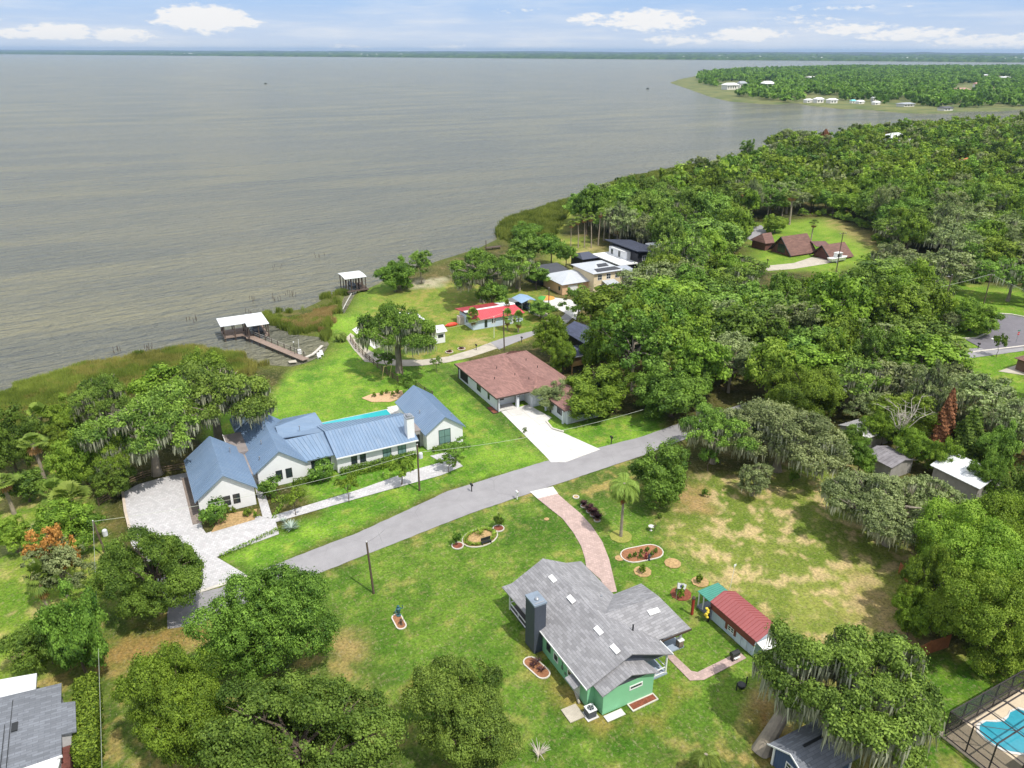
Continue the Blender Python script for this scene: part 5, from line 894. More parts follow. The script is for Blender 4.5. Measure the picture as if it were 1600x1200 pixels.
def feather(V, F, t, o, az, pitch, L, droop, ll, tv, n=16, ns=7, hang=.5):
    o = np.array(o, float); dirh = np.array([math.cos(az), math.sin(az), 0]); P_ = [o]; p = o.copy(); a = pitch
    for i in range(ns): a -= droop/ns*(1+i*.25); p = p+(dirh*math.cos(a)+np.array([0,0,1])*math.sin(a))*L/ns; P_.append(p.copy())
    side = np.array([-math.sin(az), math.cos(az), 0])
    for i in range(ns): k = len(V); w = side*.03; V += [P_[i]-w, P_[i]+w, P_[i+1]+w, P_[i+1]-w]; F.append((k, k+1, k+2, k+3)); t += [tv]*4
    for i in range(n):
        f = (i+1)/(n+1)*ns; k0 = int(f); q = P_[k0]*(1-f+k0)+P_[min(k0+1, ns)]*(f-k0); d = P_[min(k0+1, ns)]-P_[k0]; d /= np.linalg.norm(d)+1e-9
        for s in (-1, 1):
            l = ll*math.sin(math.pi*(.15+.8*(i+1)/(n+1)))*random.uniform(.8, 1.1); e = q+side*s*l*.75+d*l*.45-np.array([0,0,l*hang]); k = len(V); w = d*.07
            V += [q-w, (q+e)/2+np.array([0,0,l*.1])-w, e, (q+e)/2+np.array([0,0,l*.1])+w]; F.append((k, k+1, k+2, k+3)); t += [min(1, max(0, tv+random.uniform(-.15,.15)))]*4
def queen_palm(name, label, px, py, ht, fr=16, L=3.2, ll=.9, dead=10, seed=3, cat='palm', r=.17, deadmat=None):
    random.seed(seed); q = P(px, py); T = thing(name, label, cat, (q[0], q[1], 0)); V, F, t = [], [], []
    for i in range(fr): feather(V, F, t, (0,0,ht), i*2.399, random.uniform(.1, 1.35), L*random.uniform(.85,1.1), random.uniform(1.7,2.5), ll, random.uniform(.3,.9), 22)
    npobj('fronds', npmesh('fronds', V, F, t, PALM), T)
    if dead:
        V, F, t = [], [], []
        for i in range(dead): feather(V, F, t, (0,0,ht-.2), i*2.399+.5, random.uniform(-1.35,-.95), L*random.uniform(.6,.8), .35, ll*.45, random.uniform(.1,.8), 16, hang=.9)
        npobj('dead_fronds', npmesh('dead_fronds', V, F, t, deadmat or leafmat('rust_frond', (130,70,40), (176,112,70), .1, .85)), T)
    tr = MB().tube([(q[0],q[1],-.2),(q[0],q[1],ht*.5),(q[0],q[1],ht+.1)], [r*1.4, r, r], 10).build('trunk', BARKP, T); return T

# ---- prototypes (each is later moved or hidden behind its copies' data; the roots are deleted at the end)
PR = {}
def defp(key, *a, **k): PR[key] = tree_proto(*a, **k)
NL = 125000
defp('big1', 'broadleaf_tree', 11, 8, 11.5, 12.3, .17, NL, LG, nl=46, csz=.75, lr=(.12,.26), zmin=-.8, spread=.78, flat=.85, nlimb=16, jit=.3, r0=.45); defp('big2', 'broadleaf_tree', 12, 8, 10.5, 11.3, .17, NL, LG, nl=40, csz=.8, lr=(.13,.28), jit=.3, zmin=-.8, spread=.78, flat=.8, nlimb=16, r0=.45); defp('big3', 'broadleaf_tree', 13, 8, 9.5, 10.3, .165, NL, LG, nl=44, csz=.7, lr=(.12,.28), jit=.34, zmin=-.7, spread=.76, flat=.8, nlimb=22, r0=.45)
defp('med1', 'broadleaf_tree', 21, 5, 7.6, 8.2, .19, 36000, LG, nl=30, csz=.62, lr=(.14,.30), zmin=-.8, spread=.76, flat=.85, jit=.3, r0=.28); defp('med2', 'broadleaf_tree', 22, 5, 7.0, 7.4, .19, 36000, LG, nl=34, csz=.6, lr=(.13,.28), zmin=-.8, spread=.76, flat=.85, jit=.3, r0=.28); defp('med3', 'broadleaf_tree', 23, 5, 8.4, 9.2, .19, 36000, LG, nl=26, csz=.66, lr=(.15,.32), zmin=-.7, spread=.76, flat=.85, jit=.3, r0=.28)
defp('oak1', 'live_oak', 31, 8, 7.0, 9.8, .20, 46000, LM, nl=26, csz=.62, r0=.6, moss=6500, zmin=-.15, nlimb=22, bark=BARKP, spread=.80, lr=(.12,.25), flat=.6, core=False, mln=(.4,1.3)); defp('oak2', 'live_oak', 32, 8, 8, 10.5, .20, 60000, LM, nl=36, csz=.6, r0=.6, moss=5600, zmin=-.4, nlimb=22, bark=BARKP, spread=.76, lr=(.15,.28), flat=.65, core=False, mln=(.5,1.9)); defp('oak3', 'live_oak', 33, 8, 7, 9.2, .19, 62000, LS, nl=38, csz=.55, r0=.5, moss=6200, zmin=-.35, nlimb=22, bark=BARKP, spread=.74, lr=(.14,.27), flat=.7, core=False, mln=(.4,1.6))
for i in range(4): defp('mid%d' % i, 'broadleaf_tree', 41+i, 5, 7.6+(i % 2), 9.6, .33, 11500, LG, nl=16+3*i, csz=.85, lr=(.16,.40), spread=.72, flat=.85, jit=.3, r0=.25, nlimb=4)
for i in range(2): defp('mmo%d' % i, 'mossy_oak', 51+i, 6, 7, 9.5, .30, 12000, LS if i else LM, nl=20, csz=.6, r0=.35, zmin=-.6, moss=1300, nlimb=14, bark=BARKP, mln=(.5,1.8), lr=(.16,.32), spread=.74, flat=.75)
for i in range(2): defp('open%d' % i, 'thin_tree', 61+i, 5, 8, 10.5, .26, 9000, LO, nl=20, csz=.6, r0=.22, nlimb=14, spread=.75, lr=(.16,.26), bark=BARKP)
defp('sml1', 'small_tree', 71, 2, 2.6, 4.0, .16, 3000, LG, nl=9, csz=.42, r0=.08, nlimb=6); defp('sml2', 'small_tree', 72, 2, 2.4, 3.6, .15, 1600, LO, nl=10, csz=.35, r0=.07, nlimb=8, spread=.72, lr=(.2,.32))
defp('bush', 'shrub', 73, 1, 1.5, 1.5, .12, 2600, LD, nl=8, csz=.24, r0=.05, zmin=-.8, nlimb=3, spread=.5); defp('bush2', 'shrub', 74, 1, 1.2, 1.2, .13, 1500, LG, nl=8, csz=.24, r0=.05, zmin=-.6, nlimb=3, spread=.62)
PR['palm1'] = palm_proto('cabbage_palm', 1, 7); PR['palm2'] = palm_proto('cabbage_palm', 2, 9, 26, 22); PR['palm3'] = palm_proto('cabbage_palm', 3, 3.2, 34, 16, 1.2, 1.15, .22, .1); PR['palmf'] = palm_proto('cabbage_palm', 4, 10, 20, 12, .8, .95, .16, .5)
used_rng = random.Random(77)
TREES = []    # footprints (x, y, r) of hand-placed trees
MATK = {'g': LG, 'd': LD, 'o': LO, 'm': LM, 'y': LY, 's': LS, 'b': LB, 'r': LR}
def tree(key, px, py, wpx, h, label, mat=None, cat='tree', group=None, base=None, rot=None, vscale=1.0, hc=None):
    """crown centre seen at photo pixel px,py and wpx wide; total height h metres"""
    T, R, H, ht = PR[key]; z = h*.62
    for _ in range(4):
        q = P(px, py, z); d = PX(*q)[2]; r = wpx*d/FOC/2; s = r/R; sz = h/ht*vscale; z = h-H*sz/2 if not hc else hc
    if base: b0 = P(*base); q = (b0[0], b0[1], 0)
    m = {'crown': MATK[mat]} if mat else None
    o = dup(T, (q[0], q[1], 0), used_rng.uniform(0, 6.28) if rot is None else rot, (s, s, sz), label, group, m); o['category'] = cat
    TREES.append((q[0], q[1], r)); return o
# ------------------------------------------------------------------ trees and shrubs placed one by one
t = tree
# near left
t('big1', 418, 975, 188, 11.5, 'large dark green tree at the road end, left of the bare lawn patch', 'd')
t('big2', 280, 1104, 170, 11, 'large bright green tree in the bottom left, right of the clipped hedge', 'g')
t('big3', 462, 1166, 285, 10.5, 'widest olive green tree at the bottom edge, left of the round bright tree', 'o')
t('big2', 720, 1116, 178, 9.5, 'round bright green tree alone in the lawn at the bottom centre', 'm', rot=2.0)
t('big3', 238, 900, 168, 9.5, 'olive dark tree overhanging the pale paver driveway at the road end', 'd', rot=1.0)
t('med2', 150, 915, 95, 10.5, 'tall narrow leafed tree rising on a bare dark trunk above the bottom left house', 'd', base=(137,1062), hc=9)
t('open0', 84, 862, 70, 8.8, 'half dead tree with an orange brown crown and pale bare branches at the left', 'r')
t('open1', 92, 885, 90, 7.2, 'grey bare lower branches beside the orange crowned tree', 's')
t('med2', 74, 998, 112, 6, 'dense rounded dark green tree above the white flat roof at the left', 'd')
t('med1', 100, 822, 120, 6.5, 'spreading shrubby tree under the palm clump at the left', 'g'); t('med3', 20, 835, 60, 5, 'low green thicket tree at the left edge beside the sandy clearing', 'y')
# left waterfront oaks
t('oak1', 384, 612, 195, 13, 'spreading mossy live oak at the water edge with a thick leaning trunk behind the farmhouse', 'm', base=(343,690), hc=9, rot=.6)
t('oak1', 225, 655, 195, 12.5, 'mossy live oak with a forked trunk left of the farmhouse garage wing', 'm', base=(246,741), hc=8.8, rot=2.4)
t('oak2', 160, 628, 100, 10, 'mossy oak in the reeds edge, farthest left of the big waterfront oaks', 'm')
t('med1', 318, 580, 90, 8, 'leafy green oak top standing by the reeds above the forked oak', 'g')
t('oak2', 182, 712, 80, 8, 'mossy low oak overhanging the left paver court fence', 'y', rot=3); t('med1', 128, 718, 88, 9.5, 'bright fresh green rounded tree between the palms at the left', 'y'); t('med3', 178, 745, 70, 6, 'dark broad tree in the hollow behind the paver court fence', 'd')
t('med1', 12, 690, 84, 10, 'dark tree cut by the left edge below the reeds', 'd'); t('med3', 85, 690, 60, 6, 'green thicket tree between two palms at the left', 'g'); t('mid1', 40, 760, 70, 4.5, 'low dark green thicket behind the sandy clearing at the left edge', 'd')
t('mid0', 250, 610, 90, 8, 'small light green oak nearest the reed edge, between the two big oaks', 'g'); t('med2', 105, 655, 60, 7, 'light green thicket tree in front of the reeds beside the frilled palm', 'y')
# palms at left
def palm(key, px, py, wpx, h, label, base=None, group=None, dead=False):
    T, R, H, ht = PR[key]; q = P(*base) if base else P(px, py, h-R*.6); d = PX(q[0], q[1], h)[2]; s = wpx*d/FOC/2/R
    o = dup(T, (q[0], q[1], 0), used_rng.uniform(0, 6.28), (s, s, h/ht), label, group); o['category'] = 'palm'; TREES.append((q[0], q[1], R*s*.7)); return o
palm('palm3', 62, 653, 48, 5.5, 'cabbage palm with a yellow brown skirt at the reed edge, left'); palm('palm1', 48, 713, 52, 8, 'tall cabbage palm leaning over a pale slender trunk at the left', base=(72,757))
palm('palm3', 108, 785, 84, 5.5, 'broad fan palm cluster with drooping tan fronds beside the fence corner'); palm('palm3', 85, 772, 50, 4.5, 'smaller yellowing fan palm left of the broad fan palm cluster'); palm('palm1', 8, 755, 60, 6, 'pale cabbage palm cut by the left edge'); palm('palm3', 60, 905, 44, 5.5, 'dead tan palm head under the orange crowned tree')
# farmhouse garden
t('bush', 335, 803, 44, 3.2, 'round glossy shrub in front of the left gable of the farmhouse', 'd', 'shrub'); t('bush', 421, 763, 36, 3.0, 'round clipped shrub right of the narrow paver path', 'd', 'shrub'); t('bush', 503, 738, 42, 3.0, 'round clipped shrub in front of the middle of the farmhouse', 'd', 'shrub')
t('sml2', 459, 778, 42, 4.2, 'small thin tree nearest the agave on the farmhouse lawn', 'g'); t('sml2', 543, 757, 36, 4.4, 'slender young tree in the middle of the farmhouse front walk', 'g'); t('sml1', 626, 729, 50, 4.6, 'fuller young tree beside the transformer pole on the front walk', 'g'); t('sml2', 711, 704, 62, 4.0, 'loose pinkish crepe tree in front of the right gable of the farmhouse', 'o'); t('sml2', 700, 722, 36, 2.6, 'low crepe shrub at the end of the front walk', 'o', 'shrub')
for px, py, w, lab in [(388,800,18,'small shrub by the garage wing corner bed'),(357,796,9,'tiny dark shrub under the garage wing windows'),(365,797,8,'tiny clipped cone under the garage wing windows'),(400,804,9,'little shrub at the paver corner')]: t('bush2', px, py, w, 1.1, lab, 'g', 'shrub')
t('sml1', 638, 601, 38, 4.2, 'dense dark shrub behind the right blue gable of the farmhouse', 'd'); t('sml2', 682, 566, 20, 3.4, 'small dark shrub at the left edge of the old concrete lane', 'd', 'shrub')
for px, py in [(597,614),(605,612),(613,615),(621,611),(584,617)]: t('bush2', px, py, 8, .9, 'small clipped shrub in the sandy bed behind the long farmhouse pool', 'g', 'shrub', 'low shrubs in the sandy bed')
def hedge(name, label, a, b_, w, h, mat=LD, leaf=.16, dens=70, seed=1, cat='hedge'):
    a, b_ = Vector(a), Vector(b_); L = (b_-a).length; d = (b_-a)/L; s = Vector((-d.y, d.x, 0)); rs = np.random.RandomState(seed); n = int((L*w+2*L*h+2*w*h)*dens)
    u = rs.uniform(0, L, n); v = rs.uniform(-w/2, w/2, n); z = rs.uniform(0, h, n); f = rs.choice(5, n, p=np.array([L*w, L*h, L*h, w*h, w*h])/(L*w+2*L*h+2*w*h))
    z = np.where(f == 0, h, z); v = np.where(f == 1, -w/2, np.where(f == 2, w/2, v)); u = np.where(f == 3, 0, np.where(f == 4, L, u)); nr = np.zeros((n, 3)); nr[f == 0] = (0,0,1)
    sN = np.array(s); dN = np.array(d); nr[f == 1] = -sN; nr[f == 2] = sN; nr[f == 3] = -dN; nr[f == 4] = dN; nr += rs.normal(size=(n, 3))*.5; nr /= np.linalg.norm(nr, axis=1)[:, None]
    wob = (fbm(u*3+50, v*3+z*3, 1.2, seed)-.5)*.5*min(w, h); p = np.array(a)+u[:, None]*dN+v[:, None]*sN+np.stack([0*z, 0*z, z], 1)+nr*wob[:, None]+rs.normal(size=(n, 3))*.04
    T = thing(name, label, cat, tuple(a)); V, F = leafquads(rs, p-np.array(a), nr, leaf*rs.uniform(.7, 1.3, n)); npobj('foliage', npmesh('foliage', V, F, np.repeat(rs.uniform(0, 1, n), 4), mat), T)
    m_ = MB(); 
    for k in range(max(2, int(L/1.2))): q = a+d*(L*(k+.5)/max(2, int(L/1.2))); m_.tube([(q.x,q.y,0),(q.x,q.y,h*.8)], .05, 5)
    m_.build('stems', BARK, T); return T
hedge('hedge', 'tall clipped boxy hedge along the right side of the bottom left house', P(141,1205), P(141,1082), 1.9, 2.3, LG, .15, 170, 3)
hedge('hedge', 'low dark hedge along the long white wall of the farmhouse', (24.2,103.0,0), (36.4,103.0,0), .8, .95); hedge('hedge', 'low front hedge row just before the dark farmhouse hedge', (25.5,101.9,0), (35.5,102.0,0), .6, .6, LG)
hedge('hedge', 'short hedge below the middle gable of the farmhouse', (17.0,103.2,0), (21.5,103.2,0), .8, .8); hedge('hedge', 'short hedge under the large right gable window', (39.6,103.3,0), (44,103.4,0), .8, .7)
for i, (a, b_, lab) in enumerate([((345,870,),(400,845),'strip of small border shrubs along the paver entrance, left part'),((402,843),(440,826),'strip of small border shrubs along the paver entrance, right part'),((440,790),(428,810),'low leafy border along the narrow paver path by the agave')]): hedge('border_planting', lab, P(*a), P(*b_), .5, .35, LG, .12, 60, 9+i, 'planting')
hedge('ground_cover', 'yellow green creeping ground cover patch below the round shrub of the farmhouse', P(425,782), P(470,775), 1.6, .25, LY, .12, 50, 15, 'planting')
# agave, cordylines and other small plants
def rosette(name, label, px, py, n, L, w, h, mat, cat='plant', up=.6):
    q = P(px, py); T = thing(name, label, cat, (q[0], q[1], 0)); random.seed(int(px)); V, F, tt = [], [], []
    for i in range(n):
        a = i*2.399; p = up*random.uniform(.4, 1.3); r1 = L*.5*math.cos(p); r2 = L*math.cos(p*.75); z1 = h*.2+L*.5*math.sin(p); z2 = h*.2+L*.85*math.sin(p); c_, s_ = math.cos(a), math.sin(a)
        k = len(V); V += [(0,0,h*.2),(c_*r1-s_*w,s_*r1+c_*w,z1),(c_*r2,s_*r2,z2),(c_*r1+s_*w,s_*r1-c_*w,z1)]; F.append((k,k+1,k+2,k+3)); tt += [random.random()]*4
    npobj('leaves', npmesh('leaves', V, F, tt, mat), T); MB().tube([(q[0],q[1],0),(q[0],q[1],h*.3+.05)], .05, 5).build('stem', BARK, T); return T
AG = leafmat('agave_blue', (120,140,130), (176,190,178), .05); CD = leafmat('cordyline_purple', (44,30,34), (86,56,58), .1)
rosette('agave', 'large pale blue grey agave at the corner of the farmhouse lawn', 455, 827, 34, 1.5, .10, .3, AG, up=.8)
rosette('agave', 'small agave beside the large pale one near the pavers', 443, 815, 18, .7, .06, .2, AG, up=.9)
def ring(px, py, r, name='edging'):
    q = P(px, py); o = kerb([(q[0]+r*math.cos(t_), q[1]+r*math.sin(t_), 0) for t_ in [i*math.pi/8 for i in range(16)]], .13, .12, CURB, name, True); return o, q
def ringed(label, px, py, r, mulch, plant=None, ph=1.2, pw=18, pm=None, cat='planted ring'):
    q = P(px, py); T = thing('planted_ring', label, cat, (q[0], q[1], 0)); o, _ = ring(px, py, r); o.data.transform(Matrix.Translation((-q[0],-q[1],0))); o.parent = T
    MB().slab([(q[0]+r*math.cos(i*math.pi/8), q[1]+r*math.sin(i*math.pi/8), .06) for i in range(16)], .05).build('mulch', mulch, T); return T
for i, (px, py) in enumerate([(912,791),(921,799),(927,805),(933,813)]):
    lab = ['nearest the road', 'second from the road', 'third from the road', 'farthest from the road'][i]
    ringed('white ring edging in the row beside the paver drive, '+lab, px, py, .42, MULCH); rosette('cordyline', 'dark purple spiky shrub in the row beside the paver drive, '+lab, px, py, 60, 1.15 if i else .9, .09, 1.0, CD, 'shrub', 1.15)
ringed('small empty white ring near the road, beside the pink paver drive', 900, 777, .42, TANM)
ringed('white ring holding the dark conical shrub left of the oval bed', 715, 853, .75, REDM); ringed('white ring holding the dark conical shrub right of the oval bed', 779, 826, .75, REDM)
t('bush', 714, 842, 17, 2.0, 'dark upright shrub in the left white ring on the front lawn', 'd', 'shrub'); t('bush', 779, 815, 16, 1.9, 'dark upright shrub in the right white ring on the front lawn', 'd', 'shrub')
q = P(750, 840); bed('planting_bed', 'oval mulch bed ringed with yellow green plants in the front lawn', oval(q[0], q[1], 2.6, 1.9, 22, .2), TANM)
for i in range(26):
    a = i/26*6.283; x = q[0]+2.15*math.cos(a)*math.cos(.2)-1.5*math.sin(a)*math.sin(.2); y = q[1]+2.15*math.cos(a)*math.sin(.2)+1.5*math.sin(a)*math.cos(.2); pp = PX(x, y, 0)
    o = rosette('border_plant', 'yellow green border plant ringing the oval bed', pp[0], pp[1], 14, .55, .07, .25, LY, 'plant', .9); o['group'] = 'border plants of the oval bed'
rosette('yucca', 'spiky green plant in the middle of the oval bed', 750, 836, 22, .9, .07, .5, LY, up=1.0)
T = thing('garden_bench', 'small dark metal bench at the near edge of the oval bed', 'bench', (*P(760,850)[:2], 0)); q = P(760,850); MB().box(q[0]-.7, q[0]+.7, q[1]-.2, q[1]+.2, .4, .46).build('seat', BLK, T); MB().box(q[0]-.7, q[0]+.7, q[1]+.2, q[1]+.26, .5, .95).build('backrest', BLK, T)
for x in (-.66, .6): MB().box(q[0]+x, q[0]+x+.06, q[1]-.2, q[1]+.26, 0, .4).build('leg', BLK, T)
for px, py, r, plant, lab in [(1004,893,1.1,1,'round tan mulch circle with a small tree, nearest below the shrub bed'),(1051,880,1.05,0,'round tan mulch circle left of the dry lot with hardly any plant'),(1094,909,1.05,1,'round tan mulch circle nearest the green awning'),(1064,928,1.25,2,'round red mulch circle with a leafy sapling beside the white flag'),(968,872,.6,0,'small pale ring close to the paver drive bend'),(970,838,1.5,3,'faint grass ring around the palm by the drive'),(854,811,.35,0,'tiny pale disc in the lawn left of the paver drive')]:
    q = P(px, py); o = MB().slab([(q[0]+r*math.cos(i*math.pi/9)*(1+.06*math.sin(i*3)), q[1]+r*math.sin(i*math.pi/9), .035) for i in range(18)], .06).build('mulch_circle', REDM if plant == 2 else TANM if plant != 3 else surf('dry_turf', (140,140,66), .95, .25, 4, 'speckle', (104,118,44))); tag(o, lab, 'mulch circle')
    if plant in (1, 2): t('bush2', px, py-5, 13 if plant == 1 else 18, 1.3 if plant == 1 else 1.8, 'sapling growing in the '+lab.split(' with')[0].split(' nearest')[0]+(' by the awning' if px == 1094 else ''), 'y' if plant == 2 else 'g', 'sapling')
for i, (px, py) in enumerate([(985,869),(993,866),(1003,862),(1012,858),(1018,866),(1024,860),(1000,869)]): t('bush2', px, py, 8, .8, 'small shrub in the wide kerbed bed by the paver drive', 'd', 'shrub', 'shrubs in the wide kerbed bed')
t('bush2', 1103, 770, 14, 1.2, 'lone palmetto tuft at the top of the dry lot', 'd', 'shrub'); t('bush', 1240, 747, 18, 1.8, 'dark shrub at the foot of the mossy oak above the dry lot', 'd', 'shrub'); t('bush2', 1030, 806, 9, .8, 'small weed clump beside the cross in the turf', 'd', 'shrub')
queen_palm('queen_palm', 'tall feather palm with rusty hanging dead fronds beside the paver drive', 970, 838, 8.2, 26, 3.7, 1.15, 26)
queen_palm('queen_palm', 'low pale feather palm cut by the bottom edge in front of the blue shed', 1098, 1215, 2.8, 13, 2.6, .8, 0, 5)
queen_palm('banana_clump', 'bright broad leaved clump on the little bay shore', 533, 533, 1.4, 18, 2.2, 1.0, 0, 9, 'plant')
# around the bungalow
t('med1', 932, 612, 128, 7.8, 'dense bright tree on the lawn right of the brown roofed bungalow', 'g'); t('med2', 1052, 612, 125, 9, 'broad dark tree at the road bend right of the bungalow lawn', 'd'); t('med2', 866, 618, 62, 5.4, 'pale thin leaved tree at the front corner of the brown roof', 's'); t('sml2', 820, 674, 9, 2.2, 'spindly shrub at the left edge of the white concrete drive', 'o', 'shrub')
t('sml1', 1108, 712, 34, 4, 'small dark tree below the mossy oak above the dry lot', 'd'); t('med1', 1034, 742, 112, 8, 'rounded deep green tree at the roadside above the dry lot', 'd')
t('oak2', 1222, 680, 185, 10, 'heavily mossy oak above the dry lot, right of the road', 's', rot=1.1); t('oak1', 1120, 672, 125, 9, 'mossy oak leaning over the road end left of the heavily mossy one', 'm', rot=.2); t('mmo0', 1180, 745, 60, 5, 'low mossy branch clump hanging towards the dry lot', 's'); t('big2', 1255, 615, 130, 10, 'bright green broad tree behind the heavily mossy oak', 'g', rot=4)
t('oak3', 1398, 798, 190, 8.5, 'wide grey green mossy oak beside the dry lot', 's', rot=.4); t('open1', 1352, 635, 62, 6, 'leafless pale branched tree above the old sheds', 's')
t('big1', 1510, 870, 175, 11, 'big bright green tree left of the pair at the right edge', 'y', rot=3); t('big2', 1580, 850, 150, 11, 'big bright green tree cut by the right edge, upper', 'g', rot=.5); t('big3', 1465, 925, 120, 9, 'bright tree with low branches over the red fence', 'g'); t('big1', 1555, 965, 165, 11, 'big bright tree above the pool enclosure', 'y', rot=1.5); t('med2', 1425, 965, 56, 6, 'smaller bright tree beside the red fence end', 'g')
t('med1', 1590, 790, 90, 9, 'deep green tree at the right edge beside the white roofed grove building', 'd'); t('med2', 1560, 700, 60, 8, 'deep green tree above the white roofed grove building', 'm')
t('med1', 1415, 648, 96, 7.5, 'vivid green rounded tree behind the old grove sheds', 'y'); t('med2', 1428, 700, 62, 6, 'bright low tree in front of the rust brown conifer', 'g'); t('med2', 1468, 712, 56, 6, 'bright green shrubby tree at the foot of the rust brown conifer', 'g'); t('med3', 1345, 715, 50, 6, 'dark shadowed tree by the old grove sheds', 'd')
t('med2', 1382, 668, 64, 6, 'bright tree half covering the patched grove shed roof', 'g'); t('med3', 1332, 690, 52, 6, 'dark tree at the left end of the grove sheds', 'd'); t('mmo0', 1448, 772, 92, 6.5, 'small mossy oak in front of the white roofed grove building', 's'); t('med2', 1545, 745, 50, 6.5, 'leafy dark tree overhanging the white grove roof', 'd')
def conifer(name, label, px, py, h, w, mat, seed):
    q = P(px, py); T = thing(name, label, 'conifer', (q[0], q[1], 0)); rs = np.random.RandomState(seed); n = 12000; z = rs.beta(1.1, 1.5, n)*h; tier = np.abs(((z/h*16) % 1)-.3); a = rs.uniform(0, 6.283, n); r = w/2*(1-z/h)**.7*(1.12-tier*.45)*rs.uniform(.55, 1.12, n)*(1+.22*np.sin(a*5+z*1.7)+.12*np.sin(a*3-z*.9))
    c = np.stack([r*np.cos(a), r*np.sin(a), z+.3], 1); nr = np.stack([np.cos(a), np.sin(a), .7+0*a], 1)+rs.normal(size=(n, 3))*.4; nr /= np.linalg.norm(nr, axis=1)[:, None]; V, F = leafquads(rs, c, nr, .22*rs.uniform(.6, 1.3, n), 1.8)
    npobj('crown', npmesh('crown', V, F, np.repeat(np.clip(.6-tier+rs.uniform(-.3,.4,n), 0, 1), 4), mat), T); MB().tube([(q[0],q[1],0),(q[0],q[1],h*.9)], [.2,.03], 7).build('trunk', BARK, T); TREES.append((q[0], q[1], w/2)); return T
conifer('dead_cedar', 'rust brown dead columnar conifer in the grove at the right', 1466, 705, 11.0, 3.4, LB, 1); conifer('cedar', 'dark green columnar conifer right of the rust brown one', 1505, 718, 9.0, 5.4, LD, 2)
# lake-side middle ground
t('oak1', 620, 518, 142, 13.5, 'big dark mossy oak in front of the white lake cottage', 'd', rot=.2); t('med2', 617, 430, 62, 8.5, 'round dark tree at the water edge right of the small boathouse', 'd'); t('open1', 657, 412, 44, 9, 'thin pale tree behind the round dark water edge tree', 'm'); t('oak1', 738, 425, 128, 12, 'wide dark live oak with a stout trunk above the red roofed house', 'd', base=(754,472), hc=8)
t('sml1', 602, 560, 40, 3.5, 'low bushy tree along the paddock fence under the big dark oak', 'd')
t('mmo0', 808, 415, 78, 10, 'mossy tree mass right of the wide dark live oak', 'm'); t('mid1', 822, 388, 60, 9, 'light olive tree behind the mossy mass by the reeds', 'o'); t('med2', 822, 362, 48, 6, 'round dark tree out by the reeds', 'd'); t('mid2', 862, 388, 48, 9, 'dark tree left of the clearing palms', 'd'); t('mid0', 885, 398, 34, 7, 'small very dark tree in the sandy clearing', 'd')
t('mid3', 768, 462, 50, 7, 'dark tree behind the carport', 'd'); t('mid2', 838, 432, 46, 6, 'shrubby dark tree beside the screened pool room', 'd'); t('mid1', 845, 484, 46, 4, 'low shrub mass along the stucco house drive', 'd', 'shrub')
t('med3', 862, 525, 60, 9.5, 'tall open tree left of the stilt house', 'g'); t('med2', 880, 556, 48, 7, 'bright green tree in front of the stilt house deck', 'g'); t('med1', 940, 545, 62, 10, 'round vivid green tree right of the stilt house', 'g'); t('open0', 905, 470, 60, 8, 'thin tree in front of the stucco house wall', 'o')
for px, py, w, lab in [(739,496,26,'yellow green potted palm at the left corner of the red roofed house'),(793,497,20,'left palm of the pair on the right of the red roofed house'),(810,500,22,'right palm of the pair on the right of the red roofed house'),(792,482,12,'small palm above the pair on the red roofed house')]: palm('palm3' , px, py, w, 4.4, lab)
for px, py, w, h, lab in [(905,345,18,10,'first'),(915,340,18,11,'second'),(926,338,18,11.5,'third'),(937,332,20,12,'fourth'),(946,326,18,12,'fifth'),(893,350,16,9,'sixth')]: palm('palmf', px, py, w, h, 'long trunked palm of the row behind the sandy clearing', group='long trunked palms behind the clearing')
palm('palm2', 955, 320, 18, 13, 'tallest single palm above the clearing palm row'); palm('palm3', 966, 352, 30, 6, 'golden drooping palm behind the modern black house'); palm('palm1', 800, 398, 30, 10, 'shaggy palm in the mossy mass above the carport'); palm('palm1', 812, 410, 30, 9, 'second shaggy palm in the mossy mass above the carport'); palm('palm1', 1270, 354, 19, 7, 'lone round headed palm in the clearing of the A-frame house', base=(1267,376))
palm('palm1', 1048, 562, 32, 10, 'shaggy palm rising at the wood edge behind the bungalow trees'); palm('palm2', 1150, 292, 26, 12, 'brown skirted palm in the upper wood'); palm('palm2', 1162, 300, 28, 12, 'tan skirted palm in the upper wood beside its brown neighbour'); palm('palm2', 1240, 305, 28, 12, 'tan skirted palm right of centre in the upper wood'); palm('palm2', 1385, 205, 26, 12, 'pale shaggy palm on the skyline of the far wood'); palm('palm2', 1432, 480, 26, 9, 'orange brown dead frond palm in the wood left of the cul de sac')
t('med2', 1212, 350, 40, 6, 'bright yellow green shrubby tree behind the A-frame house', 'y'); t('bush2', 1232, 388, 36, 2.4, 'silver shrubs before the A-frame gable', 's', 'shrub'); t('open0', 1168, 236, 26, 15, 'tall thin tree standing above the wood against the water', 'd'); t('open1', 1236, 218, 70, 15, 'wide bare grey crowned tree on the wood skyline', 's'); conifer('dead_cypress', 'rust brown dead cypress on the skyline of the far wood', 1285, 240, 15, 12, LB, 4)
t('med1', 1520, 492, 92, 7, 'rounded bright tree at the inside kerb of the cul de sac', 'g'); t('mmo0', 1488, 500, 36, 5, 'mossy drooping shrub left of the cul de sac tree', 's'); t('sml1', 1563, 534, 22, 5, 'small upright dark tree at the lower kerb of the cul de sac', 'd')
t('mmo1', 1475, 415, 110, 11, 'grey mossy oak with a hanging skirt above the cul de sac lawn', 's'); t('mmo1', 1400, 400, 80, 10, 'grey mossy oak over the dark drive right of the A-frame clearing', 's'); t('mmo0', 1585, 430, 95, 11, 'mossy oak at the right edge above the cul de sac', 'm'); t('mid1', 1560, 400, 80, 10, 'yellow green broad tree behind the mossy oak at the right edge', 'y')
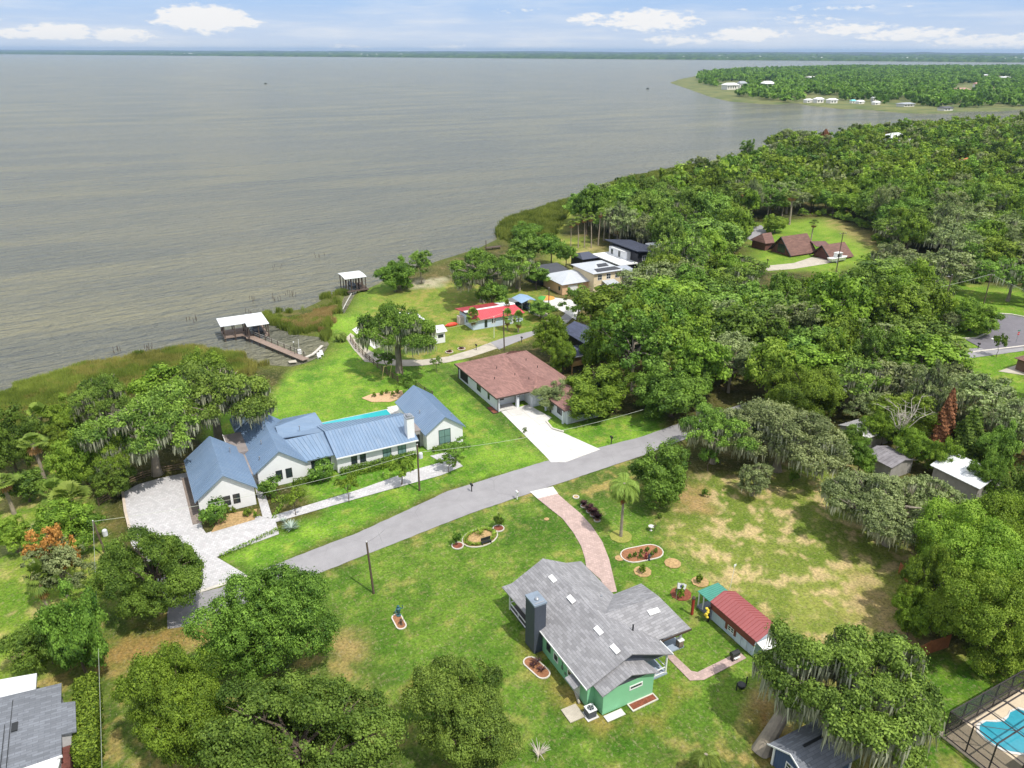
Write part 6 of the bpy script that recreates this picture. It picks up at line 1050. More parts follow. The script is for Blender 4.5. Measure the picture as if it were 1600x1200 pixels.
t('mmo1', 1420, 600, 140, 9, 'grey green mossy oak under the cul de sac', 's'); t('mmo0', 1330, 588, 120, 10, 'mossy oak left of the grey green one under the cul de sac', 'm'); t('mmo1', 1530, 620, 140, 9, 'grey green oak mass at the right below the brown roof', 's'); t('mmo0', 1590, 660, 110, 9, 'mossy oak at the right edge above the grove', 's'); t('mmo1', 1490, 590, 90, 8, 'mossy oak between the two grey green masses', 's'); t('mid1', 1255, 565, 100, 9, 'dull green broad tree at the near edge of the middle wood', 'm')
# the leaning giant oak above the blue shed
q = P(1190, 1172); T = thing('leaning_oak', 'giant leaning live oak with grey moss curtains over the navy shed', 'tree', (q[0], q[1], 0)); TREES.append((q[0]+5, q[1], 6))
tgt = Vector(P(1326, 1068, 7.6)); off = tgt-Vector((q[0], q[1], 0)); lp, nr, tt, lc, rl, cc, rc = crown_pts(90, 7.4, 8.5, 40, .6, 110000, .4, -.5, .78, (.13,.25), .75, False)
rs = np.random.RandomState(3); V, F = leafquads(rs, lp*np.array([1.0,.95,1])+np.array(off), nr, .165*rs.uniform(.6, 1.3, len(lp)), 1.7); npobj('crown', npmesh('crown', V, F, np.repeat(tt, 4), LM), T)
V, F, tt = strands(8, cc+np.array(off), rc, 9000, (.6,2.4), (.05,.12)); npobj('moss', npmesh('moss', V, F, tt, MOSS), T)
mb = MB(); b0 = Vector((q[0], q[1], 0)); f1 = Vector(P(1222,1118,2.8)); f2 = Vector(P(1246,1070,5.5)); f3 = Vector(P(1228,1040,6.5)); f4 = Vector(P(1300,1050,7.5))
mb.tube([b0-Vector((0,0,.4)), b0.lerp(f1,.4)+Vector((0,0,.1)), f1, f2], [1.0,.75,.65,.5], 12).tube([f1, f1.lerp(f3,.5)+Vector((-.3,0,.4)), f3], [.5,.4,.2], 9).tube([f2, f4], [.42,.2], 8)
for i in range(26): e = Vector(lc[i])+tgt; s_ = [f2, f3, f4][i % 3]; m_ = s_.lerp(e, .5)+Vector((0,0,.5)); mb.tube([s_, m_, e], [.2,.13,.04], 6)
mb.build('trunk', BARKP, T)
palm('palm3', 1396, 1150, 84, 4.2, 'fan palm with drooping fronds under the right side of the leaning oak')
# ------------------------------------------------------------------ the woods: individual trees where they can be told apart, farther ones as one mass
CAN = [[(880,482),(900,462),(935,455),(960,446),(1000,425),(1025,396),(1060,378),(1110,372),(1150,392),(1175,420),(1200,430),(1240,430),(1290,428),(1340,425),(1350,405),(1380,398),(1440,425),(1470,450),(1475,500),(1490,545),(1500,575),(1380,585),(1300,610),(1180,600),(1110,620),(1080,570),(1010,580),(985,590),(960,540),(915,520),(905,500)],
       [(866,372),(880,340),(905,312),(950,292),(1000,292),(1060,270),(1100,255),(1160,250),(1190,232),(1215,212),(1240,208),(1290,212),(1340,203),(1420,198),(1500,190),(1620,188),(1620,400),(1540,395),(1490,395),(1400,392),(1370,380),(1340,352),(1290,335),(1240,336),(1185,345),(1165,372),(1110,372),(1050,378),(1020,375),(980,362),(955,370),(935,385),(885,372)],
       [(1540,250),(1620,250),(1640,470),(1560,450),(1500,440),(1480,400)], [(1290,590),(1400,560),(1500,590),(1560,600),(1640,600),(1640,700),(1560,680),(1500,640),(1380,610),(1300,630)]]
CLEAR = [zz_ for zz_ in [[(x, y) for x, y, *_ in pts(pp)] for pp in ([(1185,350),(1290,336),(1340,352),(1385,395),(1450,405),(1500,424),(1490,440),(1380,412),(1345,405),(1310,430),(1230,428),(1180,425),(1160,385)], [(1470,470),(1500,440),(1640,440),(1640,600),(1540,580),(1500,560)], [(930,440),(990,450),(1010,400),(930,380),(860,400),(840,470),(900,520),(940,560),(900,600),(880,600),(860,560),(855,500)], [(866,395),(935,392),(950,372),(900,368)], [(1140,350),(1200,350),(1200,370),(1165,380)])]]
rs = np.random.RandomState(21); cand = []
def inpx(px, py): return any(bool(pip(np.array([px]), np.array([py]), c)[0]) for c in CAN)
NG = 90000; cx = rs.uniform(70, 900, NG); cy = rs.uniform(60, 900, NG); rr_ = rs.uniform(3.2, 6.4, NG)*np.where(rs.rand(NG) < .3, 1.35, 1); hh_ = rs.uniform(8, 12.5, NG)*np.where(rs.rand(NG) < .2, 1.3, 1)
cpx, cpy, cd_ = PX(cx, cy, hh_*.6); ok = np.zeros(NG, bool)
for c in CAN: ok |= pip(cpx, cpy, c)
wp_ = rr_/cd_*FOC; top = PX(cx, cy, hh_)[1]
e1 = np.zeros(NG, bool); e2 = e1.copy(); e3 = e1.copy()
for c in CAN: e1 |= pip(cpx-wp_*.7, cpy, c); e2 |= pip(cpx+wp_*.7, cpy, c); e3 |= pip(cpx, cpy+wp_*.4, c)
e2 |= cpx+wp_ > 1600; ok &= e1 & e2 & e3 & (cpx < 1650)
ok &= pip(cx, cy, LAND) & (dist_poly(cx, cy, SHW, False) > 4)
for c in CLEAR: ok &= ~pip(cx, cy, c) & (dist_poly(cx, cy, c) > rr_*.55)
VC = [[(1183,345),(1290,338),(1340,350),(1384,392),(1340,412),(1312,432),(1240,428),(1180,418),(1163,385)], [(1480,452),(1620,445),(1620,606),(1545,580),(1500,545)], [(862,372),(1020,368),(1012,395),(975,442),(930,458),(905,470),(850,470),(840,440)], [(1030,560),(1045,545),(1060,560)], [(868,500),(918,500),(920,590),(880,590)]]
for vc in VC:
    for ax_, ay_ in ((0, -1), (.55, -.6), (-.55, -.6), (0, -.45), (0, 0)): ok &= ~pip(cpx+wp_*ax_, np.where(ay_ < -.5, np.minimum(top, cpy+wp_*ay_*.7), cpy+wp_*ay_), vc)
I = np.nonzero(ok)[0]; I = I[np.argsort(rs.rand(len(I)))]; acc = []; ax = np.array([a for a, b, c in TREES]); ay = np.array([b for a, b, c in TREES]); ar = np.array([c for a, b, c in TREES])
grid = {}
for i in I:
    x, y, r = cx[i], cy[i], rr_[i]
    if len(ax) and np.any(np.hypot(ax-x, ay-y) < (ar+r)*.58): continue
    g = (int(x//10), int(y//10)); bad = False
    for a in (-1, 0, 1):
        for b_ in (-1, 0, 1):
            for (x2, y2, r2) in grid.get((g[0]+a, g[1]+b_), ()):
                if math.hypot(x-x2, y-y2) < (r+r2)*.60: bad = True; break
    if bad: continue
    grid.setdefault(g, []).append((x, y, r)); acc.append(i)
acc.sort(key=lambda i: cd_[i])
kinds = ['mid0','mid1','mid2','mid3','mmo0','mmo1','open0','mid1','mid2']; cols = {'mid0':'dgmdgy','mid1':'gydgmg','mid2':'dgdmg','mid3':'gmdgd','mmo0':'mms','mmo1':'ss','open0':'oms'}
word = {'g':'bright green','d':'dark green','m':'dull green','y':'yellow green','s':'grey green','o':'olive'}; NIND = 265
LMK = [(1240,385,'the A-frame house'),(1298,395,'the A-frame garage'),(985,390,'the modern black house'),(925,430,'the tan stucco house'),(900,530,'the stilt house'),(820,590,'the brown roofed bungalow'),(1345,690,'the old grove sheds'),(1466,660,'the rust brown conifer'),(1545,520,'the cul de sac'),(1475,415,'the cul de sac mossy oak'),
 (1190,365,'the curved drive bend'),(1393,232,'the white roof in the wood'),(1508,268,'the orange tiled roof'),(1285,213,'the dead cypress'),(1168,236,'the tall thin shoreline tree'),(920,340,'the clearing palm row'),(1250,535,'the pale transformer pole'),(1410,395,'the dark drive')]
def wood_zone(px, py):
    d = [(math.hypot(px-a, (py-b_)*1.6), a, b_, n) for a, b_, n in LMK]; d.sort(); r, a, b_, n = d[0]
    side = ('left of' if px < a else 'right of') if abs(px-a) > abs(py-b_)*1.4 else ('behind' if py < b_ else 'in front of')
    return ('just ' if r < 45 else '' if r < 90 else 'well ' if r < 140 else 'far ')+side+' '+n
usedlab = {}
for k, i in enumerate(acc[:NIND]):
    key = kinds[rs.randint(len(kinds))]; cc_ = cols[key]; c = cc_[rs.randint(len(cc_))]; T, R, H, ht = PR[key]
    z_ = wood_zone(cpx[i], cpy[i]); kn = 'mossy' if key.startswith('mmo') else 'thin open' if key.startswith('open') else 'leafy'
    lab = '%s %s tree %s' % (word[c], kn, z_); sz_ = 'large ' if rr_[i] > 5.4 else 'small ' if rr_[i] < 4.2 else ''
    if lab in usedlab and sz_+lab not in usedlab: lab = sz_+lab
    usedlab[lab] = 1; o = dup(T, (cx[i], cy[i], 0), rs.uniform(0, 6.28), (rr_[i]/R*1.3, rr_[i]/R*1.3, hh_[i]/ht), lab, lab.replace(' tree ', ' trees '), {'crown': MATK[c]}); o['category'] = 'tree'
for k in range(16):   # palms poking out of the woods
    i = acc[(k*17+9) % NIND]; T, R, H, ht = PR['palm2' if k % 2 else 'palmf']; z_ = wood_zone(cpx[i], cpy[i]); o = dup(T, (cx[i]+rr_[i]*.7, cy[i]-rr_[i]*.5, 0), k, (1.5, 1.5, hh_[i]*1.02/ht), 'cabbage palm poking out '+z_, 'cabbage palms '+z_); o['category'] = 'palm'
ne = 0
for k in range(4000):   # undergrowth along the clearing edges
    c = CLEAR[rs.randint(2)]; e = rs.randint(len(c)); a0, b0 = c[e], c[(e+1) % len(c)]; f_ = rs.rand(); x = a0[0]+(b0[0]-a0[0])*f_+rs.normal(0, 2.5); y = a0[1]+(b0[1]-a0[1])*f_+rs.normal(0, 2.5); q_ = PX(x, y, 1.0)
    if bool(pip(np.array([x]), np.array([y]), c)[0]) or not inpx(q_[0], q_[1]) or q_[0] > 1610: continue
    r_ = rs.uniform(1.3, 2.6); o = dup(PR['bush2'][0], (x, y, 0), rs.uniform(0, 6), (r_, r_, r_*.95), 'undergrowth shrub '+wood_zone(q_[0], q_[1]), 'undergrowth shrubs '+wood_zone(q_[0], q_[1]), {'crown': [LG, LD, LM, LY][k % 4]}); o['category'] = 'shrub'; ne += 1
    if ne > 110: break
print('wood trees', len(acc), ne)
def mass(name, label, items, nq, leaf, mat, seed, flatn=0.0, H=1.35, trunk=True):
    V, F, TT = [], [], []; n0 = 0; vs = []
    for v in range(5):
        lp, nr, t_, *_r = crown_pts(seed+v, 1, H, 8, .22, nq, .5, -.6); rs2 = np.random.RandomState(v); v_, f_ = leafquads(rs2, lp, nr, leaf*rs2.uniform(.7, 1.3, len(lp)), 1.3); vs.append((v_, f_, np.repeat(t_, 4)))
    for (x, y, r, h, tn) in items:
        v_, f_, t_ = vs[int(abs(x*7+y*3)) % 5]; a = (x*13+y) % 6.28; c_, s_ = math.cos(a), math.sin(a); hz = min(h, r*1.5)
        q = np.stack([(v_[:, 0]*c_-v_[:, 1]*s_)*r+x, (v_[:, 0]*s_+v_[:, 1]*c_)*r+y, v_[:, 2]*hz/H+h-hz*.5], 1); V.append(q); F.append(f_+n0); n0 += len(q); TT.append(np.clip(t_*.6+tn, 0, 1))
    o = npobj(name, npmesh(name, np.concatenate(V), np.concatenate(F), np.concatenate(TT), mat)); tag(o, label, 'wood'); o['kind'] = 'stuff'; return o
items = [(cx[i], cy[i], rr_[i]*1.15, hh_[i], rs.uniform(-.1, .6)) for i in acc[NIND:]]
items = [(x, y, r, h, tn+.5*(fbm(x, y, 40, 91)-.5)) for x, y, r, h, tn in items]; ia = [q for k, q in enumerate(items) if k % 7 < 3]; ib = [q for k, q in enumerate(items) if k % 7 in (3, 4)]; ic = [q for k, q in enumerate(items) if k % 7 == 5]; id_ = [q for k, q in enumerate(items) if k % 7 == 6]
if ia: mass('far_wood', 'bright green trees of the dense far wood along the lake behind the nearer trees', ia, 700, .15, LG, 200); mass('far_wood', 'dark green trees of the dense far wood along the lake behind the nearer trees', ib, 700, .15, LD, 210); mass('far_wood', 'dull mossy trees of the dense far wood along the lake behind the nearer trees', ic, 700, .14, LS, 220); mass('far_wood', 'yellow green trees of the dense far wood along the lake behind the nearer trees', id_, 700, .14, LY, 230)
# the same wood goes on outside the frame, right and left
N2 = 9000; sx = rs.uniform(-140, 900, N2); sy = rs.uniform(-40, 700, N2); spx, spy, sdd = PX(sx, sy, 6); ok2 = pip(sx, sy, LAND) & (sdd > 25) & (dist_poly(sx, sy, SHW, False) > 6) & (((spx > 1665) & (spx < 2500)) | ((spx < -75) & (spx > -700) & (sy < 110)))
for c in CLEAR: ok2 &= ~pip(sx, sy, c)
for rp in ([(1540,500),(1800,530),(1800,575),(1540,550)], [(1400,1000),(1700,1000),(1700,1300),(1400,1300)], [(1540,570),(1720,560),(1720,600),(1540,590)], [(-200,1000),(130,1040),(130,1400),(-200,1400)]):
    rw = [p[:2] for p in pts(rp)]; ok2 &= ~pip(sx, sy, rw) & (dist_poly(sx, sy, rw) > 5)
side = []; gk = {}
for i in np.nonzero(ok2)[0]:
    g = (int(sx[i]//7), int(sy[i]//7))
    if g in gk: continue
    gk[g] = 1; side.append((sx[i], sy[i], rs.uniform(4.5, 7), rs.uniform(8, 12.5), rs.uniform(-.1, .5)))
nr_ = [q for q in side if PX(q[0], q[1], 6)[2] < 130]; fr2 = [q for q in side if PX(q[0], q[1], 6)[2] >= 130]; print('side', len(nr_), len(fr2))
mass('side_wood', 'green woodland continuing close by beyond the edges of the neighbourhood', nr_, 5500, .065, LG, 240); mass('side_wood', 'green woodland continuing farther off beyond the right edge', fr2, 500, .17, LM, 250)
# peninsula wood
NP_ = 26000; x = rs.uniform(a_[:,0].min(), 3400, NP_); y = rs.uniform(a_[:,1].min(), a_[:,1].max(), NP_); m_ = pip(x, y, PW); px_, py_, d_ = PX(x, y, 0)
CANP = [(1092,116),(1094,131),(1128,139),(1150,142),(1155,152),(1190,158),(1240,161),(1262,155),(1310,155),(1330,164),(1390,163),(1440,167),(1490,171),(1520,169),(1600,167),(1800,166),(1800,100),(1600,103),(1450,106),(1330,106),(1250,108),(1150,110)]
m_ &= pip(px_, py_, CANP)&(px_ < 1640); k0 = pip(px_, py_, [(1110,128),(1165,128),(1165,142),(1130,142)])|pip(px_, py_, [(1185,128),(1212,128),(1212,140),(1185,140)])|pip(px_, py_, [(1253,151),(1312,151),(1312,162),(1253,162)])|pip(px_, py_, [(1484,134),(1530,130),(1530,150),(1484,150)])|pip(px_, py_, [(1395,158),(1430,160),(1430,168),(1395,168)]); m_ &= ~k0
for (hx, hy, hw, hh, _l, _m) in far: m_ &= ~((np.abs(px_-hx) < hw/2+3) & (py_ > hy-1) & (py_ < hy+hh/2+7))
X_, Y_ = x[m_], y[m_]; keep = {}; items = []
for a, b_, dd in zip(X_, Y_, d_[m_]):
    g = (int(a//11), int(b_//11))
    if g in keep: continue
    keep[g] = 1; items.append((a, b_, rs.uniform(6.5, 9.5), rs.uniform(8, 14), rs.uniform(-.1, .5)))
print('peninsula', len(items)); items = sorted(items, key=lambda q: q[0]+q[1])[:7000]
mass('peninsula_wood', 'dark green woodland covering the peninsula across the bay', [q for k, q in enumerate(items) if k % 2 == 0], 110, .42, LO, 300); mass('peninsula_wood', 'deep green woodland mixed through the peninsula across the bay', [q for k, q in enumerate(items) if k % 2], 110, .42, LD, 310)
items = []
for k in range(7000):
    px = rs.uniform(-300, 1900); dsh_ = 1303*60/((86+px/1600*12)-(79+px/1600*4)); fr = 1+abs(rs.normal(0, .35)) if k % 3 else 1.004; d = min(dsh_*fr, 24000); xx, yy, _ = vw(d*(px-800)/1303, d); gz = np.interp(d/dsh_, [1,1.25,1.6,2.2,2.6], [1,7,16,36,44]); items.append((xx, yy, rs.uniform(25,70)*d/9000, gz+rs.uniform(9,16), rs.uniform(-.1,.3)))
def lumps(name, label, items, mat):
    V = []; F = []; base = np.array([[1,0,0],[.5,.87,0],[-.5,.87,0],[-1,0,0],[-.5,-.87,0],[.5,-.87,0],[.6,.2,.8],[-.4,.5,1],[-.3,-.5,.85],[.3,-.4,.95]]); fc_ = [(0,1,6),(1,7,6),(1,2,7),(2,3,7),(3,8,7),(3,4,8),(4,9,8),(4,5,9),(5,6,9),(5,0,6),(6,7,8),(6,8,9)]
    for k, (x, y, r, h, tn) in enumerate(items): V.append(base*np.array([r, r*.7, min(h, 14)])+np.array([x, y, h-min(h, 14)])); F.append(np.array(fc_)+k*10)
    o = npobj(name, npmesh(name, np.concatenate(V), np.concatenate(F), np.repeat([q[4] for q in items], 10), mat)); tag(o, label, 'wood'); o['kind'] = 'stuff'
lumps('far_shore_wood', 'thin dark line of woodland along the far shore', items, LD)

# ------------------------------------------------------------------ reeds
def reeds(name, label, px, n, h, w, mat, seed, thr=None, inset=0, spd=.25):
    poly = [p[:2] for p in pts(px, 0)]; a = np.array(poly); rs = np.random.RandomState(seed); N = n*3; x = rs.uniform(a[:,0].min(), a[:,0].max(), N); y = rs.uniform(a[:,1].min(), a[:,1].max(), N)
    d = dist_poly(x, y, poly); m_ = pip(x, y, poly) & (fbm(x, y, 3.5, 40)*1.7 > 1.1-d/3.5)
    if thr is not None: f = fbm(x, y, 7, 50)*.6+fbm(x, y, 2.2, 51)*.4; m_ &= (f > thr[0]) & (f <= thr[1])
    x, y = x[m_][:n], y[m_][:n]; n = len(x); hh = h*rs.uniform(.6, 1.15, n)*(.75+.5*fbm(x, y, 8, 60)); b = np.stack([x, y, np.full(n, -.5)], 1); V = []; F = []
    for k in range(3):
        t_ = rs.uniform(0, 6.283, n); s_ = np.stack([np.cos(t_), np.sin(t_), 0*t_], 1)*w*.5; o_ = rs.normal(size=(n, 3))*np.array([spd, spd, 0])*.8; ln = rs.normal(size=(n, 3))*np.array([spd, spd, 0]); top_ = b+o_+ln+np.stack([0*hh, 0*hh, hh+.5], 1)
        V.append(np.stack([b+o_-s_, b+o_+s_, top_+s_*.25, top_-s_*.25], 1))
    V = np.concatenate(V, 1).reshape(-1, 3); i = np.arange(n)*12; F = np.concatenate([np.stack([i+4*k, i+4*k+1, i+4*k+2, i+4*k+3], 1) for k in range(3)])
    t_ = np.clip(fbm(x, y, 4, 61)*1.4-.2+rs.uniform(-.2, .2, n), 0, 1); o = npobj(name, npmesh(name, V, F, np.repeat(t_, 12), mat)); tag(o, label, 'reeds'); o['kind'] = 'stuff'; return o
Z1 = [(-120,665),(0,614),(50,595),(100,579),(150,567),(200,557),(240,551),(300,544),(340,546),(370,552),(420,568),(400,585),(300,600),(230,610),(150,640),(80,655),(0,690),(-120,720)]
reeds('reed_bed', 'green reeds along the left shore in front of the mossy oaks', Z1, 36000, 1.25, .15, REED, 1, (0,.52)); reeds('reed_bed', 'tan dry reeds mixed into the left shore reed bed', Z1, 26000, 1.15, .14, leafmat('reed_olive_tan', (108,112,52), (166,160,90), .2, hv=False), 2, (.5,1))
Z2 = [(430,486),(470,481),(497,468),(510,458),(530,453),(547,456),(532,470),(534,487),(520,500),(522,518),(508,534),(500,524),(455,520),(430,510),(412,500),(408,493)]
reeds('reed_bed', 'green reeds between the boathouse dock and the seawall point', Z2, 18000, 1.2, .15, REED, 3, (0,.54)); reeds('reed_bed', 'orange tan dry reeds in the middle of the reed bed beside the dock', [(460,500),(500,485),(528,484),(525,505),(505,520),(460,518),(440,508)], 12000, 1.25, .14, REEDT, 4, (.42,1))
Z3 = [(774,374),(778,352),(800,341),(850,324),(895,310),(905,318),(880,345),(868,372),(840,380),(800,384)]
reeds('reed_bed', 'green and yellow marsh grass on the middle shore above the mossy trees', Z3, 16000, 1.6, .3, REED, 5, None, 0, .5)
Z4 = [(940,294),(950,289),(985,278),(1080,260),(1130,254),(1110,266),(1050,280),(1000,296),(950,300)]
reeds('reed_bed', 'farthest marsh grass strip before the upper wood', Z4, 16000, 1.7, .5, REED, 6, None, 0, .7)
tt_ = [p[:2] for p in pts([(560,400),(561,401)])]
# twigs of drowned reeds standing off shore
T = MB(); rr = random.Random(3)
for k in range(60):
    c = rr.choice([(180,550),(232,546),(300,502),(388,470),(430,468),(455,462),(390,492),(432,418),(500,400)]); q = P(c[0]+rr.uniform(-9,9), c[1]+rr.uniform(-3,3), -.4); T.tube([(q[0],q[1],-.6),(q[0]+rr.uniform(-.2,.2),q[1],rr.uniform(.3,1.0))], .05, 4)
o = T.build('reed_stalks', BARK); tag(o, 'scattered dark reed stalks standing in the open water off the left shore', 'reeds'); o['kind'] = 'stuff'
# ------------------------------------------------------------------ poles, wires, fences, small things
POLE = surf('pole_wood', (92,78,66), .9, .2, 2, 'streak', (64,54,46)); WIRE = surf('wire', (92,92,90), .6); WIREL = surf('pale_wire', (170,176,160), .6)
def pole(label, px, py, h, lean=(0,0), arm=False, tr=False, r=.15, topz=None):
    q = P(px, py); T = thing('utility_pole', label, 'utility pole', (q[0], q[1], 0)); tp = Vector((q[0]+lean[0], q[1]+lean[1], h)); MB().tube([(q[0],q[1],-.2), tp], [r, r*.75], 9).build('pole', POLE, T)
    if arm: MB().tube([tp-Vector((1.1,-.3,.35)), tp+Vector((1.1,-.3,-.35))], .06, 4).build('crossarm', POLE, T)
    for dx in ((-.9, .9) if arm else (0,)): MB().lathe((tp.x+dx, tp.y-dx*.27, tp.z-(.3 if arm else 0)), [(.05,0),(.08,.08),(.03,.2)], 7).build('insulator', TRIM, T)
    if tr: MB().lathe((q[0]+.42, q[1]-.15, h-2.2), [(.26,0),(.3,.05),(.3,.8),(.2,.92)], 12).build('transformer', surf('transformer_grey', (196,198,200), .5), T); MB().box(q[0]+.1, q[0]+.3, q[1]-.2, q[1]+.05, h-2.0, h-1.6).build('bracket', STEEL, T)
    return tp
pA = pole('wooden pole with a pale round transformer in front of the farmhouse', 655.5, 766, 7.6, tr=True); pB = pole('bare wooden pole in the lawn below the road', 584, 927, 7.4, (-.3,.1))
pC = pole('leaning wooden pole with a transformer among the trees at the left', 168, 872, 5.6, (-.6,.3), tr=True); pD = pole('slim wooden pole behind the brown roofed bungalow', 788, 547, 9, (-.2,.1)); pE = pole('grey pole beside the paddock fence under the big dark oak', 629, 585, 10, (-.3,.2)); pF = pole('wooden pole beside the stucco house drive', 857, 493, 7.0)
pG = pole('crossarmed pole standing before the A-frame garage', 1306, 427, 12, (.5,.3), arm=True); pH = pole('pale pole in the middle wood with a transformer', 1250, 560, 11, arm=True, tr=True); pI = pole('pole with a crossarm at the edge of the cul de sac lawn', 1537, 475, 8, arm=True); pJ = pole('leaning thin pole left of the cul de sac', 1470, 500, 11, (1.0,.5))
def wire(label, a, b_, sag=.6, r=.016, m=None):
    a, b_ = Vector(a), Vector(b_); p = [a.lerp(b_, i/12)-Vector((0,0,sag*4*(i/12)*(1-i/12))) for i in range(13)]; o = MB().tube(p, r, 4, False).build('power_line', m or WIREL); tag(o, label, 'power line')
z_ = Vector((0,0,-1.2))
wire('service wire from the farmhouse pole down left past the paver court', pA+z_, pC, 1.2, .022); wire('long service wire from the farmhouse pole right across the bungalow drive', pA+z_, Vector(P(1005,640,6)), 1.0, .022); wire('wire from the leaning left pole down past the bottom left house', pC, Vector(P(160,1230,5.5)), .5, .02)
wire('low wire across the lawn of the red roofed house', pD-Vector((0,0,.5)), pE-Vector((0,0,1.5)), .8, .02); wire('wire from the slim pole right to the stucco house pole', pD, pF, .8, .02, WIRE); wire('short guy wire from the bare lawn pole to the road edge', pB, Vector(P(602,826,4.4)), .2, .015, WIRE)
wire('upper wire running right from the cul de sac pole', pI, Vector(P(1640,468,9)), .4, .03); wire('wire from the cul de sac pole left through the middle wood', pI, pH, 1.0, .03)
def fence(name, label, px, h, m, style='rail', step=2.4, cat='fence'):
    p = [Vector(q) for q in pts(px)]; T = thing(name, label, cat, tuple(p[0])); r_ = MB(); k = 0
    for a, b_ in zip(p[:-1], p[1:]):
        L = (b_-a).length; n = max(1, int(L/step)); d = (b_-a)/L; s = Vector((-d.y, d.x, 0))*.03
        for i in range(n+(b_ is p[-1])): q = a+d*(L*i/n); MB().box(q.x-.07, q.x+.07, q.y-.07, q.y+.07, 0, h+.05).build('post', m, T)
        if style == 'rail':
            for z in (.35, .75, 1.15): z *= h/1.25; r_.slab([a-s+Vector((0,0,z)), b_-s+Vector((0,0,z)), b_+s+Vector((0,0,z)), a+s+Vector((0,0,z))], .13)
        else:
            nb = int(L/.16)
            for i in range(nb): q0 = a+d*(L*(i+.08)/nb); q1 = a+d*(L*(i+.92)/nb); hh = h*(1+.01*((i*7) % 3)); r_.slab([q0-s+Vector((0,0,hh)), q1-s+Vector((0,0,hh)), q1+s+Vector((0,0,hh)), q0+s+Vector((0,0,hh))], hh-.04)
    r_.build('rail' if style == 'rail' else 'panel', m, T); return T
fence('paddock_fence', 'brown post and rail fence running along the left of the big dark oak', [(548,532),(556,545),(572,560),(590,575),(605,586),(622,597)], 1.3, surf('fence_brown', (110,92,74), .9, .2, 2), step=2)
fence('paddock_fence', 'dark rail fence behind the right gable of the farmhouse', [(650,602),(664,613),(676,620)], 1.1, DKWOOD); fence('court_fence', 'grey brown rail fence around the back of the left paver court', [(155,790),(172,780),(190,770),(200,757),(225,747),(250,740),(292,733)], 1.2, surf('fence_brown', (110,92,74)))
fence('board_fence', 'reddish brown board fence under the big bright trees at the right', [(1403,1050),(1425,1035),(1450,1022),(1480,1012)], 1.8, surf('cedar_boards', (150,92,60), .85, .15, 2), 'board'); fence('board_fence', 'red board fence seen between the trees at the upper right of the dry lot', [(1404,896),(1418,912)], 1.6, surf('cedar_boards', (150,92,60)), 'board')
o = kerb([(192,770),(196,800),(206,840)], .35, .25, surf('stone_curb', (190,176,160), .85), 'court_wall'); tag(o, 'low pale masonry wall along the left edge of the paver court', 'low wall')
for pp, nm, lab in [([(287,744),(298,777),(303,800),(312,836)],'gravel strip','narrow dark gravel strip along the left wall of the farmhouse garage wing')]:
    o = MB().slab([(2.2,99.0,.05),(3.5,99.0,.05),(3.5,113.0,.05),(2.2,113.0,.05)], .06).build('gravel_strip', surf('grey_gravel', (132,120,112), .95, .2, 5, 'speckle', (96,88,84))); o['kind'] = 'structure'
o = MB().slab([(*P(372,800)[:2],.045),(*P(402,795)[:2],.045),(*P(398,812)[:2],.045),(*P(330,832)[:2],.045),(*P(345,806)[:2],.045)], .06).build('mulch_bed', TANM); tag(o, 'tan mulch bed in front of the left gable of the farmhouse', 'mulch bed')
o = MB().slab([(*P(a, b_)[:2],.045) for a, b_ in [(565,622),(580,616),(600,613),(628,610),(632,620),(610,628),(580,628)]], .06).build('mulch_bed', surf('sandy_mulch', (196,164,128), .95, .2, 3, 'speckle', (160,124,92))); tag(o, 'sandy bed with small shrubs behind the long farmhouse pool', 'mulch bed')
def mailbox(label, px, py, m=None, flag=True):
    q = P(px, py); T = thing('mailbox', label, 'mailbox', (q[0], q[1], 0)); m = m or BLK; MB().box(q[0]-.06, q[0]+.06, q[1]-.06, q[1]+.06, 0, 1.05).build('post', m, T)
    MB().box(q[0]-.13, q[0]+.13, q[1]-.3, q[1]+.3, 1.05, 1.25).tube([(q[0],q[1]-.3,1.25),(q[0],q[1]+.3,1.25)], .13, 10).build('box', m, T); MB().box(q[0]+.13, q[0]+.15, q[1]-.1, q[1]-.04, 1.2, 1.5).build('flag', REDP, T)
mailbox('black mailbox on the farmhouse lawn at the road edge', 737, 768); mailbox('dark mailbox by the end of the white bungalow drive', 955, 693); mailbox('white mailbox at the near end of the pink paver drive', 808, 780, TRIM); mailbox('dark mailbox beside the kerb of the cul de sac', 1528, 545); mailbox('dark mailbox on the verge left of the A-frame drive', 1199, 412); mailbox('mailbox beside the side road in front of the brown roof', 815, 535); mailbox('low dark mailbox on the lawn of the red roofed house', 744, 547)
# stop sign, street-name blades
q = P(1587, 536); T = thing('stop_sign', 'red stop sign with a green street name blade at the cul de sac', 'road sign', (q[0], q[1], 0)); MB().tube([(q[0],q[1],0),(q[0],q[1],3.1)], .05, 6).build('post', STEEL, T); oc = [(q[0]+.42*math.cos(i*math.pi/4+.39), q[1]-.07, 2.3+.42*math.sin(i*math.pi/4+.39)) for i in range(8)]
MB().add(oc+[(x, y+.02, z) for x, y, z in oc], [tuple(range(8)), tuple(range(15,7,-1))]+[(i,(i+1)%8,(i+1)%8+8,i+8) for i in range(8)]).build('panel', surf('sign_red', (180,40,44), .5), T); MB().box(q[0]-.5, q[0]+.5, q[1]-.02, q[1]+.02, 2.9, 3.1).build('name_blade', surf('sign_green', (30,120,90), .5), T)
cu = bpy.data.curves.new('lettering', 'FONT'); cu.body = 'STOP'; cu.size = .3; cu.align_x = 'CENTER'; cu.align_y = 'CENTER'; cu.extrude = .004; to = bpy.data.objects.new('lettering', cu); COL.objects.link(to); bpy.context.view_layer.update()
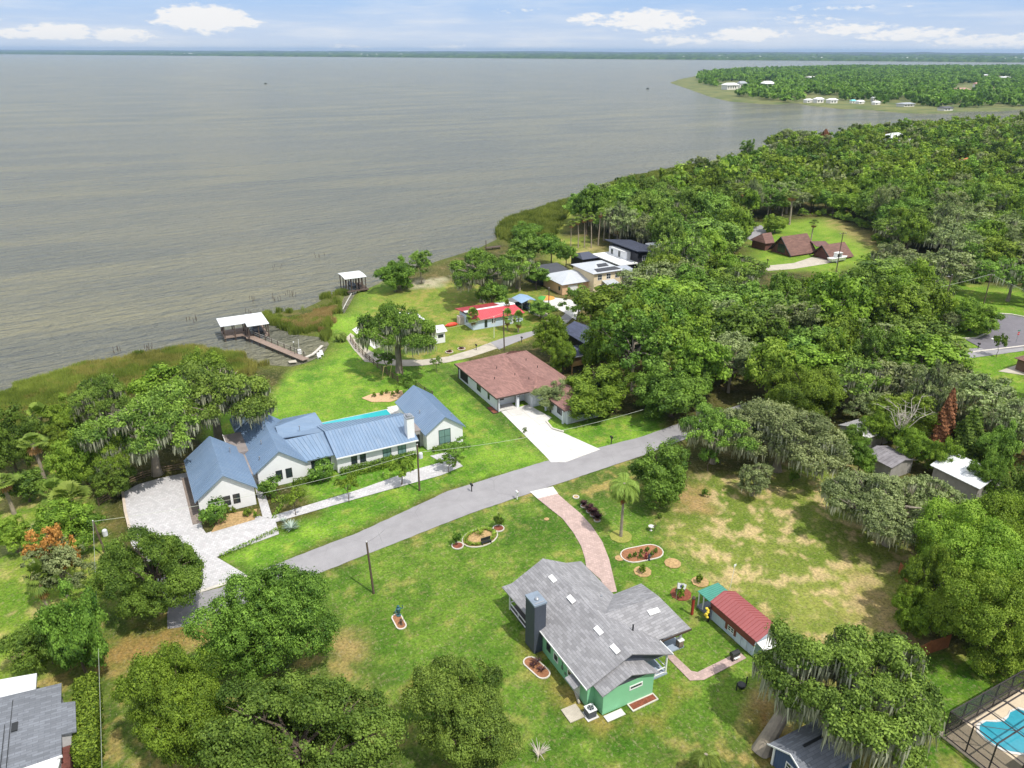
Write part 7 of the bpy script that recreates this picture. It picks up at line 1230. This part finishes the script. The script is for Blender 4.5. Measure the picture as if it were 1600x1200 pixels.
me = bpy.data.meshes.new_from_object(to.evaluated_get(bpy.context.evaluated_depsgraph_get())); bpy.data.objects.remove(to); me.materials.clear(); me.materials.append(TRIM); to = npobj('lettering', me, T); to.location = (0,-.085,2.3); to.rotation_euler = (math.pi/2,0,0)
# flag
q = P(1056, 938); T = thing('garden_flag', 'white flag with a dark blue emblem on a short pole beside the green house', 'flag', (q[0], q[1], 0)); MB().tube([(q[0],q[1],0),(q[0],q[1],2.7)], .03, 6).build('pole', STEEL, T)
V = []; F = []; nx_, nz_ = 10, 6
for i in range(nx_+1):
    for j in range(nz_+1): V.append((i/nx_*1.3, .12*math.sin(i*1.1+j*.3)*(i/nx_), 2.6-.85*i/nx_*.8-j/nz_*.85))
for i in range(nx_):
    for j in range(nz_): k = i*(nz_+1)+j; F.append((k, k+nz_+1, k+nz_+2, k+1))
npobj('cloth', npmesh('cloth', V, F, None, surf('flag_white', (220,220,226), .8), True), T); V2 = [(x, y-.02, z) for x, y, z in V]; F2 = [f for n_, f in enumerate(F) if (n_//nz_ in (3,4,5,6) and n_ % nz_ in (2,3)) or (n_//nz_ in (4,) and n_ % nz_ in (1,4))]; npobj('emblem', npmesh('emblem', V2, F2, None, surf('flag_blue', (70,74,120), .8)), T)
q = P(1140, 922); T = thing('wind_vane', 'thin tall mast with a small white vane behind the shed', 'mast', (q[0], q[1], 0)); MB().tube([(q[0],q[1],0),(q[0]+.3,q[1],3.6)], .025, 5).build('pole', TRIM, T); MB().box(q[0]+.15, q[0]+.5, q[1]-.02, q[1]+.02, 3.4, 3.7).build('vane', TRIM, T)
q = P(1081, 960); T = thing('totem_post', 'red carved post with a dark cap in the lawn left of the shed', 'post', (q[0], q[1], 0)); MB().box(q[0]-.12, q[0]+.12, q[1]-.12, q[1]+.12, 0, 2.3).build('post', surf('post_red', (150,50,40), .7), T); MB().lathe((q[0],q[1],2.3), [(.24,0),(.24,.12),(.05,.35)], 8).build('cap', DKWOOD, T)
q = P(1104, 972); T = thing('flower_tower', 'black post with a column of yellow blooms at the corner of the shed', 'planter', (q[0], q[1], 0)); MB().box(q[0]+.1, q[0]+.3, q[1]-.1, q[1]+.1, 0, 2.2).build('post', BLK, T)
for k in range(7): a = k*1.3; MB().lathe((q[0]-.14+.14*math.cos(a), q[1]+.1*math.sin(a), .6+k*.2), [(.08,0),(.18,.08),(.17,.18),(.06,.26)], 8).build('bloom', surf('yellow_bloom', (222,196,60), .7), T)
q = P(1147, 1030); T = thing('smoker_grill', 'small black and white grill at the end of the brick path by the shed', 'grill', (q[0], q[1], 0)); MB().tube([(q[0]-.5,q[1],.8),(q[0]+.5,q[1],.8)], .32, 12).build('barrel', BLK, T); MB().box(q[0]-.4, q[0]+.4, q[1]-.5, q[1]-.3, .5, .56).build('shelf', TRIM, T)
for x in (-.4, .35): MB().box(q[0]+x, q[0]+x+.06, q[1]-.2, q[1]+.2, 0, .6).build('leg', BLK, T)
q = P(1211, 1036); T = thing('storage_tub', 'bright turquoise tub with a lid beside the shed and the leaning oak', 'tub', (q[0], q[1], 0)); TQ = surf('turquoise_plastic', (40,170,200), .45); MB().box(q[0]-.5, q[0]+.5, q[1]-.35, q[1]+.35, 0, .7).build('body', TQ, T); MB().slab([(q[0]-.56,q[1]-.4,.78),(q[0]+.56,q[1]-.4,.78),(q[0]+.5,q[1]+.4,.82),(q[0]-.5,q[1]+.4,.82)], .08).build('lid', TQ, T)
q = P(1186, 1152); T = thing('kayak', 'blue grey kayak lying against the trunk of the leaning oak', 'kayak', (q[0], q[1], 0)); a = Vector(P(1186,1155,.3)); b_ = Vector(P(1212,1135,.3)); MB().tube([a, a.lerp(b_,.25), a.lerp(b_,.5), a.lerp(b_,.75), b_], [.03,.3,.36,.3,.03], 10).build('hull', surf('kayak_blue', (100,130,160), .5), T)
for (px, py, lab) in ((1158,1075,'black spherical fire pit frame in the lawn below the shed'),):
    q = P(px, py); T = thing('fire_pit', lab, 'fire pit', (q[0], q[1], 0)); MB().lathe((q[0],q[1],0), [(.2,0),(.42,.25),(.45,.5),(.38,.55)], 12).build('bowl', BLK, T); MB().box(q[0]+.6, q[0]+.7, q[1]-.05, q[1]+.05, 0, 1.2).box(q[0]-.7, q[0]-.6, q[1]-.05, q[1]+.05, 0, 1.0).build('stand', BLK, T)
def figure(label, px, py, h, m, name='statue', cat='garden figure'):
    q = P(px, py); T = thing(name, label, cat, (q[0], q[1], 0)); MB().lathe((q[0],q[1],0), [(.2*h,0),(.2*h,.08*h),(.09*h,.12*h),(.1*h,.3*h),(.17*h,.5*h),(.19*h,.72*h),(.07*h,.8*h),(.11*h,.86*h),(.11*h,.94*h),(.03*h,h)], 10).build('body', m, T); MB().tube([(q[0]-.15*h,q[1],.68*h),(q[0]-.32*h,q[1]-.1*h,.55*h),(q[0]-.2*h,q[1]-.2*h,.45*h)], .045*h, 6).tube([(q[0]+.15*h,q[1],.68*h),(q[0]+.34*h,q[1],.6*h),(q[0]+.36*h,q[1],.85*h)], .045*h, 6).build('arm', m, T)
figure('dark red figure on the left, at the near kerb of the wide shrub bed', 1009, 874, 1.1, surf('figure_red', (110,34,34), .7)); figure('dark blue figure standing beside the red one at the wide shrub bed', 1014, 875, .95, surf('figure_blue', (44,46,66), .7)); figure('teal and dark standing figure at the upper end of the small lawn bed', 623, 962, 1.5, surf('figure_teal', (38,84,92), .6)); figure('short brown figure at the lower end of the small lawn bed', 627, 976, .9, DKWOOD)
q = P(1019, 828); T = thing('lawn_cross', 'small white bird bath with a dark cross shaped stake on the lawn edge', 'bird bath', (q[0], q[1], 0)); MB().lathe((q[0]-.2,q[1],0), [(.2,0),(.08,.1),(.08,.5),(.4,.62),(.42,.68)], 12).build('basin', CONC, T); MB().box(q[0]+.1, q[0]+.16, q[1]-.4, q[1]-.34, 0, 1.2).box(q[0]-.2, q[0]+.46, q[1]-.4, q[1]-.34, .8, .86).build('cross', DKWOOD, T)
for (px, py, lab) in ((499,560,'left white chair on the farmhouse back lawn by the dock'),(503,556,'rear white chair on the farmhouse back lawn by the dock')):
    q = P(px, py); T = thing('lawn_chair', lab, 'chair', (q[0], q[1], 0)); MB().box(q[0]-.35, q[0]+.35, q[1]-.3, q[1]+.3, .35, .42).build('seat', TRIM, T); MB().slab([(q[0]-.35,q[1]+.3,.4),(q[0]+.35,q[1]+.3,.4),(q[0]+.33,q[1]+.6,1.15),(q[0]-.33,q[1]+.6,1.15)], .06).build('backrest', TRIM, T)
    for dx in (-.35, .29): MB().box(q[0]+dx, q[0]+dx+.06, q[1]-.3, q[1]+.3, 0, .6).build('leg', TRIM, T)
q = P(606, 590); T = thing('swing_frame', 'pale timber A shaped frame beside the paddock fence', 'swing frame', (q[0], q[1], 0))
for dx in (-.8, .8): MB().tube([(q[0]+dx-.4,q[1],0),(q[0]+dx+.3,q[1]+.4,2.4)], .06, 5).build('leg', surf('pale_timber', (200,180,120), .8), T)
MB().tube([(q[0]-.5,q[1]+.4,2.35),(q[0]+1.1,q[1]+.4,2.35)], .06, 5).build('beam', surf('pale_timber', (200,180,120)), T)
# white boat beside the garage
q = P(1309, 409); T = thing('trailer_boat', 'white open boat with a hardtop parked on the A-frame drive', 'boat', (q[0], q[1], 0)); L = 4.0; hx = [(-L,-1.0),(L*.55,-1.05),(L*1.0,0),(L*.55,1.05),(-L,1.0)]
MB().add([(q[0]+x,q[1]+y,1.5) for x,y in hx]+[(q[0]+x*.85,q[1]+y*.6,.55) for x,y in hx], [(0,1,2,3,4),(9,8,7,6,5)]+[(i,i+5,(i+1)%5+5,(i+1)%5) for i in range(5)]).build('hull', TRIM, T); MB().slab([(q[0]-1.6,q[1]-.8,3.0),(q[0]+.8,q[1]-.8,3.0),(q[0]+.8,q[1]+.8,3.0),(q[0]-1.6,q[1]+.8,3.0)], .12).box(q[0]-1.5, q[0]-1.42, q[1]-.7, q[1]+.7, 1.5, 2.9).box(q[0]+.6, q[0]+.68, q[1]-.7, q[1]+.7, 1.5, 2.9).build('hardtop', TRIM, T); MB().box(q[0]-.5, q[0]+.1, q[1]-.4, q[1]+.4, 1.5, 2.3).build('console', DKGR, T); MB().box(q[0]-L*.9, q[0]+L*.7, q[1]-.5, q[1]+.5, .35, .5).tube([(q[0]-1.5,q[1]-.95,.32),(q[0]-1.5,q[1]+.95,.32)], .32, 12).build('trailer', STEEL, T)
# orange and green parasol by the stucco house
q = P(857, 484); T = thing('parasol', 'big green and orange striped parasol by the drive of the stucco house', 'parasol', (q[0], q[1], 0)); MB().tube([(q[0],q[1],0),(q[0],q[1],3.3)], .05, 6).build('pole', STEEL, T)
for k in range(8): a = k*math.pi/4; b2 = a+math.pi/4; cx_, cy_ = q[0]-.5, q[1]+.3; MB().slab([(cx_,cy_,3.6),(cx_+2.2*math.cos(a),cy_+2.2*math.sin(a),3.1),(cx_+2.2*math.cos(b2),cy_+2.2*math.sin(b2),3.1)], .04).build('canopy_panel', surf('canopy_green', (70,150,60), .7) if k in (2,3,4) else surf('canopy_orange', (214,140,60), .7), T)
q = P(706, 509); T = thing('kayak', 'bright red kayak beside the left wall of the red roofed house', 'kayak', (q[0], q[1], 0)); MB().tube([(q[0]-1.8,q[1],.25),(q[0]-.9,q[1],.3),(q[0],q[1],.3),(q[0]+.9,q[1],.3),(q[0]+1.6,q[1],.25)], [.05,.45,.55,.45,.05], 10).build('hull', surf('kayak_red', (210,70,50), .5), T)
q = P(772, 528); T = thing('flagpole', 'thin white flagpole on the lawn of the red roofed house', 'flagpole', (q[0], q[1], 0)); MB().tube([(q[0],q[1],0),(q[0],q[1],5)], .05, 6).build('pole', TRIM, T); MB().lathe((q[0],q[1],5), [(.03,0),(.1,.08),(.03,.18)], 8).build('finial', TRIM, T)
for px, py, lab in ((702,550,'left small white ring with a dark plant on the lawn before the side road'),(721,545,'right small white ring on the lawn before the side road')): ringed(lab, px, py, .8, MULCH); rosette('dark_plant', 'dark plant inside the '+lab.split(' with')[0].split(' on')[0], px, py, 20, .8, .08, .4, CD)
T = thing('dead_shrub', 'leafless pale shrub with a broken top in the lawn below the green house', 'shrub', (*P(842,1180)[:2], 0)); q = P(842,1180); rr = random.Random(5); mb = MB()
for k in range(26): a = rr.uniform(0, 6.28); l = rr.uniform(.5, 1.3); e = (q[0]+l*math.cos(a)*.9, q[1]+l*math.sin(a)*.9, rr.uniform(.4,1.3)); mb.tube([(q[0],q[1],0),(q[0]+.3*math.cos(a),q[1]+.3*math.sin(a),.4), e], [.07,.05,.015], 5)
mb.build('branches', BARKD, T)
# bare pale branches over the grove sheds
T = thing('bare_tree', 'leafless white branched dead tree spreading over the grove sheds', 'tree', (*P(1400,705)[:2], 0)); q = P(1400,705); mb = MB(); rr = random.Random(9)
mb.tube([(q[0],q[1],0),(q[0],q[1],4)], [.2,.12], 7)
for k in range(20):
    a = rr.uniform(0, 6.28); l = rr.uniform(2, 5.2); m_ = Vector((q[0]+l*.5*math.cos(a), q[1]+l*.5*math.sin(a), rr.uniform(5,7))); e = Vector((q[0]+l*math.cos(a+.3), q[1]+l*math.sin(a+.3), rr.uniform(6.5,9))); mb.tube([(q[0],q[1],rr.uniform(2.5,4)), m_, e], [.08,.05,.02], 5)
    for j in range(5): s_ = m_.lerp(e, rr.random()); mb.tube([s_, s_+Vector((rr.uniform(-1.2,1.2), rr.uniform(-1.2,1.2), rr.uniform(.2,1)))], [.04,.012], 4)
mb.build('branches', BARKD, T)
for px, py, h in ((838,1036,.9),(846,1048,.7),(833,1042,.6)): rosette('dark_plant', 'small dark spiky plant in the rounded bed beside the slate chimney', px, py, 16, h, .06, .3, CD, 'plant', .9)['group'] = 'spiky plants in the bed beside the chimney'
# ------------------------------------------------------------------ haze over the lake
hm = bpy.data.materials.new('haze'); hm.use_nodes = True; nt = hm.node_tree; nt.nodes.clear(); o = node(nt, 'ShaderNodeOutputMaterial'); v = node(nt, 'ShaderNodeVolumePrincipled'); v.inputs['Color'].default_value = (.50,.70,.96,1); v.inputs['Density'].default_value = 5.5e-5; v.inputs['Anisotropy'].default_value = .3; nt.links.new(v.outputs[0], o.inputs['Volume'])
hb = MB().box(-26500, 26500, -26500, 26500, -6, 110).build('haze', hm); hb['kind'] = 'stuff'
# prototypes have served: their copies stay
for k, (T, *_r) in PR.items():
    for c in list(T.children): bpy.data.objects.remove(c)
    bpy.data.objects.remove(T)
